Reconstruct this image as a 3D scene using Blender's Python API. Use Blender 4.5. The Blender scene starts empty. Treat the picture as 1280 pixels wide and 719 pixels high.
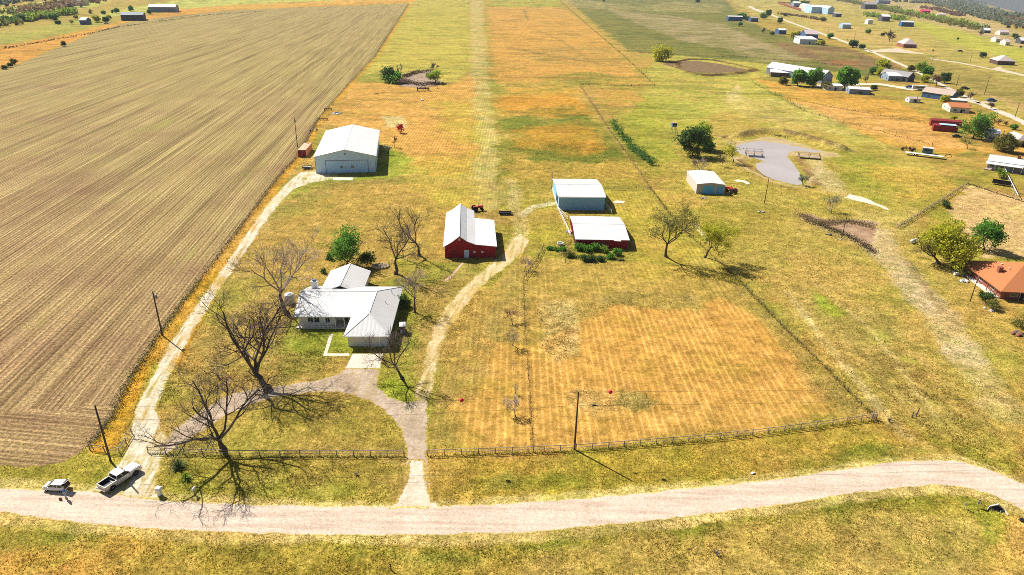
import bpy, bmesh, math, random
import numpy as np
from mathutils import Vector, Matrix
from mathutils.geometry import tessellate_polygon

random.seed(7)
scene = bpy.context.scene
COL = scene.collection
PI = math.pi

# ------------------------------------------------------------------ camera
H = 72.0; FPX = 845.0; CX = 640.0; CY = 359.5
PITCH = math.atan2(CY + 28, FPX); ROLL = math.radians(1.2)
F_ = Vector((0, math.cos(PITCH), -math.sin(PITCH)))
R0 = Vector((1, 0, 0)); U0 = Vector((0, math.sin(PITCH), math.cos(PITCH)))
R_ = R0 * math.cos(ROLL) + U0 * math.sin(ROLL)
U_ = U0 * math.cos(ROLL) - R0 * math.sin(ROLL)
cam = bpy.data.cameras.new('camera'); camo = bpy.data.objects.new('camera', cam); COL.objects.link(camo)
m3 = Matrix((R_, U_, -F_)).transposed()
camo.matrix_world = Matrix.Translation((0, 0, H)) @ m3.to_4x4()
cam.sensor_width = 36; cam.lens = 36 * FPX / 1280; cam.clip_start = 1; cam.clip_end = 60000
scene.camera = camo

def ray(px, py):
    return F_ + R_ * ((px - CX) / FPX) - U_ * ((py - CY) / FPX)
def G(px, py, z=0.0):
    """where the sight line through a point of the survey photo meets level z"""
    d = ray(px, py); t = (z - H) / d.z
    return Vector((d.x * t, d.y * t, z))
def P(v):
    q = Vector(v) - Vector((0, 0, H)); w = q.dot(F_)
    return CX + FPX * q.dot(R_) / w, CY - FPX * q.dot(U_) / w
def HT(px, py, ty):
    b = G(px, py); lo, hi = 0.0, 70.0
    for _ in range(40):
        m = (lo + hi) / 2
        if P((b.x, b.y, m))[1] > ty: lo = m
        else: hi = m
    return lo
def mpp(px, py):
    b = G(px, py); return (b - Vector((0, 0, H))).dot(F_) / FPX

# ------------------------------------------------------------------ noise (numpy)
def _hash(ix, iy, s):
    n = (ix.astype(np.int64) * 374761393 + iy.astype(np.int64) * 668265263 + s * 1274126177) & 0xffffffff
    n = ((n ^ (n >> 13)) * 1274126177) & 0xffffffff
    return ((n ^ (n >> 16)) & 0xffff) / 65535.0
def vnoise(x, y, s=0):
    ix = np.floor(x); iy = np.floor(y); fx = x - ix; fy = y - iy
    fx = fx * fx * (3 - 2 * fx); fy = fy * fy * (3 - 2 * fy)
    a = _hash(ix, iy, s); b = _hash(ix + 1, iy, s); c = _hash(ix, iy + 1, s); d = _hash(ix + 1, iy + 1, s)
    return (a * (1 - fx) + b * fx) * (1 - fy) + (c * (1 - fx) + d * fx) * fy
def fbm(x, y, s=0, o=4):
    v = 0; a = 0.5; t = 0
    for k in range(o):
        v = v + a * vnoise(x * 2 ** k, y * 2 ** k, s + k * 17); t += a; a *= 0.55
    return v / t

# ------------------------------------------------------------------ materials
def new_mat(name):
    m = bpy.data.materials.new(name); m.use_nodes = True
    nt = m.node_tree; b = nt.nodes['Principled BSDF']
    b.inputs['Specular IOR Level'].default_value = 0.25
    return m, nt, b
def N(nt, t, **kw):
    n = nt.nodes.new(t)
    for k, v in kw.items(): setattr(n, k, v)
    return n
def noise_node(nt, vec, scale, detail=2.0, rough=0.6):
    n = N(nt, 'ShaderNodeTexNoise'); n.inputs['Scale'].default_value = scale
    n.inputs['Detail'].default_value = detail; n.inputs['Roughness'].default_value = rough
    if vec is not None: nt.links.new(vec, n.inputs['Vector'])
    return n.outputs['Fac']
def ramp(nt, fac, stops, interp='LINEAR'):
    r = N(nt, 'ShaderNodeValToRGB'); cr = r.color_ramp; cr.interpolation = interp
    while len(cr.elements) < len(stops): cr.elements.new(0.5)
    for e, (p, c) in zip(cr.elements, stops):
        e.position = p; e.color = (c[0], c[1], c[2], 1) if isinstance(c, (tuple, list)) else (c, c, c, 1)
    nt.links.new(fac, r.inputs['Fac']); return r.outputs['Color']
def mixc(nt, a, b, fac, mode='MIX'):
    m = N(nt, 'ShaderNodeMix', data_type='RGBA', blend_type=mode)
    for sock, v in ((m.inputs[6], a), (m.inputs[7], b)):
        if isinstance(v, (tuple, list)): sock.default_value = (v[0], v[1], v[2], 1)
        else: nt.links.new(v, sock)
    if isinstance(fac, (int, float)): m.inputs[0].default_value = fac
    else: nt.links.new(fac, m.inputs[0])
    return m.outputs[2]
def wpos(nt): return N(nt, 'ShaderNodeNewGeometry').outputs['Position']
def opos(nt): return N(nt, 'ShaderNodeTexCoord').outputs['Object']
def mapped(nt, vec, scale=(1, 1, 1), rot=(0, 0, 0)):
    m = N(nt, 'ShaderNodeMapping'); m.inputs['Scale'].default_value = scale; m.inputs['Rotation'].default_value = rot
    nt.links.new(vec, m.inputs['Vector']); return m.outputs['Vector']
def bump(nt, b, h, strength, dist):
    n = N(nt, 'ShaderNodeBump'); n.inputs['Strength'].default_value = strength; n.inputs['Distance'].default_value = dist
    nt.links.new(h, n.inputs['Height']); nt.links.new(n.outputs['Normal'], b.inputs['Normal'])
def mul_math(nt, a, b, op='MULTIPLY'):
    m = N(nt, 'ShaderNodeMath', operation=op)
    for s, v in ((m.inputs[0], a), (m.inputs[1], b)):
        if isinstance(v, (int, float)): s.default_value = v
        else: nt.links.new(v, s)
    return m.outputs[0]

_mc = {}
def plain(name, c, rough=0.7, var=0.18, scale=1.5, metal=0.0, spec=0.25):
    """painted / weathered surface: colour with soft blotches and fine grain"""
    if name in _mc: return _mc[name]
    m, nt, b = new_mat(name)
    o = opos(nt)
    n1 = noise_node(nt, o, scale, 4, 0.65); n2 = noise_node(nt, o, scale * 9, 2, 0.6)
    f = mul_math(nt, n1, n2, 'ADD')
    lo = tuple(x * (1 - var) for x in c); hi = tuple(min(1, x * (1 + var * .7)) for x in c)
    col = ramp(nt, mul_math(nt, f, 0.5), [(0.3, lo), (0.7, hi)])
    nt.links.new(col, b.inputs['Base Color'])
    b.inputs['Roughness'].default_value = rough; b.inputs['Metallic'].default_value = metal
    b.inputs['Specular IOR Level'].default_value = spec
    _mc[name] = m; return m
def ribbed(name, c, axis=0, pitch=0.3, rough=0.45, dirt=(0.35, 0.3, 0.25), dirt_amt=0.25, spec=0.3, depth=0.02):
    """ribbed sheet metal: real bump ribs, run-down streaks and patchy weathering"""
    if name in _mc: return _mc[name]
    m, nt, b = new_mat(name); o = opos(nt)
    w = N(nt, 'ShaderNodeTexWave', wave_type='BANDS', bands_direction=('X', 'Y', 'Z')[axis])
    w.inputs['Scale'].default_value = 0.314 / pitch; nt.links.new(o, w.inputs['Vector'])
    sc = [3.0, 3.0, 3.0]; sc[axis] = 3.0
    st = [0.25, 0.25, 0.25]; st[axis] = 2.2
    n1 = noise_node(nt, mapped(nt, o, tuple(st)), 1.0, 5, 0.7)
    n2 = noise_node(nt, o, 0.35, 4, 0.6)
    f = ramp(nt, mul_math(nt, mul_math(nt, n1, n2, 'ADD'), 0.5), [(0.42, 0.0), (0.68, 1.0)])
    col = mixc(nt, c, dirt, mul_math(nt, f, dirt_amt))
    seam = ramp(nt, w.outputs['Fac'], [(0.0, 0.82), (0.12, 1.0)])
    col = mixc(nt, col, seam, 1.0, 'MULTIPLY')
    nt.links.new(col, b.inputs['Base Color']); b.inputs['Roughness'].default_value = rough
    b.inputs['Specular IOR Level'].default_value = spec
    bump(nt, b, w.outputs['Fac'], 0.5, depth)
    _mc[name] = m; return m

# ------------------------------------------------------------------ objects
def tag(o, label=None, cat=None, group=None, kind=None):
    if label: o['label'] = label
    if cat: o['category'] = cat
    if group: o['group'] = group
    if kind: o['kind'] = kind
    return o
def empty(name, loc, rz=0.0, label=None, cat=None, group=None):
    o = bpy.data.objects.new(name, None); COL.objects.link(o); o.empty_display_size = 0.3
    o.location = loc; o.rotation_euler = (0, 0, rz)
    return tag(o, label, cat, group)
def copy_tree(o, parent=None):
    c = o.copy(); COL.objects.link(c); c.parent = parent
    if parent is not None: c.matrix_parent_inverse = Matrix.Identity(4)
    for ch in list(o.children): copy_tree(ch, c)
    return c

class MB:
    """collects shapes, builds ONE mesh object"""
    def __init__(s): s.v = []; s.f = []; s.m = []; s.mi = 0
    def poly(s, pts):
        b = len(s.v); s.v += [tuple(p) for p in pts]; s.f.append(tuple(range(b, b + len(pts)))); s.m.append(s.mi)
    def mesh(s, vs, fs):
        b = len(s.v); s.v += [tuple(p) for p in vs]; s.f += [tuple(i + b for i in f) for f in fs]; s.m += [s.mi] * len(fs)
    def box(s, x0, x1, y0, y1, z0, z1):
        s.mesh([(x0, y0, z0), (x1, y0, z0), (x1, y1, z0), (x0, y1, z0), (x0, y0, z1), (x1, y0, z1), (x1, y1, z1), (x0, y1, z1)],
               [(0, 3, 2, 1), (4, 5, 6, 7), (0, 1, 5, 4), (1, 2, 6, 5), (2, 3, 7, 6), (3, 0, 4, 7)]); return s
    def cbox(s, cx, cy, cz, sx, sy, sz, bev=0.0):
        if bev <= 0: return s.box(cx - sx / 2, cx + sx / 2, cy - sy / 2, cy + sy / 2, cz - sz / 2, cz + sz / 2)
        hx, hy, hz = sx / 2, sy / 2, sz / 2; b = min(bev, hx * .9, hy * .9, hz * .9)
        bm = bmesh.new(); bmesh.ops.create_cube(bm, size=1)
        for v in bm.verts: v.co = Vector((v.co.x * sx, v.co.y * sy, v.co.z * sz))
        bmesh.ops.bevel(bm, geom=list(bm.edges), offset=b, segments=2, profile=.5, affect='EDGES')
        bm.verts.index_update()
        s.mesh([(v.co.x + cx, v.co.y + cy, v.co.z + cz) for v in bm.verts], [[v.index for v in f.verts] for f in bm.faces]); bm.free()
        return s
    def slab(s, pts, t):
        """thick plate under a planar polygon (pts ccw seen from above), thickness t downwards"""
        n = len(pts); lo = [(p[0], p[1], p[2] - t) for p in pts]
        fs = [tuple(range(n)), tuple(range(2 * n - 1, n - 1, -1))]
        fs += [(i, i + n, (i + 1) % n + n, (i + 1) % n) for i in range(n)]
        s.mesh(list(pts) + lo, fs); return s
    def tube(s, pts, rads, n=6, cap=True):
        pts = [Vector(p) for p in pts]; b = len(s.v)
        if not isinstance(rads, (list, tuple)): rads = [rads] * len(pts)
        prev = None
        for i, p in enumerate(pts):
            d = (pts[min(i + 1, len(pts) - 1)] - pts[max(i - 1, 0)])
            if d.length < 1e-9: d = Vector((0, 0, 1))
            d.normalize()
            if prev is None:
                a = d.orthogonal().normalized()
            else:
                a = prev - d * prev.dot(d)
                a = a.normalized() if a.length > 1e-6 else d.orthogonal().normalized()
            prev = a; c = d.cross(a)
            for k in range(n):
                t = 2 * PI * k / n; q = p + (a * math.cos(t) + c * math.sin(t)) * rads[i]
                s.v.append((q.x, q.y, q.z))
        for i in range(len(pts) - 1):
            for k in range(n):
                s.f.append((b + i * n + k, b + i * n + (k + 1) % n, b + (i + 1) * n + (k + 1) % n, b + (i + 1) * n + k)); s.m.append(s.mi)
        if cap:
            s.f.append(tuple(b + k for k in range(n - 1, -1, -1))); s.m.append(s.mi)
            e = b + (len(pts) - 1) * n
            s.f.append(tuple(e + k for k in range(n))); s.m.append(s.mi)
        return s
    def lathe(s, prof, n=16, c=(0, 0, 0), axis='z'):
        b = len(s.v); L = len(prof)
        for r, z in prof:
            for k in range(n):
                t = 2 * PI * k / n; x, y = r * math.cos(t), r * math.sin(t)
                q = (x, y, z) if axis == 'z' else ((z, x, y) if axis == 'x' else (x, z, y))
                s.v.append((q[0] + c[0], q[1] + c[1], q[2] + c[2]))
        for i in range(L - 1):
            for k in range(n):
                s.f.append((b + i * n + k, b + i * n + (k + 1) % n, b + (i + 1) * n + (k + 1) % n, b + (i + 1) * n + k)); s.m.append(s.mi)
        s.f.append(tuple(b + k for k in range(n - 1, -1, -1))); s.m.append(s.mi)
        s.f.append(tuple(b + (L - 1) * n + k for k in range(n))); s.m.append(s.mi)
        return s
    def ball(s, c, r, nu=12, nv=8, jit=0.0, sq=(1, 1, 1), rnd=random):
        b = len(s.v)
        s.v.append((c[0], c[1], c[2] + r * sq[2]))
        for i in range(1, nv):
            ph = PI * i / nv
            for k in range(nu):
                t = 2 * PI * k / nu; q = r * (1 + rnd.uniform(-jit, jit))
                s.v.append((c[0] + q * sq[0] * math.sin(ph) * math.cos(t), c[1] + q * sq[1] * math.sin(ph) * math.sin(t), c[2] + q * sq[2] * math.cos(ph)))
        s.v.append((c[0], c[1], c[2] - r * sq[2])); e = len(s.v) - 1
        for k in range(nu):
            s.f.append((b, b + 1 + k, b + 1 + (k + 1) % nu)); s.m.append(s.mi)
            q = b + 1 + (nv - 2) * nu
            s.f.append((e, q + (k + 1) % nu, q + k)); s.m.append(s.mi)
        for i in range(nv - 2):
            for k in range(nu):
                q = b + 1 + i * nu
                s.f.append((q + k, q + nu + k, q + nu + (k + 1) % nu, q + (k + 1) % nu)); s.m.append(s.mi)
        return s
    def data(s, name, mats, smooth=False):
        me = bpy.data.meshes.new(name); me.from_pydata(s.v, [], s.f)
        for m in (mats if isinstance(mats, (list, tuple)) else [mats]): me.materials.append(m)
        if isinstance(mats, (list, tuple)) and len(mats) > 1: me.polygons.foreach_set('material_index', s.m)
        if smooth: me.polygons.foreach_set('use_smooth', [True] * len(me.polygons))
        me.update(); return me
    def build(s, name, mats, parent=None, smooth=False, **kw):
        o = bpy.data.objects.new(name, s.data(name, mats, smooth)); COL.objects.link(o)
        if parent is not None: o.parent = parent
        if kw: tag(o, **kw)
        return o

# ------------------------------------------------------------------ light
SUN_AZ = math.radians(311.5); SUN_EL = math.radians(45)
sd = bpy.data.lights.new('sun', 'SUN'); sd.energy = 5.0; sd.angle = math.radians(0.5); sd.color = (1.0, 0.955, 0.88)
so = bpy.data.objects.new('sun', sd); COL.objects.link(so)
to_sun = Vector((math.sin(SUN_AZ) * math.cos(SUN_EL), math.cos(SUN_AZ) * math.cos(SUN_EL), math.sin(SUN_EL)))
so.rotation_euler = to_sun.to_track_quat('Z', 'Y').to_euler(); so.location = to_sun * 500
w = bpy.data.worlds.new('World'); scene.world = w; w.use_nodes = True
wn = w.node_tree; bg = wn.nodes['Background']
sky = wn.nodes.new('ShaderNodeTexSky'); sky.sky_type = 'NISHITA'; sky.sun_disc = False
sky.sun_elevation = SUN_EL; sky.sun_rotation = SUN_AZ; sky.air_density = 1.0; sky.dust_density = 1.6; sky.ozone_density = 1.5
wn.links.new(sky.outputs['Color'], bg.inputs['Color']); bg.inputs['Strength'].default_value = 0.05
vs = scene.view_settings
vs.view_transform = 'Standard'; vs.look = 'None'; vs.gamma = 1; vs.use_curve_mapping = False; vs.exposure = 0.82
scene.cycles.max_bounces = 5; scene.cycles.diffuse_bounces = 3; scene.cycles.use_denoising = False
scene.cycles.volume_bounces = 0; scene.cycles.filter_width = 0.9
# ------------------------------------------------------------------ ground
GOLD = (.355, .225, .060); ORANGE = (.45, .232, .058); GREEN = (.15, .165, .020); LIME = (.25, .275, .030)
PALE = (.50, .385, .19); TAN = (.40, .30, .15); BROWN = (.22, .13, .06); DKGREEN = (.105, .125, .02)
PINK = (.40, .28, .19); RUST = (.26, .105, .04); OLIVE = (.25, .19, .060); WHITEY = (.62, .54, .40)

# (outline in survey-photo pixels, colour, strength, edge wander in metres, patchiness 0..1, mowing lines 0..1)
ZONES = [
 # grass between the drives, around the house
 ([(190,600),(205,520),(275,360),(360,230),(600,170),(640,250),(560,420),(535,500),(520,630),(200,620)], OLIVE, .45, 3, .5, .25),
 ([(300,330),(420,232),(560,225),(552,330),(480,345),(420,335),(330,350)], (.36,.225,.055), .8, 4, .3, .35),
 ([(320,262),(380,232),(420,225),(520,205),(500,190),(420,222),(370,245)], LIME, .8, 3, .5, .1),
 ([(380,230),(480,222),(520,215),(500,180),(480,175),(470,218),(395,222)], LIME, .95, 2, .3, .1),
 ([(352,400),(385,360),(500,350),(520,370),(512,470),(480,500),(440,440),(360,440)], LIME, .65, 2, .55, 0),
 ([(480,320),(560,330),(580,335),(545,350),(500,360)], LIME, .5, 2, .5, 0),
 ([(390,380),(430,405),(425,470),(360,470),(350,420)], GREEN, .5, 2, .5, 0),
 ([(250,545),(330,497),(430,492),(480,512),(505,545),(500,560),(260,560)], (.30,.225,.04), .6, 2, .4, .3),
 ([(470,480),(490,470),(520,490),(500,505),(480,495)], LIME, .8, 1, .4, 0),
 ([(205,612),(200,570),(505,570),(495,628),(330,628)], (.29,.22,.04), .75, 2, .6, .1),
 ([(205,612),(210,600),(500,605),(495,632),(330,632)], LIME, .45, 2, .6, 0),
 # paddock
 ([(535,553),(560,440),(590,385),(650,320),(850,330),(925,355),(1095,520),(900,545),(700,555)], GOLD, .85, 1.0, .2, .55),
 ([(560,555),(575,440),(600,420),(660,430),(720,400),(760,382),(800,388),(870,386),(905,374),(930,386),(968,425),(1000,455),(1022,485),(1075,516),(900,544),(700,556)], (.44,.235,.06), .85, 1.5, .08, 1.0),
 ([(722,398),(760,381),(800,388),(870,386),(905,374),(930,386),(962,420),(992,452),(1012,490),(900,510),(760,500),(665,480),(668,450),(722,442)], ORANGE, .7, 2.5, .15, 1.0),
 ([(672,378),(716,374),(722,440),(690,448),(672,430)], PALE, .55, 1.2, .5, 0),
 ([(700,380),(790,360),(880,372),(860,386),(800,388),(760,383),(725,400)], OLIVE, .6, 2, .5, .2),
 ([(770,484),(800,488),(825,500),(812,515),(785,512),(765,500)], OLIVE, .9, 1.5, .45, 0),
 ([(705,482),(760,486),(770,508),(735,515),(705,500)], PALE, .35, 2, .5, 0),
 ([(930,352),(960,380),(1000,430),(1040,470),(1090,518),(1050,518),(1008,485),(985,440),(955,400),(925,378)], OLIVE, .6, 1.5, .4, .3),
 ([(560,470),(600,400),(640,330),(655,330),(655,380),(600,470),(575,550),(545,553)], OLIVE, .5, 2, .5, .5),
 # verge between the fence and the road
 ([(533,572),(1095,528),(1140,560),(1050,575),(900,600),(640,628),(540,630)], (.33,.22,.035), .7, 2, .4, .1),
 ([(560,600),(700,590),(790,590),(780,605),(660,612),(540,622)], GREEN, .5, 1.5, .6, 0),
 ([(990,575),(1080,562),(1150,562),(1170,572),(1060,584),(985,592)], GREEN, .7, 2, .5, 0),
 ([(500,560),(700,560),(690,570),(545,575)], ORANGE, .35, 1, .5, 0),
 ([(1120,520),(1180,510),(1290,580),(1290,610),(1200,575),(1140,555)], LIME, .5, 3, .6, 0),
 # below the road
 ([(-300,640),(0,640),(320,668),(640,670),(960,634),(1160,606),(1290,645),(1320,800),(-300,800)], (.32,.225,.045), .7, 2, .35, .1),
 ([(-60,650),(200,672),(480,676),(640,674),(640,690),(400,700),(150,690),(-60,680)], GREEN, .65, 2, .6, 0),
 ([(640,670),(960,636),(1160,610),(1200,620),(1160,640),(1000,652),(820,672),(660,692)], GREEN, .7, 2, .5, 0),
 ([(-40,690),(90,690),(160,715),(120,760),(-40,760)], ORANGE, .65, 2, .6, 0),
 ([(120,675),(230,680),(190,700),(110,695)], ORANGE, .4, 2, .7, 0),
 ([(660,690),(900,660),(1100,645),(1230,650),(1240,760),(640,760)], (.38,.27,.095), .6, 2, .4, 0),
 ([(240,690),(420,700),(600,700),(640,760),(240,760)], (.28,.215,.03), .5, 2, .5, 0),
 ([(1245,650),(1290,650),(1300,760),(1240,760),(1235,700)], (.50,.29,.10), .75, 1.5, .3, 0),
 ([(1190,615),(1250,632),(1262,655),(1240,690),(1225,655)], LIME, .55, 1, .5, 0),
 # big right pasture
 ([(850,330),(960,265),(1100,265),(1290,420),(1290,560),(1150,540),(1090,515),(940,350)], (.40,.28,.085), .6, 4, .4, 0),
 ([(985,360),(1100,390),(1180,470),(1240,560),(1150,545),(1050,430)], OLIVE, .5, 4, .6, 0),
 ([(1015,360),(1060,385),(1065,395),(1030,398)], LIME, .8, 2, .5, 0),
 ([(1075,410),(1112,415),(1108,432),(1085,428)], LIME, .8, 2, .5, 0),
 ([(1130,440),(1150,450),(1150,460),(1128,448)], LIME, .7, 2, .5, 0),
 ([(1195,400),(1290,410),(1290,480),(1240,470)], LIME, .35, 3, .6, 0),
 ([(880,262),(960,262),(990,300),(900,320)], (.33,.235,.05), .5, 4, .5, 0),
 # middle-right pasture around the pond
 ([(820,140),(960,130),(1150,180),(1180,230),(1110,290),(960,262),(880,262),(830,240)], (.38,.285,.07), .7, 5, .4, 0),
 ([(800,120),(900,130),(880,150),(820,210),(790,150)], LIME, .6, 5, .5, 0),
 ([(1040,190),(1110,200),(1130,240),(1090,255),(1045,225)], LIME, .55, 4, .5, 0),
 ([(820,66),(960,72),(1000,95),(940,98),(1050,130),(1160,185),(1060,178),(960,128),(860,150),(800,120)], (.36,.325,.07), .75, 4, .35, 0),
 ([(900,122),(1000,125),(1090,170),(1000,165),(920,145)], (.43,.33,.12), .6, 4, .5, 0),
 ([(905,118),(925,103),(930,125),(912,128)], PALE, .7, 2, .4, 0),
 ([(1080,205),(1170,215),(1200,232),(1150,255),(1090,230)], (.45,.29,.06), .6, 4, .5, 0),
 ([(1060,262),(1150,262),(1130,300),(1060,290)], (.43,.33,.12), .5, 3, .4, 0),
 # strip field and garden strip between the barns
 ([(620,190),(800,195),(815,235),(760,240),(650,245),(620,230)], (.30,.235,.045), .6, 3, .5, 0),
 ([(640,235),(700,200),(720,215),(690,240)], GREEN, .3, 3, .6, 0),
 ([(760,240),(850,240),(930,352),(800,345),(790,300)], (.38,.27,.045), .6, 3, .4, .6),
 ([(640,245),(690,245),(720,300),(680,310),(650,300)], (.40,.30,.05), .6, 3, .5, .2),
 # strip right of the runway, with the orange hay ground
 ([(608,0),(705,0),(735,22),(780,70),(818,106),(725,106),(760,160),(812,232),(640,225),(622,140)], (.36,.235,.05), .85, 4, .4, .2),
 ([(610,8),(700,9),(735,30),(770,65),(800,100),(700,100),(618,105)], ORANGE, .9, 6, .28, .25),
 ([(625,110),(720,108),(722,128),(660,140),(625,135)], (.45,.22,.03), .5, 5, .5, .2),
 ([(735,110),(790,112),(802,128),(760,135)], ORANGE, .55, 4, .4, 0),
 ([(625,150),(720,130),(770,165),(800,200),(700,205),(630,190)], (.13,.15,.02), .95, 6, .45, 0),
 ([(640,165),(730,150),(770,190),(720,195),(650,190)], (.44,.21,.03), .7, 6, .5, 0), ([(622,125),(650,118),(715,118),(745,140),(690,148),(630,140)], (.46,.21,.03), .7, 5, .5, 0), ([(610,190),(630,175),(650,225),(625,230)], (.15,.16,.02), .7, 5, .4, 0), ([(670,98),(730,90),(790,98),(720,106)], (.17,.17,.03), .7, 6, .4, 0),
 ([(612,0),(700,0),(702,9),(610,9)], LIME, .6, 8, .4, 0),
 ([(760,135),(800,135),(812,200),(790,190)], LIME, .4, 4, .5, 0),
 ([(690,58),(760,58),(780,80),(720,84),(650,72)], OLIVE, .45, 8, .6, 0),
 # between the field and the runway
 ([(508,0),(585,0),(590,90),(560,108),(440,100),(470,66)], (.37,.31,.06), .85, 6, .3, .1),
 ([(440,103),(490,104),(560,108),(592,92),(596,150),(600,215),(540,220),(480,180),(400,150),(400,165)], ORANGE, .92, 3, .15, .9),
 ([(440,92),(490,92),(482,103),(438,104)], GREEN, .7, 3, .4, 0),
 ([(545,130),(600,120),(622,190),(560,175)], (.36,.28,.04), .6, 6, .5, .5),
 ([(500,195),(600,190),(620,260),(560,255),(510,235)], (.42,.31,.05), .6, 4, .4, .5),
 ([(482,146),(508,145),(506,160),(480,160)], PALE, .9, 2, .3, 0),
 ([(585,165),(600,150),(625,215),(600,215)], (.28,.26,.02), .6, 5, .5, 0),
 # runway strip
 ([(588,-8),(602,-8),(606,40),(612,100),(622,190),(628,260),(600,262),(594,190),(590,100),(588,40)], PALE, .42, 3, .5, .6),
 # upper right pasture, dark green with bare pinkish ground
 ([(700,-8),(900,-8),(930,25),(990,48),(1060,60),(1180,105),(960,80),(785,64)], (.125,.128,.035), .92, 6, .2, 0),
 ([(760,12),(840,20),(900,30),(960,55),(1010,75),(960,78),(900,60),(850,50),(790,28)], PINK, .55, 10, .6, 0),
 ([(700,0),(730,0),(800,8),(840,2),(905,6),(900,16),(800,14),(720,10)], (.30,.235,.10), .6, 8, .5, 0),
 ([(965,52),(1000,56),(1060,60),(1130,84),(1120,92),(1040,82),(985,66)], (.21,.115,.065), .9, 5, .35, 0),
 ([(1010,62),(1065,66),(1075,76),(1030,74)], OLIVE, .8, 5, .4, 0),
 ([(1035,74),(1075,78),(1070,83),(1040,80)], RUST, .6, 3, .4, 0),
 # far right: stubble and hay grounds
 ([(940,98),(985,106),(1000,110),(1060,118),(1125,127),(1165,150),(1212,185),(1195,196),(1100,178),(1040,146),(990,126)], (.50,.255,.055), .9, 3, .2, .2),
 ([(985,126),(1060,135),(1160,155),(1210,186),(1130,180),(1060,155)], (.50,.27,.10), .7, 3, .25, .2),
 ([(1180,120),(1290,170),(1290,215),(1225,200),(1215,160)], (.50,.26,.06), .75, 3, .3, 0),
 ([(1183,262),(1210,231),(1290,252),(1290,322),(1228,322)], (.52,.34,.17), .95, 1.5, .12, .3),
 ([(1140,290),(1182,258),(1228,322),(1205,330),(1190,318)], LIME, .3, 2, .5, 0),
 ([(900,-10),(1000,-10),(1290,60),(1290,150),(1085,60),(940,18)], (.36,.29,.09), .85, 8, .3, 0),
 ([(1000,20),(1130,45),(1180,70),(1120,62),(1040,48)], (.47,.29,.12), .6, 12, .5, 0),
 ([(1130,25),(1170,30),(1290,62),(1290,82),(1180,52)], (.35,.33,.05), .9, 6, .3, 0),
 ([(1095,60),(1165,72),(1290,108),(1290,138),(1210,112),(1150,86)], (.25,.185,.055), .9, 6, .25, 0),
 ([(1215,112),(1290,132),(1290,146)], (.42,.25,.13), .7, 4, .4, 0),
 ([(1100,0),(1200,10),(1290,45),(1290,62),(1160,28),(1050,2)], (.42,.30,.17), .8, 15, .4, 0),
 # top left
 ([(-300,130),(0,86),(20,82),(75,58),(130,37),(160,28),(280,13),(520,3),(520,-4),(230,10),(140,30),(50,50),(0,58),(-300,110)], (.50,.225,.04), .9, 6, .2, 0),
 ([(240,14),(500,2),(515,-6),(300,2)], (.45,.31,.07), .5, 10, .4, 0),
 ([(95,28),(150,12),(240,-2),(330,-10),(560,-12),(580,-3),(480,-2),(300,5),(180,16)], (.36,.36,.09), .9, 8, .2, 0),
 ([(-80,18),(0,12),(110,-6),(160,-10),(120,8),(0,24)], (.38,.40,.09), .85, 10, .2, 0),
 ([(-300,90),(0,56),(90,40),(140,28),(100,24),(0,40),(-300,75)], (.27,.26,.05), .8, 8, .4, 0),
]

def warp(poly): return np.array([[*G(x, max(y, -13)).xy] for x, y in poly])
def inside(px, py, poly):
    r = np.zeros(px.shape, bool); n = len(poly); j = n - 1
    for i in range(n):
        xi, yi = poly[i]; xj, yj = poly[j]
        if yi != yj:
            c = ((yi > py) != (yj > py)) & (px < (xj - xi) * (py - yi) / (yj - yi) + xi)
            r ^= c
        j = i
    return r
def seg_dist(px, py, pts):
    d = np.full(px.shape, 1e9)
    for (ax, ay), (bx, by) in zip(pts[:-1], pts[1:]):
        vx, vy = bx - ax, by - ay; L = vx * vx + vy * vy + 1e-9
        t = np.clip(((px - ax) * vx + (py - ay) * vy) / L, 0, 1)
        d = np.minimum(d, np.hypot(px - ax - t * vx, py - ay - t * vy))
    return d
def sstep(a, b, x):
    t = np.clip((x - a) / (b - a), 0, 1); return t * t * (3 - 2 * t)

def land(x, y):
    """height of the land: level farm, falling away into a wide valley on the far right"""
    d = np.hypot(x, y); az = np.arctan2(x, y)
    z = -235 * sstep(1900, 6500, d) * sstep(0.50, 0.70, az)
    z = z + 26 * sstep(2500, 6000, d) * (1 - sstep(0.3, 0.5, az)) * fbm(x / 1800, y / 1800, 9, 3)
    # low dam round the far side of the pond
    z = z + 2.8 * np.exp(-(seg_dist(x, y, BERM) / 3.2) ** 2)
    # scraped gully below the pond
    z = z + 0.9 * np.exp(-(seg_dist(x, y, DAM2) / 2.0) ** 2)
    return z
BERM = [tuple(G(*p).xy) for p in [(921,172),(936,168),(956,166),(980,168),(1005,174),(1030,181),(1052,188)]]
DAM2 = [tuple(G(*p).xy) for p in [(848,84),(846,77),(862,74),(890,74),(915,80),(944,87),(920,92),(880,95),(858,90)]]

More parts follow.
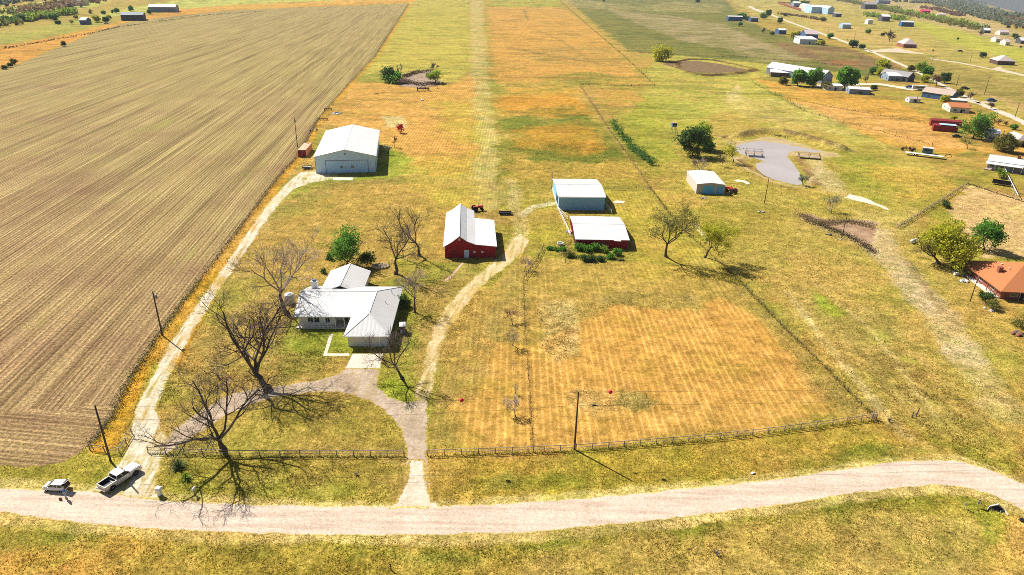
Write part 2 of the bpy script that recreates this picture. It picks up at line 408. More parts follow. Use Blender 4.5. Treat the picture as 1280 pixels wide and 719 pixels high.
TRACKS = [
 ([(848,85),(846,77),(862,74.5),(890,75),(915,80),(944,87)], (.10,.045,.025), 3.5, .95), ([(850,84),(866,91),(885,95),(920,92),(944,87.5)], (.11,.05,.028), 5, .95), ([(838,76),(848,82),(862,84)], (.09,.04,.025), 3, .9),
 ([(908,172),(921,171),(936,166.5),(956,164.5),(980,166),(1005,172),(1030,179),(1056,188)], (.30,.22,.10), 5, .8), ([(985,169),(1010,175),(1040,184)], (.16,.10,.05), 3, .8),
 ([(921,198),(932,206),(946,214),(957,221)], (.22,.12,.06), 2.2, .9), ([(996,192),(1000,200),(1008,210),(1014,222),(1024,230)], (.24,.14,.07), 2.5, .8), ([(1012,195),(1022,208),(1032,222),(1042,238)], (.46,.36,.20), 4, .7),
 ([(985,206),(1001,219),(1005,232)], LIME, 1.0, .8), ([(960,228),(985,234),(1003,235)], (.25,.17,.07), 1.2, .7), ([(918,177),(936,173),(960,171.5),(990,175)], LIME, 1.2, .8),
 ([(740,107),(735,119),(762,162)], (.28,.17,.07), 1.5, .6), ([(495,103),(520,92),(545,92)], (.2,.12,.07), 7, .7), ([(505,108),(530,109),(550,106)], (.16,.09,.06), 4, .7),
 ([(1020,278),(1050,283),(1085,279)], (.16,.085,.045), 1.0, .8), ([(1005,272),(1030,286),(1060,297),(1092,316)], (.46,.35,.2), .9, .8), ([(1095,316),(1104,300),(1102,288)], (.45,.33,.18), 3, .8),
 ([(765,13),(800,16),(850,24)], (.18,.09,.05), 4, .7), ([(820,8),(850,9)], (.18,.09,.05), 4, .7), ([(900,6),(950,14)], (.2,.1,.05), 3, .6),
 ([(612,100),(630,118),(690,112),(720,106)], (.2,.19,.03), 5, .7), ([(640,60),(700,72),(780,84)], (.24,.15,.05), 7, .6), ([(660,34),(700,50),(730,70)], (.2,.13,.04), 3, .5), ([(655,12),(660,26)], (.16,.14,.04), 2.5, .7),
 ([(470,110),(520,113),(560,113)], (.25,.15,.04), 1.5, .5), ([(525,133),(545,136)], OLIVE, 2, .6),  # worn lines in the grass: (pixels, colour, half width m, strength)
 ([(985,365),(1015,405),(1040,440),(1060,462),(1085,490),(1100,510),(1130,545)], PALE, 1.2, .6),
 ([(1035,215),(1045,235),(1060,247)], PALE, 4, .6),
 ([(1092,288),(1110,320),(1135,350),(1165,385),(1190,420),(1210,445)], (.46,.345,.215), 4.5, .95), ([(1000,360),(1040,400),(1085,450),(1125,500)], (.30,.22,.07), .8, .6), ([(1195,425),(1225,470),(1250,515)], (.46,.36,.2), 4.0, .4), ([(1020,352),(1075,400),(1120,450),(1170,520)], (.46,.35,.15), .7, .55), ([(1130,320),(1165,372),(1200,415)], (.28,.19,.09), 1.0, .7),
 ([(885,303),(876,290),(868,280)], WHITEY, .5, .9),
 ([(640,225),(645,262),(652,290),(640,310)], PALE, 2.5, .5),
 ([(652,268),(668,258),(692,254)], WHITEY, 1.6, .7),
 ([(320,275),(372,225),(400,220),(440,222)], WHITEY, 2.0, .5),
 ([(960,97),(1000,112),(1080,128),(1165,151)], BROWN, .9, .6),
 ([(812,234),(850,290),(925,352),(1093,520)], (.20,.16,.03), .7, .6),
 ([(725,107),(760,160),(812,234)], (.30,.2,.06), 1.2, .7),
 ([(510,5),(468,70),(440,100),(400,145),(372,195),(345,225),(300,285),(250,350),(200,415),(165,470),(140,520),(112,556)], (.17,.11,.05), .55, .85),
 ([(514,5),(472,70),(444,100),(404,145),(376,195),(351,225),(307,285),(257,350),(208,415),(172,470),(150,520),(130,560)], (.46,.225,.02), 2.0, .8),
 ([(287,330),(262,370),(240,412),(222,450)], (.45,.215,.02), 1.4, .6),
 ([(-100,600),(0,606),(110,612),(196,622),(330,632),(490,635),(640,630),(800,617),(960,600),(1060,586),(1160,575),(1200,576),(1240,588),(1290,610)], (.52,.40,.16), 1.3, .75),
 ([(-100,640),(0,646),(100,660),(200,668),(320,671),(480,673),(640,671),(800,656),(960,637),(1060,621),(1160,609),(1210,612),(1240,621),(1290,645)], (.52,.38,.16), 1.3, .75),
]

ths = np.concatenate([np.arange(-58, 58.01, 0.15), np.arange(60, 302, 3.0)]) * PI / 180
ds = np.concatenate([[2.0, 12, 25, 38], np.exp(np.arange(math.log(46), math.log(1900), 0.0052)), np.exp(np.linspace(math.log(1920), math.log(7500), 60))])
nt_, nd_ = len(ths), len(ds)
TH, DD = np.meshgrid(ths, ds); gx = (DD * np.sin(TH)).ravel(); gy = (DD * np.cos(TH)).ravel()
gz = land(gx, gy)
# ground colour: grass in blotches of several sizes, then the plots
near = 1 / (1 + np.hypot(gx, gy) / 900)
n_big = fbm(gx / 60, gy / 60, 1, 4); n_mid = fbm(gx / 14, gy / 14, 2, 4); n_sm = fbm(gx / 3.2, gy / 3.2, 3, 3); n_t = vnoise(gx / 1.1, gy / 1.1, 4)
def C3(c): return np.array(c)[None, :]
def lerp(a, b, t): return a + (b - a) * t[:, None]
col = lerp(np.repeat(C3(GOLD), len(gx), 0), C3((.275, .225, .040)), sstep(.42, .6, n_mid * .6 + n_big * .4))
mow = np.full(len(gx), .1)
wx = fbm(gx / 9, gy / 9, 21, 4) - .5; wy = fbm(gx / 9, gy / 9, 22, 4) - .5
wx2 = fbm(gx / 40, gy / 40, 31, 3) - .5; wy2 = fbm(gx / 40, gy / 40, 32, 3) - .5
for zi, (poly, c, st, edge, patch, mw) in enumerate(ZONES):
    pw = warp(poly); x0, y0 = pw.min(0) - edge * 4; x1, y1 = pw.max(0) + edge * 4
    idx = np.nonzero((gx > x0) & (gx < x1) & (gy > y0) & (gy < y1))[0]
    if not len(idx): continue
    X, Y = gx[idx], gy[idx]; acc = np.zeros(len(idx))
    for k in range(4):
        jx = (_hash(idx, np.full_like(idx, k), 5) - .5) * edge * 1.2; jy = (_hash(idx, np.full_like(idx, k), 6) - .5) * edge * 1.2
        acc += inside(X + wx[idx] * edge * 3.2 + wx2[idx] * edge * 1.5 + jx, Y + wy[idx] * edge * 3.2 + wy2[idx] * edge * 1.5 + jy, pw) / 4
    pn = fbm(X / (5 + edge * 2), Y / (5 + edge * 2), 40 + zi, 4)
    t = acc * st * (1 - patch * (1 - sstep(.36, .62, pn)))
    col[idx] = lerp(col[idx], C3(c), t)
    mow[idx] = mow[idx] + (mw - mow[idx]) * acc
for pts, c, hw, st in TRACKS:
    pw = [tuple(G(*p).xy) for p in pts]; a = np.array(pw); m = hw * 4 + 4
    idx = np.nonzero((gx > a[:, 0].min() - m) & (gx < a[:, 0].max() + m) & (gy > a[:, 1].min() - m) & (gy < a[:, 1].max() + m))[0]
    X, Y = gx[idx], gy[idx]
    hwv = np.maximum(hw, np.hypot(X, Y) * .0022)
    d = seg_dist(X + wx[idx] * 1.5, Y + wy[idx] * 1.5, pw) / hwv + (n_sm[idx] - .5) * .9
    col[idx] = lerp(col[idx], C3(c), (1 - sstep(.6, 1.3, d)) * st * (.55 + .45 * sstep(.3, .6, n_mid[idx])))
# patches of fresh grass and bare scuffs all over
g2 = fbm(gx / 7, gy / 7, 51, 4)
col = lerp(col, col * C3((.72, .95, .55)), sstep(.56, .70, g2) * .32)
col = lerp(col, col * C3((1.22, 1.2, 1.35)) + .012, sstep(.60, .74, fbm(gx / 4.5, gy / 4.5, 52, 4)) * .5)
col = lerp(col, col * C3((.62, .62, .62)), sstep(.60, .75, fbm(gx / 2.2, gy / 2.2, 53, 3)) * .35)
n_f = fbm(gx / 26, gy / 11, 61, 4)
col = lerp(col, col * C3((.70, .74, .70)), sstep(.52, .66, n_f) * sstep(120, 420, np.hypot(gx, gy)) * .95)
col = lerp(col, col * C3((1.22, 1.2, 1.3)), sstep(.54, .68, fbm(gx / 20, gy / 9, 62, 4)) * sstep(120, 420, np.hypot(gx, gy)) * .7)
col *= (.80 + .40 * n_sm)[:, None] * (.86 + .28 * n_t)[:, None]
me = bpy.data.meshes.new('ground')
nv = nt_ * nd_
ii = np.arange(nd_ - 1)[:, None] * nt_ + np.arange(nt_)[None, :]
jj = np.arange(nd_ - 1)[:, None] * nt_ + (np.arange(nt_)[None, :] + 1) % nt_
quads = np.stack([ii, ii + nt_, jj + nt_, jj], -1).reshape(-1, 4)
me.vertices.add(nv + 1); co = np.zeros((nv + 1, 3)); co[:nv, 0] = gx; co[:nv, 1] = gy; co[:nv, 2] = gz
me.vertices.foreach_set('co', co.ravel())
fan = np.stack([np.full(nt_, nv), np.arange(nt_), (np.arange(nt_) + 1) % nt_], -1)
nq = len(quads); me.loops.add(nq * 4 + nt_ * 3)
me.loops.foreach_set('vertex_index', np.concatenate([quads.ravel(), fan.ravel()]).astype(np.int32))
me.polygons.add(nq + nt_)
me.polygons.foreach_set('loop_start', np.concatenate([np.arange(nq) * 4, nq * 4 + np.arange(nt_) * 3]).astype(np.int32))
me.polygons.foreach_set('loop_total', np.concatenate([np.full(nq, 4), np.full(nt_, 3)]).astype(np.int32))
me.update(calc_edges=True); me.validate()
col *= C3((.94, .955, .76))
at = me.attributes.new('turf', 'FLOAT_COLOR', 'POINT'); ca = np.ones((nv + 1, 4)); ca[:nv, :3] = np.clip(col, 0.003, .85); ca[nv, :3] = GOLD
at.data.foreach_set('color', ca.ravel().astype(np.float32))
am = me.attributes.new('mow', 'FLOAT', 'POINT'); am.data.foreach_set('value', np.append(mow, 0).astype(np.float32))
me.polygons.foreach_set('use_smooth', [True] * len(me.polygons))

def vscale(nt, vec, c):
    n = N(nt, 'ShaderNodeVectorMath', operation='MULTIPLY'); nt.links.new(vec, n.inputs[0]); n.inputs[1].default_value = c; return n.outputs[0]
def grain(nt, base, o, dark=(.42, .43, .36), light=(1.75, 1.72, 2.1), s1=1.9, s2=5.5, amt=1.0):
    a = noise_node(nt, o, s1, 3, .65); b2 = noise_node(nt, o, s2, 2, .6)
    f = mul_math(nt, mul_math(nt, a, .55), mul_math(nt, b2, .45), 'ADD')
    fd = ramp(nt, f, [(.36, 1.0), (.50, 0.0)]); fl = ramp(nt, f, [(.50, 0.0), (.64, 1.0)])
    c = mixc(nt, base, vscale(nt, base, dark), mul_math(nt, fd, amt))
    c = mixc(nt, c, vscale(nt, base, light), mul_math(nt, fl, amt))
    return c, f
m_ground, nt, b = new_mat('turf')
A = N(nt, 'ShaderNodeAttribute', attribute_name='turf'); M_ = N(nt, 'ShaderNodeAttribute', attribute_name='mow')
o = wpos(nt)
wv = N(nt, 'ShaderNodeTexWave', wave_type='BANDS', bands_direction='X'); wv.inputs['Scale'].default_value = .314 / 1.35
wv.inputs['Distortion'].default_value = .7; wv.inputs['Detail'].default_value = 1; wv.inputs['Detail Scale'].default_value = .06
nt.links.new(o, wv.inputs['Vector'])
wl = ramp(nt, wv.outputs['Fac'], [(.5, 0.0), (.97, 1.0)])
wbr = ramp(nt, noise_node(nt, mapped(nt, o, (1, .12, 1)), .16, 3, .6), [(.35, .35), (.62, 1.0)])
mf = mul_math(nt, mul_math(nt, M_.outputs['Fac'], wbr), wl)
c = A.outputs['Color']
c1 = mixc(nt, vscale(nt, c, (.93, .92, .9)), vscale(nt, c, (1.26, 1.34, 1.75)), mf)
gm = mul_math(nt, 1.0, mul_math(nt, M_.outputs['Fac'], .5), 'SUBTRACT')
c, f = grain(nt, c1, o, amt=gm)
big = noise_node(nt, o, .33, 4, .7)
c = mixc(nt, vscale(nt, c, (.74, .76, .7)), vscale(nt, c, (1.24, 1.22, 1.25)), ramp(nt, big, [(.36, 0.0), (.64, 1.0)]))
med = noise_node(nt, o, .75, 5, .8)
c = mixc(nt, c, vscale(nt, c, (.76, .77, .72)), ramp(nt, med, [(.38, 1.0), (.475, 0.0)])); c = mixc(nt, c, vscale(nt, c, (1.22, 1.2, 1.3)), ramp(nt, med, [(.525, 0.0), (.62, 1.0)]))
med2 = noise_node(nt, mapped(nt, o, (.6, 1, 1)), .16, 6, .8)
c = mixc(nt, c, vscale(nt, c, (.86, .88, .82)), ramp(nt, med2, [(.37, 1.0), (.48, 0.0)])); c = mixc(nt, c, vscale(nt, c, (1.1, 1.09, 1.15)), ramp(nt, med2, [(.53, 0.0), (.63, 1.0)]))
nt.links.new(c, b.inputs['Base Color']); b.inputs['Roughness'].default_value = .95; b.inputs['Specular IOR Level'].default_value = .05
bump(nt, b, f, .9, .25)
me.materials.append(m_ground)
go = bpy.data.objects.new('ground', me); COL.objects.link(go); tag(go, kind='structure')

# ------------------------------------------------------------------ laid surfaces
def smooth_closed(pts, closed=True, k=4):
    out = []; n = len(pts)
    for i in range(n if closed else n - 1):
        p0, p1, p2, p3 = (pts[(i + j) % n] if closed else pts[min(max(i + j, 0), n - 1)] for j in (-1, 0, 1, 2))
        for t in range(k):
            u = t / k; u2, u3 = u * u, u * u * u
            out.append((p1 * 2 + (p2 - p0) * u + (p0 * 2 - p1 * 5 + p2 * 4 - p3) * u2 + (p1 * 3 - p0 - p2 * 3 + p3) * u3) / 2)
    if not closed: out.append(pts[-1])
    return out
SHEETS = []
def turf_at(x, y):
    """colour of the turf next to a point (nearest vertex of the ground)"""
    d = np.hypot(x, y); th = np.arctan2(x, y) % (2 * PI); tw = ths % (2 * PI)
    order = np.argsort(tw); k = np.clip(np.searchsorted(tw[order], th), 0, len(tw) - 1); it = order[k]; id_ = np.clip(np.searchsorted(ds, d), 0, len(ds) - 1)
    return np.clip(col[id_ * nt_ + it], .003, .85), mow[id_ * nt_ + it]
def sheet(name, pix, z, mat, jit=.25, step=.35, smooth=False, seed=0, thick=0, kind='structure', minz=-13, fade=0.0, **kw):
    pts = [G(x, max(y, minz)) for x, y in pix]
    if smooth: pts = smooth_closed(pts)
    out = []
    for a, b_ in zip(pts, pts[1:] + pts[:1]):
        L = (b_ - a).length; st = max(step, a.length * .0012); n = max(1, int(L / st))
        nrm = Vector((-(b_ - a).y, (b_ - a).x, 0)); nrm = nrm.normalized() if nrm.length > 0 else nrm
        for i in range(n):
            q = a + (b_ - a) * (i / n)
            if jit and i > 0:
                h = (fbm(np.array([q.x / 2.5]), np.array([q.y / 2.5]), 70 + seed, 3)[0] - .5) * 3.2 + random.uniform(-.3, .3)
                q = q + nrm * h * jit * max(1, a.length * .004)
            out.append(q)
    SHEETS.append(np.array([(p.x, p.y) for p in pts]))
    mb = MB(); n = len(out); flat = [Vector((p.x, p.y, 0)) for p in out]
    if sum(flat[i - 1].x * flat[i].y - flat[i].x * flat[i - 1].y for i in range(n)) < 0: flat.reverse()
    edge = [1.0] * n; inner = flat
    if fade:
        edge = [0.0] * n; inner = []
        for i in range(n):
            t = flat[(i + 2) % n] - flat[i - 2]; q = Vector((-t.y, t.x, 0))
            inner.append(flat[i] + (q.normalized() * fade * max(1, flat[i].length * .003) if q.length > 0 else q))
        mb.mesh([(p.x, p.y, z) for p in flat], []); mb.mesh([(p.x, p.y, z + .002) for p in inner], []); edge += [1.0] * n
        for i in range(n): mb.f.append((i, (i + 1) % n, (i + 1) % n + n, i + n)); mb.m.append(0)
        off = n
    else: mb.mesh([(p.x, p.y, z) for p in flat], []); off = 0
    for t in tessellate_polygon([inner]):
        s_ = (inner[t[1]] - inner[t[0]]).cross(inner[t[2]] - inner[t[0]]).z
        mb.f.append(tuple(i + off for i in (t if s_ > 0 else tuple(reversed(t))))); mb.m.append(0)
    if thick:
        b0 = len(mb.v); mb.v += [(p.x, p.y, z - thick) for p in flat]; edge += [1.0] * n
        for i in range(n): mb.f.append((i, i + b0, (i + 1) % n + b0, (i + 1) % n)); mb.m.append(0)
    o_ = mb.build(name, mat, kind=kind, **kw); me_ = o_.data
    v = np.array(mb.v); tc, _ = turf_at(v[:, 0], v[:, 1]); ca_ = np.ones((len(v), 4)); ca_[:, :3] = tc
    me_.attributes.new('turf', 'FLOAT_COLOR', 'POINT').data.foreach_set('color', ca_.ravel().astype(np.float32))
    me_.attributes.new('edge', 'FLOAT', 'POINT').data.foreach_set('value', np.array(edge, np.float32))
    return o_

# ploughed field
E0, E1 = G(440, 100), G(165, 470); FIELD_ROT = -math.atan2((E0 - E1).x, (E0 - E1).y)
m_field, nt, b = new_mat('stubble_soil'); o = wpos(nt)
rv = mapped(nt, o, (1, 1, 1), (0, 0, -FIELD_ROT))
cr_, sr_ = math.cos(-FIELD_ROT), math.sin(-FIELD_ROT); hp = G(70, 512); HEAD = sr_ * hp.x + cr_ * hp.y
sx = N(nt, 'ShaderNodeSeparateXYZ'); nt.links.new(rv, sx.inputs[0])
hm = mul_math(nt, mul_math(nt, sx.outputs['Y'], mul_math(nt, noise_node(nt, o, .12, 3, .6), 9.0), 'ADD'), HEAD + 4.5, 'LESS_THAN')
vm = N(nt, 'ShaderNodeMix', data_type='VECTOR'); nt.links.new(hm, vm.inputs[0]); nt.links.new(rv, vm.inputs[4]); nt.links.new(mapped(nt, o, (1, 1, 1), (0, 0, PI / 2 + .10)), vm.inputs[5]); rv = vm.outputs[1]
def rowwave(period, dist, det=2.0):
    w_ = N(nt, 'ShaderNodeTexWave', wave_type='BANDS', bands_direction='X'); w_.inputs['Scale'].default_value = .314 / period
    w_.inputs['Distortion'].default_value = dist; w_.inputs['Detail'].default_value = det; w_.inputs['Detail Scale'].default_value = .5
    nt.links.new(rv, w_.inputs['Vector']); return w_.outputs['Fac']
r1 = rowwave(1.05, 1.2); r2 = rowwave(5.7, 2.0); 
st1 = noise_node(nt, mapped(nt, rv, (1, .012, 1)), .16, 5, .7)
st2 = noise_node(nt, mapped(nt, rv, (1, .012, 1)), .9, 4, .75)
blot = noise_node(nt, o, .035, 5, .65); blot2 = noise_node(nt, o, .012, 4, .6)
cA = ramp(nt, blot, [(.36, (.235, .145, .074)), (.5, (.28, .19, .086)), (.64, (.32, .23, .10))])
sep = N(nt, 'ShaderNodeSeparateXYZ'); nt.links.new(o, sep.inputs[0])
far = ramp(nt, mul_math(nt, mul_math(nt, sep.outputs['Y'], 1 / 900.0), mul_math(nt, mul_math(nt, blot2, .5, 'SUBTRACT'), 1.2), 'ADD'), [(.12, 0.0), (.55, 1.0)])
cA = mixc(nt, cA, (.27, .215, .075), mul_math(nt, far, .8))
cS = ramp(nt, st1, [(.34, (.55, .52, .50)), (.47, (.9, .88, .86)), (.53, (1, 1, 1)), (.62, (1, .98, .9))])
cA = mixc(nt, cA, cS, .9, 'MULTIPLY')
cA = mixc(nt, cA, vscale(nt, cA, (1.35, 1.4, 1.45)), ramp(nt, st2, [(.52, 0.0), (.66, .6)]))
cA = mixc(nt, cA, vscale(nt, cA, (.60, .58, .56)), ramp(nt, st2, [(.34, .8), (.46, 0.0)]))
sr = noise_node(nt, mapped(nt, rv, (1, .006, 1)), 1.9, 2, .6); sr2 = noise_node(nt, mapped(nt, rv, (1, .005, 1)), .5, 3, .65)
cA = mixc(nt, cA, vscale(nt, cA, (.76, .74, .72)), ramp(nt, sr2, [(.36, .9), (.45, 0.0)])); cA = mixc(nt, cA, vscale(nt, cA, (1.14, 1.15, 1.14)), ramp(nt, sr2, [(.54, 0.0), (.62, .8)]))
cA = mixc(nt, vscale(nt, cA, (.72, .70, .68)), vscale(nt, cA, (1.24, 1.25, 1.27)), ramp(nt, sr, [(.38, 0.0), (.62, 1.0)]))
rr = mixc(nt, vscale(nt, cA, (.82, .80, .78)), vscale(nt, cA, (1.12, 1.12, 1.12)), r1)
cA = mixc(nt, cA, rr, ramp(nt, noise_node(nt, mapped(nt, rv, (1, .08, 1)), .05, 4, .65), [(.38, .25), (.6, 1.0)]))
cA = mixc(nt, cA, (.22, .24, .03), mul_math(nt, ramp(nt, noise_node(nt, mapped(nt, rv, (1, .2, 1)), .06, 6, .75), [(.60, 0.0), (.72, 1.0)]), .6))
cA, f = grain(nt, cA, o, (.40, .39, .38), (1.75, 1.75, 1.75), 1.6, 4.5)
nt.links.new(cA, b.inputs['Base Color']); b.inputs['Roughness'].default_value = .95; b.inputs['Specular IOR Level'].default_value = .05
bump(nt, b, mul_math(nt, f, mul_math(nt, r1, .5), 'ADD'), 1.0, .2)
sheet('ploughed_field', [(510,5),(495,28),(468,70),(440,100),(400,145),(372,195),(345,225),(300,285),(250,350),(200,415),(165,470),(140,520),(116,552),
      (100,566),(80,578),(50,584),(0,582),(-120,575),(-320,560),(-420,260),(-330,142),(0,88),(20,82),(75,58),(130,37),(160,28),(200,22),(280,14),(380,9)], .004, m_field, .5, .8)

def gravel_mat(name, c, dark, light, rut=None, s=1.0, grassy=0.0, along=0.0):
    m, nt, b = new_mat(name); o = wpos(nt)
    n1 = noise_node(nt, o, .22 * s, 5, .7); n2 = noise_node(nt, o, 1.3 * s, 4, .7)
    cc = ramp(nt, mul_math(nt, mul_math(nt, n1, n2, 'ADD'), .5), [(.36, dark), (.5, c), (.62, light)])
    if rut is not None:
        n3 = noise_node(nt, mapped(nt, o, rut), .55, 4, .65)
        cc = mixc(nt, cc, vscale(nt, cc, (.85, .82, .79)), ramp(nt, n3, [(.38, 1.0), (.50, 0.0)]))
        cc = mixc(nt, cc, vscale(nt, cc, (1.10, 1.10, 1.09)), ramp(nt, n3, [(.54, 0.0), (.66, 1.0)]))
    cc, f = grain(nt, cc, o, (.66, .64, .60), (1.22, 1.22, 1.25), 3.0, 9.0, .9)
    ed = N(nt, 'ShaderNodeAttribute', attribute_name='edge').outputs['Fac']; tf = N(nt, 'ShaderNodeAttribute', attribute_name='turf').outputs['Color']
    tf, _f = grain(nt, tf, o)
    en = noise_node(nt, o, 1.1, 4, .75)
    k_ = ramp(nt, mul_math(nt, ed, mul_math(nt, mul_math(nt, en, .5, 'SUBTRACT'), 1.9), 'ADD'), [(.30, 0.0), (.56, 1.0)])
    if grassy: k_ = mul_math(nt, k_, ramp(nt, noise_node(nt, mapped(nt, mapped(nt, o, (1, 1, 1), (0, 0, -along)), (1, .10, 1)), .62, 5, .7), [(.40, 1 - grassy), (.53, 1.0)]))
    cc = mixc(nt, tf, cc, k_)
    nt.links.new(cc, b.inputs['Base Color']); b.inputs['Roughness'].default_value = .9; b.inputs['Specular IOR Level'].default_value = .1
    bump(nt, b, f, .6, .05); return m
LA, LB = G(180, 545), G(350, 250); ALONG = -math.atan2((LB - LA).x, (LB - LA).y)
m_road = gravel_mat('road_gravel', (.50, .395, .305), (.43, .33, .245), (.55, .45, .355), (.10, 1.6, 1))
m_drive = gravel_mat('pale_gravel', (.50, .43, .31), (.34, .26, .12), (.62, .56, .45), None, grassy=.9, along=ALONG)
m_lane = gravel_mat('lane_gravel', (.46, .38, .27), (.38, .29, .18), (.52, .45, .35))
m_drive2 = gravel_mat('cream_gravel', (.50, .43, .32), (.38, .31, .22), (.60, .53, .43), grassy=.1)
m_grey = gravel_mat('grey_gravel', (.36, .275, .195), (.26, .19, .125), (.46, .37, .275), (.5, .5, 1), grassy=.25)
m_dirt = gravel_mat('dirt_track', (.50, .375, .195), (.33, .22, .06), (.60, .50, .33), None, grassy=.85, along=-.12)
m_conc = gravel_mat('concrete', (.56, .49, .38), (.50, .42, .31), (.60, .55, .46))
m_clay = gravel_mat('bare_clay', (.28, .175, .10), (.15, .08, .04), (.40, .28, .17))
m_path = gravel_mat('brick_path', (.46, .29, .20), (.36, .2, .12), (.52, .38, .28))

sheet('road', [(-420,545),(-200,590),(-100,602),(0,609),(110,613),(200,625),(320,631),(490,633),(640,629),(800,616),(960,599.5),(1060,585),(1120,577),(1160,574),(1200,576),(1240,588),(1280,605),(1380,655),(1500,740),(1640,900),
      (1560,960),(1420,790),(1320,680),(1280,639),(1240,619),(1200,609),(1160,607),(1060,619),(960,634.5),(800,653),(640,668.5),(480,670.5),(320,668),(200,663),(100,655),(0,641.5),(-120,630),(-260,612),(-460,570)], .016, m_road, .2, .3, fade=0.55)
sheet('gravel_drive', [(424,216),(396,214),(376,215),(362,226),(340,248),(315,281),(287,322),(260,360),(232,400),(206,438),(187,474),(170,510),(163,540),(158,560),(149,577),(129,598),(108,613.5),(150,621),(197,624),(198,618),(196,596),(205,571),(203,560),(212,548),
      (203,535),(196,510),(210,475),(227,440),(254,397),(277,360),(303,322),(330,282),(352,252),(368,236),(392,228),(420,224)], .008, m_drive, .35, .35, fade=0.8)
sheet('circular_drive', [(200,572),(203,552),(222,533),(250,513),(285,494),(320,485),(350,481),(395,475),(420,468),(433,460),(475,460),(473,481),(487,496),(508,503),(522,500),(533,497),(535,530),(534,565),(536,600),(543,632),(494,633),(503,610),(506,580),(506,556),(502,541),(488,521),(465,503),(430,492),(390,491),(350,496),(318,505),(285,519),(258,537),(230,553),(212,566)], .012, m_grey, .3, .35, fade=0.7)
sheet('dirt_track', [(533,499),(522,500),(514,494),(524,473),(532,440),(540,412),(552,390),(570,368),(590,348),(614,329),(632,312),(640,298),(650,292),(662,300),(655,316),(636,332),(612,350),(592,370),(573,395),(560,415),(551,440),(545,470),(537,497)], .008, m_dirt, .4, .35, fade=1.0)
sheet('gravel_drive', [(486,636),(496,624),(505,604),(509,588),(511,574),(530,574),(532,590),(535,606),(541,624),(548,636)], .020, m_drive2, .2, .3, fade=1.0)
sheet('concrete_apron', [(432,460.5),(475,460),(479,442.5),(441,442.5)], .03, m_conc, 0, 5)
sheet('front_walk', [(404,445),(436,445),(437,442),(409,442),(416.5,418),(412,418)], .025, m_conc, 0, 5)
sheet('hangar_apron', [(416,225.5),(441.5,225.5),(441,222),(416.5,222)], .03, m_conc, 0, 5)
sheet('brick_path', [(578,327),(582,327),(572,339),(563,349),(558,352),(554,351),(563,344)], .01, m_path, .12, .3, fade=0.25)
sheet('spillway', [(1055,246.5),(1062,243),(1078,246),(1092,252),(1104,257),(1115,263.5),(1108,263),(1095,257.5),(1082,254),(1068,251)], .012, m_conc, .3, .3, fade=0.8)
sheet('gully', [(996,266),(1013,267),(1035,274),(1064,273),(1087,275),(1101,278),(1097,290),(1095,307),(1101,320),(1095,320),(1083,313),(1070,303),(1053,295),(1035,287),(1016,280),(1000,275)], .006, m_clay, .8, .5, fade=2.0)
sheet('pond_bank', [(902,176),(921,175),(936,171),(956,170),(980,173),(1005,180),(1028,188),(1050,190),(1052,197),(1030,197),(1028,216),(1014,234),(1000,236),(984,233),(966,228),(950,222),(932,213),(920,205),(910,196),(930,194),(936,200),(915,185)], .006, gravel_mat('pond_mud', (.36, .265, .12), (.2, .13, .05), (.46, .37, .18)), .6, .5, fade=2.5)
m_water, nt, b = new_mat('muddy_water'); o = wpos(nt)
nt.links.new(ramp(nt, noise_node(nt, o, .05, 4, .6), [(.3, (.36, .305, .27)), (.7, (.42, .36, .325))]), b.inputs['Base Color'])
b.inputs['Roughness'].default_value = .22; b.inputs['Specular IOR Level'].default_value = .45; bump(nt, b, noise_node(nt, o, 1.2, 3, .6), .12, .03)
sheet('pond', [(921,182),(936,177.5),(956,176.5),(975,179),(992,182.5),(1015,187),(1030,190),(1016,190.5),(1000,188.5),(990,189),(985,192),(984,196),(988,201),(994,208),(1000,217),(1003,230),(996,231.5),(987,229.5),(967,224.5),(954,218.5),(946,211),(945,204.5),(950,203),(958,203.5),(944,198),(936,195),(925,192),(918,187)], .014, m_water, .25, .5)
sheet('dry_pond', [(826,80),(846,77),(870,76),(900,80),(935,87),(942,88),(920,90),(890,92),(862,90)], .03, gravel_mat('dry_mud', (.16, .10, .045), (.085, .045, .022), (.22, .155, .07)), .15, 2.0, fade=.5)
sheet('brush_pond', [(494,104),(505,98),(518,92),(535,88),(545,92),(552,102),(545,107),(525,110),(505,109)], .01, gravel_mat('brushy_mud', (.25, .17, .11), (.12, .07, .05), (.44, .36, .28)), .6, .5, fade=1.2)
sheet('county_road', [(1281.65, 157.2), (1260.7, 147.1), (1239.85, 138.8), (1200.0, 120.5), (1165.1, 101.5), (1130.2, 84.1), (1085.3, 64.4), (1030.4, 44.7), (985.45, 28.3), (960.4, 18.4), (943.3, 13.4), (929.4, 6.2), (926.5, 0), (922.5, -7), (925.5, -13), (929.5, -6), (931.6, 1.8), (944.7, 10.6), (961.6, 16.0), (986.55, 26.1), (1031.6, 42.3), (1086.7, 61.6), (1131.8, 80.9), (1166.9, 97.9), (1202.0, 116.5), (1242.15, 134.2), (1263.3, 141.9), (1284.35, 151.8)], .01, gravel_mat('far_gravel', (.50, .43, .34), (.42, .34, .24), (.55, .49, .41)), .25, 1.5, fade=1.2)
sheet('farm_lane', [(1020,106),(1060,104.5),(1098,104),(1140,110),(1150,112),(1140,113),(1098,106),(1060,107),(1022,108.5)], .012, m_conc, .3, .6)
sheet('house_lane', [(1080,63.5),(1110,61),(1124,60.5),(1145,65.5),(1160,68),(1135,66.5),(1118,65.5),(1084,65)], .012, m_lane, .3, 1)
sheet('house_lane', [(1163,73),(1200,78),(1240,86),(1250,83),(1253,86),(1290,96),(1290,97.2),(1240,87.2),(1200,79.2),(1163,74)], .012, m_lane, .3, 1)
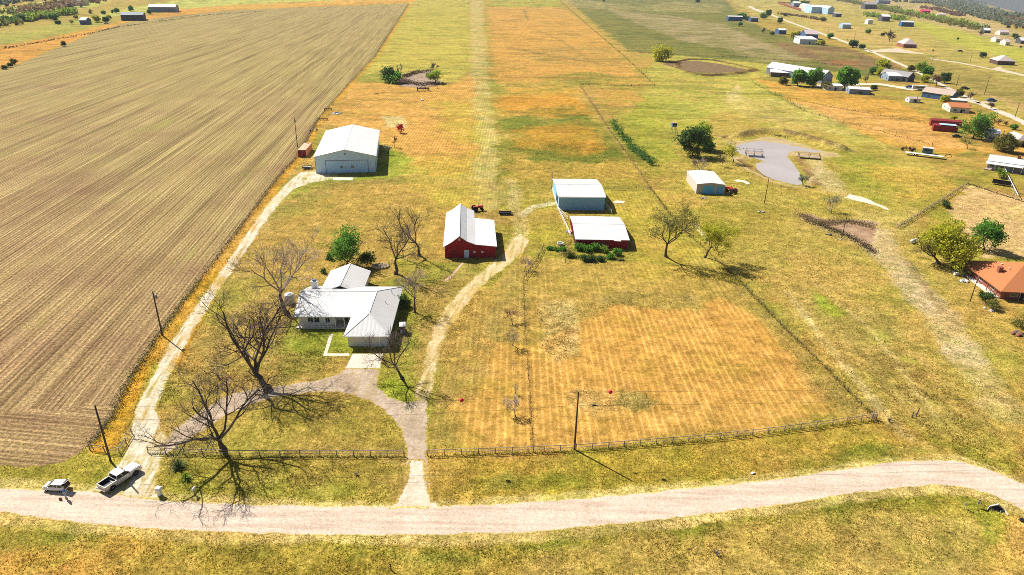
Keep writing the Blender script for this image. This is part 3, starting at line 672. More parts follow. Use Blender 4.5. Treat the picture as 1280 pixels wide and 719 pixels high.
sheet('house_lane', [(1198,122),(1220,127),(1244,127),(1244,129),(1218,129.5),(1196,123.5)], .012, m_lane, .3, 1)
sheet('concrete_slab', [(766,254.5),(780,254.5),(781,251.5),(769,251)], .1, m_conc, .1, .6, thick=.1)
sheet('concrete_slab', [(917,226),(922,224.5),(931,226),(938,229.5),(934,231),(929,228),(921,227.5)], .1, m_conc, .1, .6, thick=.1)
# ------------------------------------------------------------------ surfaces of the buildings
def c3(h): return h
ROOF_W = ribbed('white_metal_roof', (.62, .61, .59), 0, .9, .5, (.36, .31, .27), .35)
ROOF_WY = ribbed('white_metal_roof_cross', (.62, .61, .59), 1, .9, .5, (.36, .31, .27), .35)
ROOF_G = ribbed('old_metal_roof', (.60, .58, .55), 0, .8, .55, (.33, .27, .22), .25)
ROOF_GY = ribbed('old_metal_roof_cross', (.60, .58, .55), 1, .8, .55, (.33, .27, .22), .25)
WALL_W = ribbed('shade_tinted_white_wall', (.58, .78, .97), 0, .35, .5, (.45, .42, .38), .2)  # white metal; blue of the sky-lit shade is put into the colour
WALL_WY = ribbed('white_metal_wall_side', (.66, .69, .72), 1, .35, .5, (.45, .42, .38), .2)
WALL_RED = ribbed('red_board_wall', (.34, .012, .018), 0, .3, .75, (.16, .02, .02), .4, depth=.03)
WALL_REDY = ribbed('red_sheet_wall', (.42, .035, .025), 1, .3, .7, (.25, .04, .03), .4)
WALL_GREY = ribbed('grey_metal_wall', (.42, .41, .38), 0, .35, .55, (.28, .22, .17), .5)
WALL_BLUE_SHADE = ribbed('shade_blue_metal_wall', (.20, .48, .68), 0, .4, .5, (.34, .38, .40), .25)  # white wall in shade, its blue cast painted into the base colour
DOOR_BLUE = ribbed('blue_door_sheet', (.10, .42, .72), 0, .4, .5, (.1, .3, .5), .2)
M_WHITE = plain('white_paint', (.78, .77, .74), .5, .08)
M_TRIM = plain('white_trim', (.74, .74, .72), .45, .06)
M_DARK = plain('dark_opening', (.016, .015, .014), .8, .3)
M_GLASS, _nt, _b = new_mat('window_glass'); _b.inputs['Base Color'].default_value = (.02, .03, .04, 1); _b.inputs['Roughness'].default_value = .06; _b.inputs['Specular IOR Level'].default_value = .7
M_WOOD = plain('weathered_wood', (.34, .26, .19), .85, .35, 2.5)
M_WOODD = plain('dark_wood', (.13, .095, .07), .85, .35, 2.5)
M_POLE = plain('pole_wood', (.085, .065, .055), .85, .3, 1.5)
M_STEEL = plain('galvanised_steel', (.46, .46, .45), .4, .15, 2, .5)
M_RUST = plain('rusty_steel', (.20, .085, .045), .8, .4, 3)
M_RUBBER = plain('rubber', (.018, .018, .02), .85, .2)
M_TAN = plain('tan_brick', (.46, .36, .26), .8, .2, 3)
M_CREAM = plain('cream_siding', (.62, .57, .48), .6, .12)
M_SHGREY = plain('grey_shingle', (.27, .255, .25), .9, .25, 2.5)
M_SHTAN = plain('tan_shingle', (.42, .33, .27), .9, .25, 2.5)
M_SHPINK = plain('pinkish_shingle', (.46, .37, .35), .9, .2, 2.5)
M_SHORANGE = plain('orange_shingle', (.42, .15, .055), .9, .25, 2.0)
M_SHDARK = plain('charcoal_shingle', (.07, .068, .075), .85, .25, 2.5)
M_BLUEGREY = plain('blue_grey_siding', (.20, .25, .33), .6, .15)
M_NAVY = plain('navy_siding', (.045, .10, .22), .6, .15)
M_BRICK = plain('red_brick', (.25, .09, .055), .85, .25, 3)
M_REDP = plain('red_paint', (.42, .03, .025), .5, .2)
M_DKRED = plain('dark_red_steel', (.22, .018, .02), .6, .3)
M_OXIDE = plain('red_oxide_steel', (.50, .13, .045), .6, .25)
M_BLUEW = plain('pale_blue_paint', (.36, .52, .68), .5, .15)
M_CONC = plain('cast_concrete', (.55, .50, .45), .85, .2, 2)

def prism_walls(w, d, wh, rh, axis):
    """solid walls with gables: local x -w/2..w/2, y 0..d"""
    m = MB(); a, b = -w / 2, w / 2
    if axis == 'y':     # ridge runs away from the viewer: gable in the front
        m.mesh([(a, 0, 0), (b, 0, 0), (b, 0, wh), (0, 0, rh), (a, 0, wh), (a, d, 0), (b, d, 0), (b, d, wh), (0, d, rh), (a, d, wh)],
               [(0, 1, 2, 3, 4), (6, 5, 9, 8, 7), (1, 6, 7, 2), (5, 0, 4, 9), (2, 7, 8, 3), (9, 4, 3, 8), (0, 5, 6, 1)])
    elif axis == 'x':
        m.mesh([(a, 0, 0), (b, 0, 0), (b, 0, wh), (a, 0, wh), (a, d, 0), (b, d, 0), (b, d, wh), (a, d, wh), (a, d / 2, rh), (b, d / 2, rh)],
               [(0, 1, 2, 3), (5, 4, 7, 6), (1, 5, 6, 9, 2), (4, 0, 3, 8, 7), (3, 2, 9, 8), (8, 9, 6, 7), (0, 4, 5, 1)])
    else: m.box(a, b, 0, d, 0, wh)
    return m
def roof_mb(w, d, wh, rh, axis, ov=.35, t=.14):
    m = MB(); a, b = -w / 2, w / 2; e = .012
    if axis == 'y':
        s = (rh - wh) / (w / 2); zl = wh - s * ov + t + e; zr = rh + t + e
        m.slab([(a - ov, -ov, zl), (0, -ov, zr), (0, d + ov, zr), (a - ov, d + ov, zl)], t)
        m.slab([(0.004, -ov, zr), (b + ov, -ov, zl), (b + ov, d + ov, zl), (0.004, d + ov, zr)], t)
        m.cbox(0, d / 2, zr + .01, .35, d + 2 * ov + .03, .06)
    elif axis == 'x':
        s = (rh - wh) / (d / 2); zl = wh - s * ov + t + e; zr = rh + t + e
        m.slab([(a - ov, -ov, zl), (b + ov, -ov, zl), (b + ov, d / 2, zr), (a - ov, d / 2, zr)], t)
        m.slab([(a - ov, d / 2 + .004, zr), (b + ov, d / 2 + .004, zr), (b + ov, d + ov, zl), (a - ov, d + ov, zl)], t)
        m.cbox(0, d / 2, zr + .01, w + 2 * ov + .03, .35, .06)
    elif axis == 'hip':
        h = min(w, d) / 2; s = (rh - wh) / h; zl = wh - s * ov + t + e; zr = rh + t + e
        A, B, C, D = (a - ov, -ov, zl), (b + ov, -ov, zl), (b + ov, d + ov, zl), (a - ov, d + ov, zl)
        if w >= d: R1, R2 = (a + h, d / 2, zr), (b - h, d / 2, zr); fs = [[A, B, R2, R1], [B, C, R2], [C, D, R1, R2], [D, A, R1]]
        else: R1, R2 = (0, h, zr), (0, d - h, zr); fs = [[A, B, R1], [B, C, R2, R1], [C, D, R2], [D, A, R1, R2]]
        for f in fs: m.poly(f)
        for p, q in ((A, B), (B, C), (C, D), (D, A)): m.poly([p, (p[0], p[1], p[2] - t), (q[0], q[1], q[2] - t), q])
        m.poly([(p[0], p[1], p[2] - t) for p in (D, C, B, A)])
    elif axis == 'shed':
        m.slab([(a - ov, -ov, wh + t + e), (b + ov, -ov, wh + t + e), (b + ov, d + ov, rh + t + e), (a - ov, d + ov, rh + t + e)], t)
    else:
        m.slab([(a - ov, -ov, wh + t + e), (b + ov, -ov, wh + t + e), (b + ov, d + ov, wh + t + e), (a - ov, d + ov, wh + t + e)], t)
    return m
def window(parent, x, y, z, w, h, face='front', frame=True, mat=None):
    """glass pane with a frame round it, standing just proud of the wall"""
    m = MB(); f = MB(); e = .03; t = .07
    if face == 'front':
        m.box(x - w / 2, x + w / 2, y - e, y - .004, z, z + h)
        for q in ((x - w/2 - t, x - w/2, z - t, z + h + t), (x + w/2, x + w/2 + t, z - t, z + h + t), (x - w/2, x + w/2, z - t, z), (x - w/2, x + w/2, z + h, z + h + t), (x - .02, x + .02, z, z + h)):
            f.box(q[0], q[1], y - e - .03, y - .002, q[2], q[3])
    else:
        s = 1 if face == 'right' else -1
        xs = sorted((x + s * .004, x + s * e)); xf = sorted((x + s * .002, x + s * (e + .03)))
        m.box(xs[0], xs[1], y - w / 2, y + w / 2, z, z + h)
        for q in ((y - w/2 - t, y - w/2, z - t, z + h + t), (y + w/2, y + w/2 + t, z - t, z + h + t), (y - w/2, y + w/2, z - t, z), (y - w/2, y + w/2, z + h, z + h + t), (y - .02, y + .02, z, z + h)):
            f.box(xf[0], xf[1], q[0], q[1], q[2], q[3])
    o_ = m.build('window', mat or M_GLASS, parent)
    if frame: f.build('frame', M_TRIM, o_)
    return o_
def door(parent, x, y, w, h, mat, z=.02, trim=True, face='front'):
    m = MB(); f = MB()
    if face == 'front':
        m.box(x - w/2, x + w/2, y - .05, y - .004, z, z + h)
        f.box(x - w/2 - .1, x - w/2, y - .07, y - .003, z, z + h + .1); f.box(x + w/2, x + w/2 + .1, y - .07, y - .003, z, z + h + .1); f.box(x - w/2, x + w/2, y - .07, y - .003, z + h, z + h + .1)
    else:
        s = 1 if face == 'right' else -1; xs = sorted((x + s * .004, x + s * .05)); xf = sorted((x + s * .003, x + s * .07))
        m.box(xs[0], xs[1], y - w/2, y + w/2, z, z + h)
        f.box(*xf, y - w/2 - .1, y - w/2, z, z + h + .1); f.box(*xf, y + w/2, y + w/2 + .1, z, z + h + .1); f.box(*xf, y - w/2, y + w/2, z + h, z + h + .1)
    o_ = m.build('door', mat, parent)
    if trim: f.build('frame', M_TRIM, o_)
    return o_

# ------------------------------------------------------------------ the big white hangar
o0 = G(433, 216.0)
hg = empty('hangar', o0, math.radians(9.0), 'large white metal hangar with wide closed door at end of the gravel drive', 'hangar')
W, D, wh, rh = 23.2, 49.0, 6.6, 9.2
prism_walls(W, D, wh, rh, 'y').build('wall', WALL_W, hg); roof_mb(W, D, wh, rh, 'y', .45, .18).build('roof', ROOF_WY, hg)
m = MB(); m.box(-7.6, 8.6, -.12, -.004, .05, 4.9); hd = m.build('hangar_door', ribbed('shade_tinted_door_sheet', (.50, .73, .97), 0, .6, .5, (.45, .42, .38), .2), hg)  # white door, blue shade tint painted in as on the wall
m = MB(); m.box(-7.8, 8.8, -.16, -.006, 4.902, 5.05); m.box(-7.8, -7.602, -.16, -.006, .05, 4.9); m.box(8.602, 8.8, -.16, -.006, .05, 4.9); m.build('frame', M_SHGREY, hd)
for x in (-1.7, 2.6): m = MB(); m.box(x - .55, x + .55, -.16, -.122, 1.9, 2.8); m.build('window', M_GLASS, hd)
m = MB(); m.box(-.35, .35, -.08, -.004, 7.2, 7.8); m.build('gable_vent', M_SHGREY, hg)
for x in (-W/2 - .03, W/2 + .03): MB().cbox(x, -.03, wh/2, .14, .14, wh - .1).build('corner_trim', M_SHGREY, hg)
m = MB(); m.cbox(-W/2 - .5, D/2, wh - .1, .16, D + .6, .18); m.cbox(W/2 + .5, D/2, wh - .1, .16, D + .6, .18); m.build('gutter', M_TRIM, hg)
door(hg, W/2, 6.5, 1.1, 2.1, M_TRIM, face='right')
for y in (14, 26, 38): window(hg, W/2, y, 3.0, 1.8, .9, 'right')

# ------------------------------------------------------------------ red barn with lean-to
o0 = G(589.2, 322.2)
rb = empty('red_barn', o0, math.radians(4.0), 'red barn under steep white metal roof with lower lean-to on its right', 'barn')
ex, ey, ez, rx, rz_ = -7.2, 1.1, 3.9, -3.3, 6.3
m = MB(); d = 29.0; d2 = 22.0
m.mesh([(-7.3, 0, 0), (1.0, 0, 0), (1.0, 0, 3.9), (-3.3, 0, 6.2), (-7.3, 0, 3.4), (-7.3, d, 0), (1.0, d, 0), (1.0, d, 3.9), (-3.3, d, 6.2), (-7.3, d, 3.4)],
       [(0, 1, 2, 3, 4), (6, 5, 9, 8, 7), (1, 6, 7, 2), (5, 0, 4, 9), (2, 7, 8, 3), (9, 4, 3, 8)])
m.mesh([(1.002, 0, 0), (6.8, 0, 0), (6.8, 0, 3.3), (1.002, 0, 3.85), (1.002, d2, 0), (6.8, d2, 0), (6.8, d2, 3.3), (1.002, d2, 3.85)],
       [(0, 1, 2, 3), (5, 4, 7, 6), (1, 5, 6, 2), (3, 2, 6, 7)])
m.build('wall', WALL_RED, rb)
m = MB(); t = .14; o_ = .4
zs = [(-7.8, 3.28), (-5.4, 4.75), (-3.3, 6.42)]
for (xa, za), (xb, zb) in zip(zs, zs[1:]): m.slab([(xa, -o_, za + t), (xb - .003, -o_, zb + t), (xb - .003, d + o_, zb + t), (xa, d + o_, za + t)], t)
zs = [(-3.3, 6.42), (-1.2, 4.95), (1.1, 4.02)]
for (xa, za), (xb, zb) in zip(zs, zs[1:]): m.slab([(xa + .003, -o_, za + t), (xb, -o_, zb + t), (xb, d + o_, zb + t), (xa + .003, d + o_, za + t)], t)
m.cbox(-3.3, d / 2, 6.57, .3, d + .9, .07); m.build('roof', ROOF_WY, rb)
m = MB(); m.slab([(1.104, -o_, 4.02 + t - .03), (7.2, -o_, 3.36 + t), (7.2, d2 + o_, 3.36 + t), (1.104, d2 + o_, 4.02 + t - .03)], t); m.build('lean_to_roof', ROOF_WY, rb)
door(rb, -1.3, 0, 1.15, 2.2, plain('pale_blue_door', (.55, .72, .82), .5, .1))
m = MB(); m.box(-5.6, -4.1, -.05, -.004, .9, 2.4); wd = m.build('shutter', plain('dark_red_boards', (.19, .02, .018), .8, .25), rb)
for x in (.9, 3.1): window(rb, x, 0, 1.55, .42, .42, mat=M_TRIM)
m = MB(); m.cbox(-3.3, -.06, 5.5, .5, .1, .6); m.build('gable_vent', M_TRIM, rb)
for x in (-7.33, 6.83): MB().cbox(x, -.03, 1.65, .12, .12, 3.25).build('corner_trim', plain('faded_red_trim', (.36, .05, .04), .7, .2), rb)

# ------------------------------------------------------------------ white pole barn, blue of the shaded front put into its wall colour
o0 = G(726.5, 263.0)
pb = empty('pole_barn', o0, math.radians(2.5), 'pole barn with plain white front wall coloured blue for shade and white gable roof', 'barn')
W, D, wh, rh = 15.7, 21.5, 4.8, 5.9
prism_walls(W, D, wh, rh, 'x').build('wall', WALL_BLUE_SHADE, pb); roof_mb(W, D, wh, rh, 'x', .35, .14).build('roof', ROOF_W, pb)
m = MB(); m.box(-W/2 - .06, -W/2 - .004, 3, 8, .03, 3.8); m.build('side_door', M_DARK, pb)
m = MB(); m.cbox(0, -.5, wh - .1, W + .5, .14, .16); m.build('gutter', M_TRIM, pb)

# ------------------------------------------------------------------ low red livestock barn
o0 = G(752, 310.5)
lb = empty('livestock_barn', o0, math.radians(0.5), 'low dark red barn with weathered pale roof behind a row of bushes', 'barn')
W, D, wh, rh = 15.2, 20.5, 2.75, 3.9
m = prism_walls(W, D, wh, rh, 'x'); m.build('wall', WALL_RED, lb); roof_mb(W, D, wh, rh, 'x', .4, .12).build('roof', ROOF_G, lb)
m = MB(); m.box(-.9, .9, -.05, -.004, 1.2, 2.0); m.build('hatch', M_WOODD, lb)
for y0, y1 in ((1.5, 5), (7, 11), (13.5, 18)): MB().box(-W/2 - .05, -W/2 - .004, y0, y1, .05, 2.2).build('open_bay', M_DARK, lb)
for y in (.06, 6, 12.2, 20.4): MB().cbox(-W/2 - .1, y, 1.4, .18, .2, 2.7).build('bay_post', plain('bright_red_posts', (.5, .035, .025), .6, .15), lb)
m = MB(); m.slab([(3.3, -.9, 2.72), (5.4, -1.0, 2.66), (5.5, -.1, 2.93), (3.3, -.1, 2.95)], .05); m.build('loose_roof_sheet', ROOF_G, lb)

# ------------------------------------------------------------------ grey shed by the pond
o0 = G(887.5, 242.5)
gs = empty('metal_shed', o0, math.radians(-1.5), 'grey metal shed with two bright blue door openings standing near the pond', 'shed')
W, D, wh, rh = 10.4, 18.5, 3.6, 4.2
prism_walls(W, D, wh, rh, 'y').build('wall', ribbed('pale_shed_wall', (.52, .50, .45), 1, .4, .55, (.34, .28, .22), .4), gs); roof_mb(W, D, wh, rh, 'y', .15, .1).build('roof', ROOF_GY, gs)
m = MB(); m.box(-W/2 + .02, W/2 - .02, -.03, -.004, 0, wh - .03); m.build('front_cladding', WALL_GREY, gs)
for x0, x1 in ((-2.9, 1.2), (2.3, 4.7)):
    m = MB(); m.box(x0, x1, -.07, -.034, .05, 3.0); m.build('door', DOOR_BLUE, gs)

# ------------------------------------------------------------------ the farmhouse
o0 = G(458.9, 434)
fh = empty('farmhouse', o0, math.radians(2.4), 'single-storey farmhouse with L-shaped white metal roof and attached garage', 'house')
z0, zr = 2.75, 5.3
m = MB()
m.box(-4.0, 4.3, .35, 9.4, 0, z0); m.box(-16.6, -8.6, 9.6, 23.6, 0, z0); m.box(-8.598, 4.3, 11.8, 23.6, 0, z0)
m.mesh([(-16.6, 9.6, z0), (-16.6, 23.6, z0), (-16.6, 16.5, zr - .25)], [(0, 1, 2)])
m.build('wall', plain('white_brick_wall', (.70, .68, .63), .75, .1, 2.5), fh)
m = MB(); e = .14
F_ST = [(-17.5, 8.5), (-4.7, 8.5), (0, 16.5), (-17.5, 16.5)]
def Z(x, y, z): return (x, y, z + e)
m.poly([Z(-17.5, 8.5, z0), Z(-4.7, 8.5, z0), Z(0, 16.5, zr), Z(-17.5, 16.5, zr)])
m.poly([Z(-17.5, 16.5, zr), Z(0, 16.5, zr), Z(5, 24.6, z0), Z(-17.5, 24.6, z0)])
rfA = m.build('roof', ROOF_W, fh)
m = MB()
m.poly([Z(-4.7, -.6, z0), Z(0, 5, zr), Z(0, 16.5, zr), Z(-4.7, 8.5, z0)])
m.poly([Z(5, -.6, z0), Z(5, 24.6, z0), Z(0, 16.5, zr), Z(0, 5, zr)])
m.build('garage_roof', ROOF_GY, fh)
m = MB(); m.poly([Z(-4.7, -.6, z0), Z(5, -.6, z0), Z(0, 5, zr)]); m.build('hip_end', ROOF_W, fh)
m = MB()
E_ = [(-17.5, 8.5), (-4.7, 8.5), (-4.7, -.6), (5, -.6), (5, 24.6), (-17.5, 24.6)]
for p, q in zip(E_, E_[1:] + E_[:1]): m.poly([(p[0], p[1], z0 + e), (p[0], p[1], z0 - .06), (q[0], q[1], z0 - .06), (q[0], q[1], z0 + e)])
m.poly([(-17.5, 24.6, z0 - .05), (-17.5, 8.5, z0 - .05), (-4.7, 8.5, z0 - .05), (-4.7, 24.6, z0 - .05)])
m.poly([(-4.69, 24.6, z0 - .05), (-4.69, -.6, z0 - .05), (5, -.6, z0 - .05), (5, 24.6, z0 - .05)])
m.build('eaves', M_TRIM, fh)
m = MB()
for p, q in (((0, 5, zr), (0, 16.5, zr)), ((-17.5, 16.5, zr), (0, 16.5, zr)), ((-4.7, -.6, z0), (0, 5, zr)), ((5, -.6, z0), (0, 5, zr)), ((5, 24.6, z0), (0, 16.5, zr))):
    m.tube([(p[0], p[1], p[2] + e), (q[0], q[1], q[2] + e)], .1, 5)
m.build('ridge_cap', M_TRIM, fh)
gd = MB().box(-3.4, 2.6, .22, .346, .03, 2.25).build('garage_door', ribbed('garage_door_panels', (.70, .66, .58), 2, .5, .5, (.5, .45, .4), .2), fh)
m = MB(); m.box(-3.6, -3.4, .2, .344, .03, 2.4); m.box(2.6, 2.8, .2, .344, .03, 2.4); m.box(-3.4, 2.6, .2, .344, 2.252, 2.4); m.build('frame', M_TRIM, gd)
for x in (-14.0, -12.6): window(fh, x, 9.6, .9, 1.1, 1.3)
window(fh, -10.2, 9.6, .9, .9, 1.2)
door(fh, -6.6, 11.8, 1.1, 2.1, M_WOODD); window(fh, -5.0, 11.8, .9, 1.0, 1.2)
for y in (3, 8, 14, 19): window(fh, 4.3, y, .9, 1.3, 1.2, 'right')
for y in (12.5, 20): window(fh, -16.6, y, .9, 1.2, 1.2, 'left')
m = MB(); m.box(-17.0, -4.4, 8.2, 9.58, 0, .22); m.box(-8.59, -4.2, 9.582, 11.78, 0, .22); m.build('porch_floor', M_CONC, fh)
for x in (-8.4, -6.4): MB().cbox(x, 8.9, 1.46, .16, .16, 2.45).build('porch_post', M_TRIM, fh)
m = MB(); m.box(-16.4, -9.2, 8.3, 8.36, .5, .58); m.box(-16.4, -9.2, 8.3, 8.36, .9, .98)
for k in range(9): m.cbox(-16.3 + k * .88, 8.33, .6, .07, .07, .76)
m.build('porch_railing', M_TRIM, fh)
m = MB(); m.box(-16.0, -14.7, 20.4, 21.4, 3.2, 5.9); m.box(-16.1, -14.6, 20.3, 21.5, 5.9, 6.05); ch = m.build('chimney', M_WHITE, rfA)
MB().cbox(-15.35, 20.9, 6.25, .7, .6, .4).build('flue', M_BLUEGREY, ch)
for x, y in ((2.4, 13), (3.0, 19)): MB().lathe([(.09, 3.4), (.09, 4.7)], 8, (x, y, 0)).build('vent_pipe', M_STEEL, fh)

# rear wing: a gable running back from the main roof
m = MB(); m.box(-13.9, -4.9, 23.605, 33.6, 0, 3.0); m.mesh([(-13.9, 33.6, 3.002), (-4.9, 33.6, 3.002), (-9.4, 33.6, 4.75)], [(1, 0, 2)]); m.build('rear_wing_wall', plain('white_siding', (.68, .67, .64), .6, .1), fh)
m = MB(); m.slab([(-14.5, 20.5, 2.95), (-9.4, 20.5, 4.98), (-9.4, 34.1, 4.98), (-14.5, 34.1, 2.95)], .14); m.slab([(-9.397, 20.5, 4.98), (-4.3, 20.5, 2.95), (-4.3, 34.1, 2.95), (-9.397, 34.1, 4.98)], .14); m.cbox(-9.4, 27.3, 5.0, .3, 13.6, .06); m.build('rear_wing_roof', ROOF_GY, fh)

# orange roofed house at the right edge
oh = empty('ranch_house', G(1250, 373.5) , math.radians(-5), 'dark brick ranch house under broad orange shingle hip roof at right edge', 'house')
m = MB(); m.box(0, 22, 0, 19, 0, 2.7); m.build('wall', M_BRICK, oh)
rm = roof_mb(22, 19, 2.7, 6.4, 'hip', 1.1, .2); rm.v = [(x + 11, y, z) for x, y, z in rm.v]; rf = rm.build('roof', M_SHORANGE, oh)
m = MB(); m.box(2.6, 3.6, 8, 9.0, 3.2, 5.3); m.box(2.5, 3.7, 7.9, 9.1, 5.3, 5.45); m.build('chimney', M_BRICK, rf)
for x, y in ((5.0, 11.5), (5.3, 8.4)): MB().lathe([(.16, 3.6), (.16, 5.1), (.24, 5.1), (.24, 5.3)], 8, (x, y, 0)).build('vent_pipe', M_CREAM, rf)
for x in (3, 7, 12): window(oh, x, 0, .9, 1.6, 1.2)
for y in (4, 9.5, 15): window(oh, 0, y, .9, 1.5, 1.2, 'left')
door(oh, 5, 0, 1.0, 2.1, M_DARK)
m = MB(); m.box(-1.6, -.01, .5, 18.5, 0, .16); m.build('porch_floor', M_CONC, oh)
for y in (.8, 5, 9.5, 14, 18): MB().cbox(-.85, y, 1.3, .14, .14, 2.5).build('porch_post', M_BRICK, oh)

# house with long white roof at the right edge
mh = empty('mobile_home', G(1262, 214.5), math.radians(-36), 'long house with bright white roof and shaded front porch by the corral', 'house')
prism_walls(17, 10.5, 3.4, 5.0, 'x').build('wall', plain('grey_siding', (.32, .32, .34), .6, .12), mh); roof_mb(17, 10.5, 3.4, 5.0, 'x', .4, .16).build('roof', ROOF_W, mh)
m = MB(); m.slab([(-9.2, -3.6, 2.75), (4.2, -3.6, 2.75), (4.2, -.02, 3.25), (-9.2, -.02, 3.25)], .12); pr = m.build('porch_roof', ROOF_W, mh)
for x in (-9, -5.6, -2.2, 1.0, 4.0): MB().cbox(x, -3.4, 1.3, .16, .16, 2.6).build('porch_post', M_TRIM, mh)
for x in (-6.8, -3, 1.6, 6): window(mh, x, 0, .9, 1.3, 1.2)
door(mh, -.8, 0, 1, 2.1, M_BLUEW); m = MB(); m.box(-9.2, 4.2, -3.7, -.01, 0, .3); m.build('porch_floor', M_WOOD, mh)
m = MB(); m.box(1.2, 2.4, 4.5, 5.4, 4.3, 6.1); m.build('chimney', M_BRICK, mh)

# ------------------------------------------------------------------ smaller and farther buildings
def bld(name, label, cat, px, py, wpx, dep, wh, rh, axis, wall, roof, rot=0, group=None, wins=2, dr=True, ov=.4, doorm=None):
    w_ = wpx * mpp(px, py); q_ = G(px, py); q_.z = float(land(np.array([q_.x]), np.array([q_.y]))[0]); b0 = empty(name, q_, math.radians(rot), label, cat, group)
    s = max(1.0, min(w_ / 14, 2.2)); s = 1.0 if wh < 3.2 else min(s, wh / 3.2)
    prism_walls(w_, dep, wh, rh, axis if axis in ('x', 'y') else 'flat').build('wall', wall, b0)
    roof_mb(w_, dep, wh, rh, axis, ov, .15 * s).build('roof', roof, b0)
    for k in range(wins):
        x = -w_ / 2 + w_ * (k + .6) / (wins + .3)
        window(b0, x, 0, .9 * s, 1.4 * s, 1.15 * s, frame=False); window(b0, -w_/2, dep * (k + .5) / wins, .9 * s, 1.4 * s, 1.1 * s, 'left', frame=False)
    if dr: door(b0, w_ * .08, 0, 1.1 * s, 2.1 * s, doorm or M_DARK, trim=False)
    return b0
M_FARW = plain('chalk_white_metal', (.6, .59, .57), .5, .08)
WB = plain('white_shed_wall', (.6, .6, .6), .6, .12)
bld('metal_barn', 'long white barn with blue-grey gable end behind two green trees', 'barn', 1033, 104, 17, 62, 5.5, 9.5, 'y', M_BLUEGREY, M_FARW, 24, wins=0)
bld('open_shed', 'white-roofed shed on posts at far left of the white barn', 'shed', 974, 96.5, 21, 22, 3.6, 5, 'x', M_WOODD, M_FARW, -14, wins=2)
bld('porch_shed', 'low white-roofed building between two green trees below white barn', 'shed', 1042, 113, 20, 14, 3.2, 4, 'x', WB, M_FARW, -8, wins=2)
bld('storage_shed', 'long low pale-roofed shed in shade right of the big green tree', 'shed', 1074, 118, 24, 15, 3.4, 4.2, 'x', M_BLUEGREY, M_FARW, -14, wins=1)
bld('bungalow', 'white-roofed bungalow left of dark gabled house in the roadside cluster', 'house', 1119, 101.5, 17, 18, 4, 6, 'x', M_BLUEGREY, M_FARW, -8)
bld('bungalow', 'charcoal-gabled grey-roofed house beside white bungalow in the roadside cluster', 'house', 1138, 102.5, 12, 26, 4, 7.5, 'y', M_SHDARK, M_SHGREY, 25)
bld('bungalow', 'tan-roofed house with deep blue gable end near the pale road', 'house', 1192, 126.5, 13, 21, 4, 7.0, 'y', M_NAVY, M_SHTAN, 30)
bld('bungalow', 'house with orange shingle roof and white lean-to beside tan-roofed house', 'house', 1199, 141, 22, 16, 3.2, 5, 'x', M_CREAM, M_SHORANGE, -14)
bld('carport', 'flat white carport roof above the orange-roofed house', 'carport', 1197, 131.5, 20, 9, 3, 3, 'flat', M_BLUEGREY, M_FARW, -12, wins=0)
bld('cottage', 'small white cottage with pale green front between two round trees', 'house', 1240, 176, 13, 12, 3.6, 5, 'x', plain('pale_green_siding', (.52, .6, .52), .6, .1), M_FARW, -25)
bld('cottage', 'pink-roofed house cut by right edge behind the bushy round tree', 'house', 1277, 184, 12, 14, 3.4, 5.4, 'hip', M_BRICK, M_SHPINK, -10)
bld('chicken_coop', 'small coop with white end and brown roof in orange hay field', 'coop', 1143, 128.5, 13, 7, 2.6, 3.4, 'x', plain('white_coop', (.7, .68, .64), .7, .1), M_SHTAN, -8, wins=1)
for k, (lab, x, y, wpx) in enumerate((('long low dark red metal shed touching the orange hay field', 1182, 158.5, 34), ('dark red metal shed with pale blue sheet on its roof', 1181, 164.8, 27))):
    b0 = bld('loafing_shed', lab, 'shed', x, y, wpx, 4.5, 2.9, 3.3, 'shed', M_DKRED, M_DKRED if k == 0 else M_DKRED, -20, 'dark red sheds', wins=0, dr=False, ov=.1)
    if k: MB().slab([(-3, .2, 3.55), (5, .2, 3.55), (5, 4.3, 3.75), (-3, 4.3, 3.75)], .04).build('loose_sheet', M_BLUEW, b0)
# farther houses
bld('trailer_house', 'long white trailer house with dark blue front left of a green tree', 'house', 919, 26.3, 17.5, 16, 8, 9.5, 'x', M_NAVY, M_FARW, 0, wins=0)
bld('trailer_house', 'dark blue low house right of green tree beside curve of pale road', 'house', 943, 27.5, 9, 18, 7, 9, 'x', M_NAVY, M_SHGREY, 0, wins=1)
bld('farm_shed', 'small white-sided shed with dark front above the brown pasture', 'shed', 978, 43, 9, 18, 6, 8, 'x', M_NAVY, M_FARW, 0, wins=1)
bld('farm_shed', 'broad pale metal building beside a yellow tree at brown pasture edge', 'barn', 1010, 55.5, 21, 30, 6, 8, 'shed', plain('pale_sheet', (.6, .62, .64), .6, .1), M_FARW, -6, wins=0)
bld('cottage', 'grey-roofed house with blue gable behind the broad pale metal building', 'house', 1014, 49.5, 15, 30, 7, 12, 'x', M_NAVY, M_SHPINK, -8)
bld('workshop', 'biggest white and blue building far up the valley with several sections', 'workshop', 1024, 17, 20, 60, 16, 20, 'x', M_BLUEW, M_FARW, -4, wins=2)
bld('workshop', 'white gabled wing right of the biggest white and blue building', 'workshop', 1038, 18, 8, 50, 14, 20, 'y', M_BLUEW, M_FARW, 4, wins=0)
bld('workshop', 'white wing left of the biggest white and blue building', 'workshop', 1011, 14, 6, 50, 14, 19, 'y', M_CREAM, M_FARW, 4, wins=0)
bld('farm_shed', 'small white shed with dark open front right of the biggest building', 'shed', 1048, 21.5, 7, 20, 8, 9, 'shed', M_SHDARK, M_FARW, 0, wins=0)
bld('farm_shed', 'blue-grey shed alone in the tan field below biggest building', 'shed', 1058, 36, 10, 22, 7, 9, 'x', plain('steel_blue', (.3, .4, .48), .5, .1), plain('steel_blue_roof', (.42, .5, .56), .5, .1), -8, wins=1, dr=False)
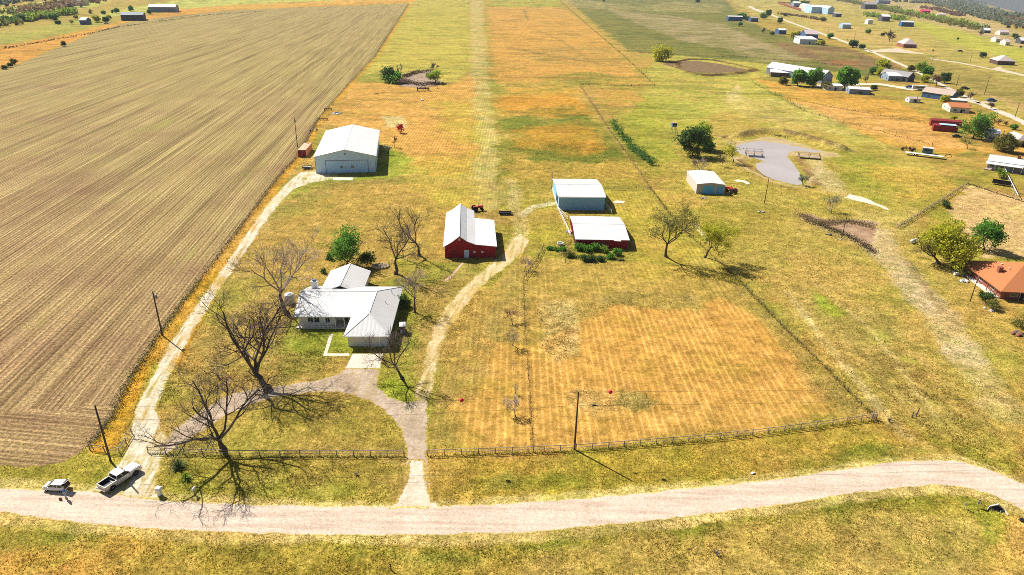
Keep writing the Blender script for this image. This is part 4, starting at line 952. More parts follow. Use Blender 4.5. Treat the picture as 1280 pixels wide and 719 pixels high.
bld('farm_shed', 'tiny white shed in tan field right of the blue-grey shed', 'shed', 1087.5, 30.5, 6, 14, 8, 10, 'x', M_FARW, M_FARW, 0, wins=0, dr=False)
bld('cottage', 'white house with dark front among green trees left of long hedge', 'house', 1107, 27, 9, 30, 10, 14, 'x', M_SHDARK, M_FARW, -10)
bld('trailer_house', 'white house with dark end standing alone on the yellow hay field', 'house', 1134, 33.5, 14, 22, 8, 10, 'x', M_NAVY, M_FARW, -14, wins=1)
bld('cottage', 'grey-roofed dark house behind the tree row near the top', 'house', 1088, 11.5, 14, 40, 14, 20, 'x', M_SHDARK, M_SHGREY, -8)
bld('trailer_house', 'long white house at top of picture beyond the tree row', 'house', 1105, 5, 14, 40, 14, 18, 'x', M_BLUEGREY, M_FARW, -10, wins=2)
h1 = bld('brick_house', 'large house with pinkish hip roof at end of a white lane', 'house', 1137, 60, 15, 30, 4.5, 10, 'hip', M_BRICK, M_SHPINK, -12, wins=3)
bld('brick_house', 'house with pinkish hip roof and dark brick front near right edge', 'house', 1257, 81.5, 19, 22, 4, 8.5, 'hip', plain('dark_brick', (.09, .05, .045), .8, .2), M_SHPINK, -14, wins=3)
for x, y, wp, lab in ((1229, 36, 8, 'white house among trees at right end of the long hedge'), (1234, 41.5, 7, 'small white house below another at right end of hedge'), (1255, 44, 10, 'pale pink-roofed house right of the hedge end'), (1247, 53, 5, 'tiny brown-roofed house below the pale pink-roofed one'), (1259, 57, 5, 'tiny grey-roofed house near the right edge'), (1279, 55, 6, 'white-roofed house cut by right edge beside dark trees')):
    bld('cottage', lab, 'house', x, y, wp, 18, 4.5, 8, 'x', M_SHDARK if 'white' in lab else M_CREAM, M_FARW if 'white' in lab else M_SHPINK, -12, 'far cottages right of the hedge', wins=1)
bld('red_barn', 'long bright red barn far away beyond the long hedge', 'barn', 1157, 18, 9, 26, 9, 13, 'x', plain('bright_red_barn', (.42, .03, .05), .6, .15), plain('red_barn_roof', (.5, .08, .1), .5, .15), -14, wins=0)
bld('cottage', 'pale low house beyond the hedge right of the red barn', 'house', 1177, 22.5, 8, 26, 8, 11, 'x', M_CREAM, M_SHPINK, -14)
bld('cottage', 'small white house beside two green trees at top right field', 'house', 996, 9, 8, 40, 12, 17, 'x', M_BLUEGREY, M_FARW, -8)
# top left
bld('long_shed', 'long dark metal shed at far side of the ploughed field', 'shed', 166, 26, 25, 40, 8, 11, 'x', M_SHDARK, plain('dark_blue_roof', (.10, .12, .16), .5, .2), 22, wins=0, dr=False)
bld('long_shed', 'long white-roofed metal shed at far side of the ploughed field', 'shed', 203, 15.5, 31, 45, 9, 13, 'x', M_BLUEGREY, M_FARW, 17, wins=0, dr=False)
bld('cottage', 'pale farmhouse half hidden by trees at top left', 'house', 98, 7, 12, 40, 10, 15, 'x', M_CREAM, M_SHPINK, 15)
bld('cottage', 'tiny white house at the edge of the top left wood', 'house', 104, 31, 7, 20, 6, 9, 'x', M_NAVY, M_FARW, 10)

# ------------------------------------------------------------------ fences
def fence(label, pix, spacing, hgt, rails, post_r=.07, rail_r=.035, mat=None, wire=False, weeds=None, name='fence', parts=True, group=None, lean=0.04, railmat=None):
    pts = [G(*p) for p in pix]; root = empty(name, pts[0], 0, label, 'fence', group); b0 = pts[0]
    mat = mat or M_WOOD
    seq = []
    for a, b_ in zip(pts, pts[1:]):
        n = max(1, round((b_ - a).length / spacing))
        seq += [a.lerp(b_, i / n) for i in range(n)]
    seq.append(pts[-1])
    rnd = random.Random(len(label) * 7 + len(seq))
    pmb = MB(); pmb.tube([(0, 0, -.02), (0, 0, hgt * .5), (.01, 0, hgt)], [post_r * 1.1, post_r, post_r * .95], 7)
    me_ = pmb.data('post', mat); pall = MB()
    if len(seq) > 95: parts = False
    for p in seq:
        if parts:
            o_ = bpy.data.objects.new('post', me_); COL.objects.link(o_); o_.parent = root; o_.location = p - b0
            o_.rotation_euler = (rnd.gauss(0, lean), rnd.gauss(0, lean), rnd.uniform(0, 6)); o_.scale = (1, 1, rnd.uniform(.93, 1.06))
        else:
            q = p - b0; pall.tube([q, q + Vector((rnd.gauss(0, lean) * hgt, rnd.gauss(0, lean) * hgt, hgt * rnd.uniform(.9, 1.1)))], post_r, 5)
    if not parts: pall.build('post', mat, root, kind='stuff')
    for z, rr in rails:
        rm_ = MB()
        for a, b_ in zip(seq, seq[1:]):
            dz = rnd.gauss(0, .02)
            if rr > .03:
                rm_.tube([a - b0 + Vector((0, -.06, z + dz)), a.lerp(b_, .5) - b0 + Vector((0, -.06, z - .02)), b_ - b0 + Vector((0, -.06, z - dz))], rr, 5)
            else:
                rm_.tube([a - b0 + Vector((0, 0, z)), a.lerp(b_, .5) - b0 + Vector((0, 0, z - .03)), b_ - b0 + Vector((0, 0, z))], rr, 3)
        rm_.build('rail' if rr > .03 else 'wire', railmat or (mat if rr > .03 else M_POLE), root)
    return root
M_RAIL = plain('grey_rail_wood', (.36, .28, .20), .85, .3, 2)
R3 = ((1.15, .065), (.62, .05), (.35, .008))
fence('wooden rail fence along the road verge left of the grey driveway mouth', [(185, 566), (230, 568), (300, 570), (400, 570), (505, 570)], 2.95, 1.25, R3, .08, mat=M_RAIL)
fence('wooden rail fence along the paddock from driveway mouth to far right corner', [(534, 569.5), (640, 566), (720, 562.5), (800, 556.5), (880, 550), (960, 541.5), (1040, 531), (1094, 523.5)], 2.95, 1.25, R3, .08, mat=M_RAIL)
fence('short rail fence with corner between ploughed field and pale gravel drive', [(112, 562), (150, 567), (165, 542)], 2.6, 1.25, R3, .08, mat=M_RAIL)
WIRE = ((1.05, .009), (.75, .009), (.45, .009))
fence('wire fence along right side of the mown paddock', [(1094, 522), (1060, 489), (1020, 449), (975, 405), (948, 376), (925, 352)], 4.2, 1.2, WIRE, .055, mat=M_WOODD)
fence('wire fence running from the hedge past the pond shed', [(725, 107), (740, 129), (760, 161), (785, 196), (813, 236), (850, 284), (884, 314), (925, 352)], 6, 1.25, WIRE, .06, mat=M_WOODD)
fence('wire fence along the grassy boundary left of dark green pasture', [(700, 2), (740, 37), (770, 62), (795, 85), (818, 107)], 12, 1.6, WIRE, .14, mat=M_WOODD)
fence('pale board fence crossing between runway grass and pasture', [(725, 106.5), (770, 107.5), (818, 108)], 6, 1.5, ((1.4, .1), (.8, .06)), .14, mat=M_WOODD)
fence('thin wire fence line dividing the mown paddock beside the saplings', [(654.5, 350), (654.7, 375), (657.5, 425), (661, 475), (664, 520), (666.5, 565)], 5.5, 1.2, WIRE, .05, mat=M_WOODD)
fence('weathered plank fence slanting down to the saplings', [(680, 309), (671, 327), (663.4, 338), (655, 350)], 2.2, 1.2, ((1.1, .07), (.6, .06)), .08, mat=M_WOODD)
fence('overgrown wire fence along edge of the ploughed field', [(511, 6), (469, 72), (441, 102), (401, 147), (373, 197), (346, 227), (301, 287), (251, 352), (202, 416), (167, 471), (142, 521), (114, 558)], 5.2, 1.15, WIRE, .06, mat=M_WOODD)
fence('white pipe fence along left side of the two barns', [(690, 238), (697, 262), (707, 283), (713, 297)], 3, 1.4, ((1.35, .05), (.9, .04), (.45, .04)), .06, mat=M_WHITE)
fence('white pipe rail from pole barn corner to the red barn roof', [(698, 264), (710, 276)], 3, 1.4, ((1.35, .05), (.7, .04)), .06, mat=M_WHITE)
fence('white pipe rail leaving right corner of the pole barn', [(756, 257), (764, 267.5)], 3, 1.4, ((1.35, .05), (.7, .04)), .06, mat=M_WHITE)
fence('grey pipe fence with gate frames right of the pole barn', [(757, 237), (775, 237.5), (795, 238), (813, 238.5)], 3.2, 1.4, ((1.35, .04), (.9, .035), (.45, .035)), .07, mat=M_WOOD)
fence('pale plank fence along left side of tan corral', [(1121, 286), (1150, 268), (1180, 250), (1209, 230)], 3.4, 1.4, ((1.3, .08), (.8, .07)), .09, mat=M_RAIL)
fence('dark pipe fence along the back of tan corral', [(1209, 230), (1235, 238), (1270, 250), (1284, 254)], 4, 1.4, ((1.3, .05), (.8, .04)), .08, mat=M_RUST)
fence('long white pipe fence beside the black dump trailer', [(1253, 212), (1262, 231), (1271, 249)], 5, 1.7, ((1.6, .13),), .1, mat=M_WHITE)
fence('brown fence line across the orange hay field', [(960, 117), (985, 123), (1040, 134), (1100, 144), (1164, 156)], 8, 1.4, WIRE, .11, mat=M_WOODD)
fence('wire fence below the orange hay field', [(940, 103), (980, 122), (1005, 139), (1035, 149), (1075, 158), (1120, 168), (1165, 182)], 9, 1.4, WIRE, .12, mat=M_WOODD)
fence('wire fence along lower edge of the dark green pasture', [(785, 65), (850, 69), (900, 70), (950, 73), (1005, 77), (1060, 82)], 14, 1.7, WIRE, .16, mat=M_WOODD)
fence('weedy wire fence across orange ground at top left', [(-40, 70), (0, 63), (40, 55), (80, 46), (110, 43), (150, 34)], 16, 1.5, WIRE, .2, mat=M_WOODD)
# ------------------------------------------------------------------ trees and plants
M_BARK = plain('bark', (.095, .075, .06), .9, .35, 3)
M_TWIG = plain('twigs', (.10, .077, .062), .9, .25, 3)
M_TWIGP = plain('pale_twigs', (.33, .26, .20), .9, .25, 3)
def leaf_mat(name, c, t=.45):
    m_, nt, b = new_mat(name); o = opos(nt)
    n1 = noise_node(nt, o, .9, 3, .6); n2 = noise_node(nt, o, 5, 2, .5)
    col_ = ramp(nt, mul_math(nt, mul_math(nt, n1, n2, 'ADD'), .5), [(.36, tuple(x * .55 for x in c)), (.5, c), (.64, tuple(min(.8, x * 1.5) for x in c))])
    nt.links.new(col_, b.inputs['Base Color']); b.inputs['Roughness'].default_value = .6
    tr = N(nt, 'ShaderNodeBsdfTranslucent'); nt.links.new(col_, tr.inputs['Color'])
    ms = N(nt, 'ShaderNodeMixShader'); ms.inputs[0].default_value = t
    nt.links.new(b.outputs[0], ms.inputs[1]); nt.links.new(tr.outputs[0], ms.inputs[2]); nt.links.new(ms.outputs[0], nt.nodes['Material Output'].inputs['Surface'])
    return m_
L_GREEN = leaf_mat('leaf_green', (.13, .30, .03)); L_DARK = leaf_mat('leaf_dark', (.075, .135, .025)); L_YELLOW = leaf_mat('leaf_yellow_green', (.46, .46, .035))
L_OLIVE = leaf_mat('leaf_olive', (.20, .20, .04)); L_RED = leaf_mat('leaf_red', (.45, .02, .02)); L_BROWN = leaf_mat('leaf_dry', (.22, .14, .075)); L_SAGE = leaf_mat('leaf_sage', (.19, .215, .13)); L_LIME = leaf_mat('leaf_lime', (.24, .34, .025))  # farthest woods also take sage: pale haze tone put into their leaf colour

def bare(seed, h, spread=1.0, lean=(0, 0), trunk=.24, nb=(4, 5, 5, 4), r0=None, twig=.016, wob=.22, ups=.10):
    """trunk with forking limbs; returns trunk, branch builders and the tips"""
    rnd = random.Random(seed); T = MB(); B = MB(); tips = []; r0 = r0 or h * .0225
    def step(p, d, L, r, lv):
        n = 5 if lv <= 1 else 3; pts = [p.copy()]; rad = [r]; q = p.copy(); dd = d.copy()
        w_ = wob * (1 if lv < 3 else 1.3)
        for i in range(n):
            dd = (dd + Vector((rnd.gauss(0, w_), rnd.gauss(0, w_), rnd.gauss(0, w_ * .7) + ups))).normalized()
            q = q + dd * (L / n); pts.append(q.copy()); rad.append(max(twig * .8, r * (1 - .5 * (i + 1) / n)))
        (T if lv == 0 else B).tube(pts, rad, (8, 6, 5, 3, 3)[lv], cap=False)
        if lv >= len(nb): tips.append(q.copy()); return
        k_ = nb[lv]; az0 = rnd.uniform(0, 6.28)
        for k in range(k_):
            f = (.72 + .28 * rnd.random()) if lv == 0 else (.28 + .72 * (k + rnd.random()) / k_)
            x = f * n; i = min(int(x), n - 1); a = pts[i].lerp(pts[i + 1], x - i); ra = rad[i] + (rad[i + 1] - rad[i]) * (x - i)
            dl = (pts[i + 1] - pts[i]).normalized(); az = az0 + 6.283 * k / k_ + rnd.uniform(-.5, .5) if lv < 2 else rnd.uniform(0, 6.28)
            s = dl.orthogonal().normalized(); s = (Matrix.Rotation(az, 3, dl) @ s)
            an = (rnd.uniform(.38, .85) if lv == 0 else rnd.uniform(.4, .95)) * (spread if lv < 2 else 1)
            nd = (dl * math.cos(an) + s * math.sin(an)).normalized()
            Lc = {0: h * .42, 1: h * .26, 2: h * .15, 3: h * .085}[lv] * rnd.uniform(.7, 1.2) * (1.05 - .35 * (f if lv else 0))
            step(a, nd, Lc, max(twig, ra * (.72 if lv == 0 else .58)), lv + 1)
    d0 = Vector((lean[0], lean[1], 1)).normalized()
    step(Vector((0, 0, -.05)), d0, h * trunk, r0, 0)
    T.tube([(0, 0, -.05), (d0.x * .3, d0.y * .3, h * .035)], [r0 * 1.5, r0 * .98], 8, cap=False)
    return T, B, tips
def leaves(tips, n, size, spread, seed, keep=1.0):
    rnd = np.random.RandomState(seed); t = np.array([tuple(p) for p in tips])
    t = t[rnd.rand(len(t)) < keep]
    c = np.repeat(t, n, 0) + rnd.normal(0, spread, (len(t) * n, 3)) * np.array([1, 1, .75])
    c[:, 2] = np.maximum(c[:, 2], .15)
    k = len(c); a = rnd.normal(size=(k, 3)); a /= np.linalg.norm(a, axis=1)[:, None]
    b_ = rnd.normal(size=(k, 3)); b_ -= a * (a * b_).sum(1)[:, None]; b_ /= np.linalg.norm(b_, axis=1)[:, None]
    s = size * rnd.uniform(.6, 1.3, (k, 1)); a = a * s; b_ = b_ * s * .6
    v = np.stack([c - a, c - b_ * .9, c + a, c + b_], 1).reshape(-1, 3)
    m_ = MB(); m_.v = v.tolist(); m_.f = [(4 * i, 4 * i + 1, 4 * i + 2, 4 * i + 3) for i in range(k)]; m_.m = [0] * k
    return m_
def lobes(tips_h, w_, n, seed):
    """extra leafy points that fill a rounded, uneven crown down to the ground"""
    rnd = random.Random(seed); out = []
    for k in range(11):
        a = rnd.uniform(0, 6.28); z = rnd.uniform(.22, .88) * tips_h; r_ = w_ * math.sqrt(max(.05, 1 - ((z / tips_h - .45) / .6) ** 2)) * rnd.uniform(.45, .95); s_ = w_ * rnd.uniform(.22, .38)
        for j in range(n // 11): out.append(Vector((r_ * math.cos(a) + rnd.gauss(0, s_), r_ * math.sin(a) + rnd.gauss(0, s_), max(.06 * tips_h, z + rnd.gauss(0, s_ * .8)))))
    return out
def tree(label, px, py, topy, seed, spread=1.0, lean=(0, 0), leaf=None, nl=6, lsize=.2, lspread=.45, keep=1.0, name=None, cat='tree', group=None, twigm=None, ball=0, **kw):
    h = HT(px, py, topy); base = G(px, py); base.z = land(np.array([base.x]), np.array([base.y]))[0]
    T, B, tips = bare(seed, h / 1.02, spread, lean, **kw)
    top = max(p.z for p in tips); s = h / top
    root = empty(name or ('bare_tree' if leaf is None else 'leafy_tree'), base, 0, label, cat, group)
    for q in (T, B): q.v = [(x * s, y * s, z * s) for x, y, z in q.v]
    tips = [p * s for p in tips]
    if ball:
        tips = [p for p in tips if p.z > h * .35 and math.hypot(p.x, p.y) < h * ball] + lobes(h, h * ball * .9, 170, seed)
    T.build('trunk', M_BARK, root, smooth=True); B.build('branches', twigm or M_TWIG, root)
    if leaf: leaves(tips, nl, lsize, lspread, seed, keep).build('crown', leaf, root)
    return root
tree('large bare tree rooted at the road fence near the mailboxes', 279, 563, 456, 111, 1.05, (-.10, .08), nb=(6, 6, 6, 6), twig=.0155, trunk=.17, wob=.28, ups=.06)
tree('large bare tree beside the curved driveway left of the farmhouse', 335, 488, 364, 12, 1.1, (-.20, .06), nb=(6, 6, 6, 6), twig=.0155, trunk=.17, wob=.28, ups=.06)
tree('bare spreading tree next to the water tank at left house corner', 359, 393, 300, 27, .9, (-.14, .04), nb=(5, 6, 6, 5), twig=.02, twigm=M_TWIGP)
tree('tall slim bare tree behind the farmhouse, nearest the house', 495, 343, 262, 14, .85, (-.03, .02), nb=(4, 6, 5, 4), twig=.02)
tree('tall bare tree between the slim bare tree and red barn', 524, 320, 248, 15, .95, (-.05, 0), nb=(4, 6, 6, 4), twig=.02)
tree('small bare twisted tree at the right side of the farmhouse', 519, 391, 336, 16, 1.0, (.05, .02), nb=(4, 6, 6, 5), twig=.018, twigm=M_TWIGP, trunk=.34)
tree('bare tree on the lawn right of the garage apron', 503, 474, 402, 17, 1.15, (.02, 0), nb=(5, 6, 6, 4), twig=.018)
tree('bright green tree behind the rear wing of the farmhouse', 434, 333, 289, 18, .95, (0, 0), L_GREEN, 20, .26, .55, nb=(5, 5, 4), trunk=.10, ball=0.42)
tree('half leafed tall grey tree in pasture right of red barns', 832, 321, 246, 19, .85, (.02, 0), L_OLIVE, 10, .18, .5, .6, nb=(4, 6, 6, 4), twig=.02, trunk=.34)
tree('leaning yellow-green tree right of the half leafed tree', 881, 322, 274, 20, 1.0, (.30, .05), L_YELLOW, 15, .18, .45, .95, nb=(4, 6, 5, 4), twig=.018, trunk=.3)
# saplings along the dividing fence
for i, (x, y, ty, lab, tw, nbs) in enumerate(((641, 406, 386, 'reddish bare sapling, farthest of the row beside the dividing fence', plain('reddish_twigs', (.30, .16, .12), .9, .2), (5, 5, 5, 4)), (641, 432, 410, 'slim bare sapling just in front of the reddish one', M_TWIGP, (5, 5, 5, 4)), (641.7, 463, 452, 'tiny thin sapling in the middle of the row', M_TWIGP, (4, 4, 3)), (643.6, 492, 480, 'tiny sapling just behind the pale bushy sapling', M_TWIGP, (4, 4, 3)), (644.5, 521, 497, 'pale bushy bare sapling nearest to the road fence', plain('silver_twigs', (.42, .36, .30), .9, .2), (6, 6, 5, 4)), (656, 340, 322, 'bare sapling beside the slanting plank fence', M_TWIGP, (6, 5, 5, 4)))):
    tree(lab, x, y, ty, 40 + i, 1.0, (0, 0), name='sapling', cat='sapling', group='saplings along the dividing fence', twigm=tw, nb=nbs, trunk=.3, twig=.014)
tree('red-leaved sapling in the orange field behind the hangar', 500.5, 166, 156, 51, 1.0, (0, 0), L_RED, 8, .38, .4, name='sapling', cat='sapling', nb=(4, 4, 3))
tree('thin bare sapling at far corner of the hangar', 493, 184, 169, 52, .8, (0, 0), name='sapling', cat='sapling', nb=(3, 4, 4, 3), twig=.04)
tree('pale scrubby sapling beside the right wall of the hangar', 486, 193, 182, 53, .9, (0, 0), L_SAGE, 5, .25, .4, .7, name='sapling', cat='sapling', nb=(4, 4, 4), twig=.04, twigm=M_TWIGP)
tree('thin half bare sapling above the brown gully', 1038.5, 267, 246, 54, .9, (0, 0), L_SAGE, 3, .22, .35, .6, name='sapling', cat='sapling', nb=(4, 4, 4, 3), twig=.02, twigm=M_TWIGP)
tree('small grey-green sapling on the pond edge', 1003, 233, 221, 55, .7, (0, 0), L_SAGE, 7, .25, .35, name='sapling', cat='sapling', nb=(4, 4, 3), twig=.03)
# around the pond
tree('dark green tree left of the pond, largest of its clump', 866, 195, 160, 61, 1.1, (0, 0), L_DARK, 20, .42, .75, nb=(5, 5, 4), trunk=.2, twig=.03, ball=0.42)
tree('bright yellow-green tree crowded against back of the dark green tree', 873, 186, 155, 62, 1.0, (0, 0), L_LIME, 20, .42, .75, nb=(5, 5, 4), trunk=.25, twig=.03, ball=0.4)
tree('olive shrubby tree in front of the dark green tree', 868, 197, 183, 63, 1.1, (0, 0), L_OLIVE, 10, .4, .6, nb=(5, 4, 3), trunk=.15, twig=.03)
tree('small green bush right of the dark green tree', 887, 190, 180, 64, 1.2, (0, 0), L_GREEN, 14, .4, .5, nb=(5, 4, 3), trunk=.1, twig=.03, name='bush', cat='bush')
tree('sparse yellow-green tree beside the old wooden dock', 917, 203, 175, 65, 1.0, (0, 0), L_YELLOW, 5, .35, .8, .8, nb=(5, 5, 4), trunk=.25, twig=.03)
tree('small bare tree behind the grey metal shed', 902, 208, 190, 66, 1.0, (0, 0), nb=(4, 5, 5, 3), twig=.03, name='bare_tree')
tree('wide bare bush at the back wall of the grey shed', 874, 212, 196, 67, 1.3, (0, 0), nb=(6, 5, 5, 3), trunk=.08, twig=.03, name='bare_tree', twigm=M_TWIGP)
# around the far brush pond
tree('dark green tree at left end of the brush pond', 486, 104, 87, 71, 1.1, (0, 0), L_DARK, 14, .8, 1.3, nb=(5, 5, 3), trunk=.15, twig=.06)
tree('mid green tree between dark green tree and dead tree', 496, 104, 91, 72, 1.2, (0, 0), L_GREEN, 11, .8, 1.3, nb=(5, 5, 3), trunk=.15, twig=.06)
tree('dead forked tree standing over the left of brush pond', 499, 98, 79, 73, .8, (.35, 0), nb=(3, 4, 3, 3), twig=.09, trunk=.4)
tree('dead dark tree at back right of brush pond', 541, 92, 76, 74, 1.0, (.1, 0), nb=(4, 5, 4, 3), twig=.08)
tree('yellow-green round bush at right end of brush pond', 545, 104, 90, 75, 1.1, (0, 0), L_LIME, 13, .7, 1.1, nb=(5, 4, 3), trunk=.2, twig=.06)
tree('tiny bare sapling in front of brush pond', 547, 111, 103, 76, .8, (0, 0), nb=(3, 3, 3), twig=.06, name='sapling', cat='sapling')
# right side
tree('big willowy yellow-green tree left of the orange-roofed house', 1172, 329, 274, 81, .95, (-.1, 0), L_YELLOW, 20, .34, .6, nb=(6, 6, 4), trunk=.14, twig=.03, ball=0.4)
tree('second willowy yellow-green tree leaning over the junk heap', 1187, 336, 294, 82, .9, (.1, -.1), L_YELLOW, 20, .34, .6, nb=(5, 6, 4), trunk=.14, twig=.03, ball=0.42)
tree('round bright green tree between corral and orange-roofed house', 1230, 312, 277, 83, 1.1, (0, 0), L_GREEN, 20, .30, .5, nb=(6, 5, 4), trunk=.2, twig=.03, ball=0.42)
tree('large round dark green tree beside the dark red sheds', 1216, 173, 142, 84, 1.1, (0, 0), L_GREEN, 22, .42, .75, nb=(6, 5, 4), trunk=.18, twig=.04, ball=0.5)
tree('bushy olive-green tree behind the long white-roofed house', 1256, 190, 168, 85, 1.2, (0, 0), L_OLIVE, 20, .40, .7, nb=(6, 5, 4), trunk=.15, twig=.04, ball=0.52)
tree('small dry tree with sparse leaves left of the white-roofed house', 1209, 186, 174, 86, 1.0, (0, 0), L_OLIVE, 5, .3, .4, .5, nb=(4, 4, 4), twig=.03, name='sapling', cat='sapling')
tree('leafy yellow-green shrub behind the black dump trailer', 1249, 222, 212, 87, 1.2, (0, 0), L_LIME, 12, .3, .4, nb=(5, 4, 3), trunk=.1, twig=.03, name='bush', cat='bush')
tree('small round clipped bush inside the tan corral corner', 1180, 259, 251, 88, 1.2, (0, 0), L_DARK, 14, .22, .3, nb=(5, 4, 3), trunk=.1, twig=.02, name='bush', cat='bush')
tree('dark bush below the orange-roofed house near a thin pole', 1233, 380, 366, 89, 1.2, (0, 0), L_DARK, 18, .18, .35, nb=(6, 4, 3), trunk=.1, twig=.02, name='bush', cat='bush')
tree('olive bush on a stone patch in front of the dark bush', 1242, 387, 377, 90, 1.2, (0, 0), L_OLIVE, 14, .18, .35, nb=(6, 4, 3), trunk=.1, twig=.02, name='bush', cat='bush')
tree('bush at lower right corner of the orange-roofed house', 1279, 408, 394, 91, 1.2, (0, 0), L_OLIVE, 14, .2, .35, nb=(6, 4, 3), trunk=.1, twig=.02, name='bush', cat='bush')
tree('yellow-green tree left of dry pond beyond the pasture fence', 829, 77, 60, 92, 1.2, (0, 0), L_YELLOW, 15, .9, 1.5, nb=(6, 5, 3), trunk=.2, twig=.06, ball=0.6)
# shrubs behind the farmhouse and round the house
tree('dark shrub beside the bright green tree behind the house', 458, 333, 316, 93, 1.2, (0, 0), L_DARK, 14, .25, .45, nb=(6, 5, 3), trunk=.1, twig=.02, name='bush', cat='bush')
tree('low dark bush left of the bright green tree', 414, 325, 317, 94, 1.2, (0, 0), L_DARK, 12, .2, .3, nb=(5, 4, 3), trunk=.1, twig=.02, name='bush', cat='bush')
tree('small round dark bush in dry grass left of farmhouse rear wing', 405, 341, 336, 95, 1.2, (0, 0), L_DARK, 10, .16, .25, nb=(5, 3, 3), trunk=.1, twig=.02, name='bush', cat='bush')
tree('dark green shrub at the right wall of the farmhouse', 501, 385, 370, 96, 1.1, (0, 0), L_DARK, 16, .22, .4, nb=(6, 5, 3), trunk=.1, twig=.02, name='bush', cat='bush')
for i, (x, y, s_, lf, lab) in enumerate(((722, 313, 7, L_GREEN, 'leftmost green bush against the low red barn'), (732, 314, 7, L_GREEN, 'second green bush from left against the low red barn'), (742, 313, 8, L_GREEN, 'tallest green bush in the middle of low red barn wall'), (755, 315, 6, L_LIME, 'pale green bush right of the tallest one by the red barn'), (771, 319, 7, L_GREEN, 'wide green bush near right corner of the low red barn'), (763, 323, 5, L_GREEN, 'small green bush in front of the wide bush'), (730, 326, 6, L_DARK, 'dark bush in front row left before the low red barn'), (739, 327, 6, L_DARK, 'dark bush in front row centre before the low red barn'), (749, 326, 5, L_DARK, 'dark bush in front row right before the low red barn'), (713, 321, 6, L_OLIVE, 'straggly olive bush at left end of the garden plot'))):
    tree(lab, x, y, y - s_, 100 + i, 1.3, (0, 0), lf, 12, .2, .32, nb=(6, 4, 3), trunk=.08, twig=.02, name='bush', cat='bush', group='bushes before the low red barn')
for i, (x, y, lab) in enumerate(((687, 312, 'first vine clump on fence leading to the white tub'), (694, 313, 'second vine clump on fence, beside the white tub'), (703, 313, 'third vine clump on fence, right of the white tub'))):
    tree(lab, x, y, y - 3.5, 120 + i, 1.4, (0, 0), L_GREEN, 8, .18, .3, nb=(6, 4, 3), trunk=.08, twig=.02, name='bush', cat='bush', group='vine clumps on the fence')

def spiky(label, px, py, hgt, n, leafm, seed, r=.9):
    rnd = random.Random(seed); root = empty('yucca', G(px, py), 0, label, 'yucca', 'yuccas under the bare tree'); m_ = MB()
    for k in range(n):
        az = rnd.uniform(0, 6.28); el = rnd.uniform(.25, 1.4); L = hgt * rnd.uniform(.7, 1.1); c, s = math.cos(az), math.sin(az)
        p = [Vector((c * math.cos(el) * L * t, s * math.cos(el) * L * t, math.sin(el) * L * t - .35 * L * t * t * math.cos(el))) for t in (0, .5, 1)]
        sd_ = Vector((-s, c, 0)) * .06
        m_.poly([p[0] - sd_, p[0] + sd_, p[1] + sd_ * 1.1, p[1] - sd_ * 1.1]); m_.poly([p[1] - sd_ * 1.1, p[1] + sd_ * 1.1, p[2] + sd_ * .1, p[2] - sd_ * .1])
    m_.build('leaves', leafm, root); MB().lathe([(.16, 0), (.2, .2), (.1, .4)], 8).build('stem', M_BARK, root)
spiky('dark spiky yucca clump under the bare tree by the mailboxes', 223, 585, 1.7, 150, L_DARK, 1)
spiky('paler green spiky yucca beside the dark yucca clump', 233, 599, 1.5, 90, L_LIME, 2)

def strip_foliage(name, label, cat, pix, w_, h_, n, size, leafm, seed, kind=None):
    """long plant grown along a line"""
    rnd = np.random.RandomState(seed); pts = [G(*p) for p in pix]; segs = [(a, b_) for a, b_ in zip(pts, pts[1:])]
    L = np.array([(b_ - a).length for a, b_ in segs]); pr = L / L.sum(); b0 = pts[0]
    ks = rnd.choice(len(segs), n, p=pr); t = rnd.rand(n)
    A_ = np.array([tuple(segs[k][0] - b0) for k in ks]); B_ = np.array([tuple(segs[k][1] - b0) for k in ks])
    c = A_ + (B_ - A_) * t[:, None]; hh = h_ * (.08 + 1.3 * vnoise((c[:, 0] + b0.x) / (h_ * 1.4), (c[:, 1] + b0.y) / (h_ * 1.4), seed) ** 1.5)
    c[:, 0] += rnd.normal(0, w_ / 2, n); c[:, 1] += rnd.normal(0, w_ / 2, n); c[:, 2] = hh * rnd.rand(n) ** .8
    m_ = leaves([(0, 0, 0)], 1, size, 0, seed)
    a = rnd.normal(size=(n, 3)); a /= np.linalg.norm(a, axis=1)[:, None]; q = rnd.normal(size=(n, 3)); q -= a * (a * q).sum(1)[:, None]; q /= np.linalg.norm(q, axis=1)[:, None]
    s = size * rnd.uniform(.6, 1.3, (n, 1)); v = np.stack([c - a * s, c - q * s * .55, c + a * s, c + q * s * .6], 1).reshape(-1, 3)
    m_ = MB(); m_.v = v.tolist(); m_.f = [(4 * i, 4 * i + 1, 4 * i + 2, 4 * i + 3) for i in range(n)]; m_.m = [0] * n
    o_ = m_.build(name, leafm); o_.location = b0; tag(o_, label, cat, None, kind); return o_
hp_ = [G(*q) for q in ((766, 157), (769, 162), (772, 166.5), (776, 171), (781, 176), (785, 180.5), (789, 185), (793, 189), (797, 193.5), (801, 196), (805, 199), (809, 202), (813, 206))]
ht_ = []
for k_, q in enumerate(hp_):
    rr_ = random.Random(k_).uniform(.75, 1.3); ht_ += [t + q - hp_[0] for t in lobes(2.9 * rr_, 1.9 * rr_, 44, 300 + k_)]
m_ = leaves(ht_, 11, .26, .35, 9); o_ = m_.build('hedge', leaf_mat('hedge_leaf', (.085, .19, .03))); o_.location = hp_[0]; tag(o_, 'thick green hedge growing along the pasture fence', 'hedge')
W_DRY = leaf_mat('dry_weeds', (.24, .17, .075), .2); W_DK = leaf_mat('dark_weeds', (.085, .075, .03), .2); W_GR = leaf_mat('green_weeds', (.15, .19, .03), .2)
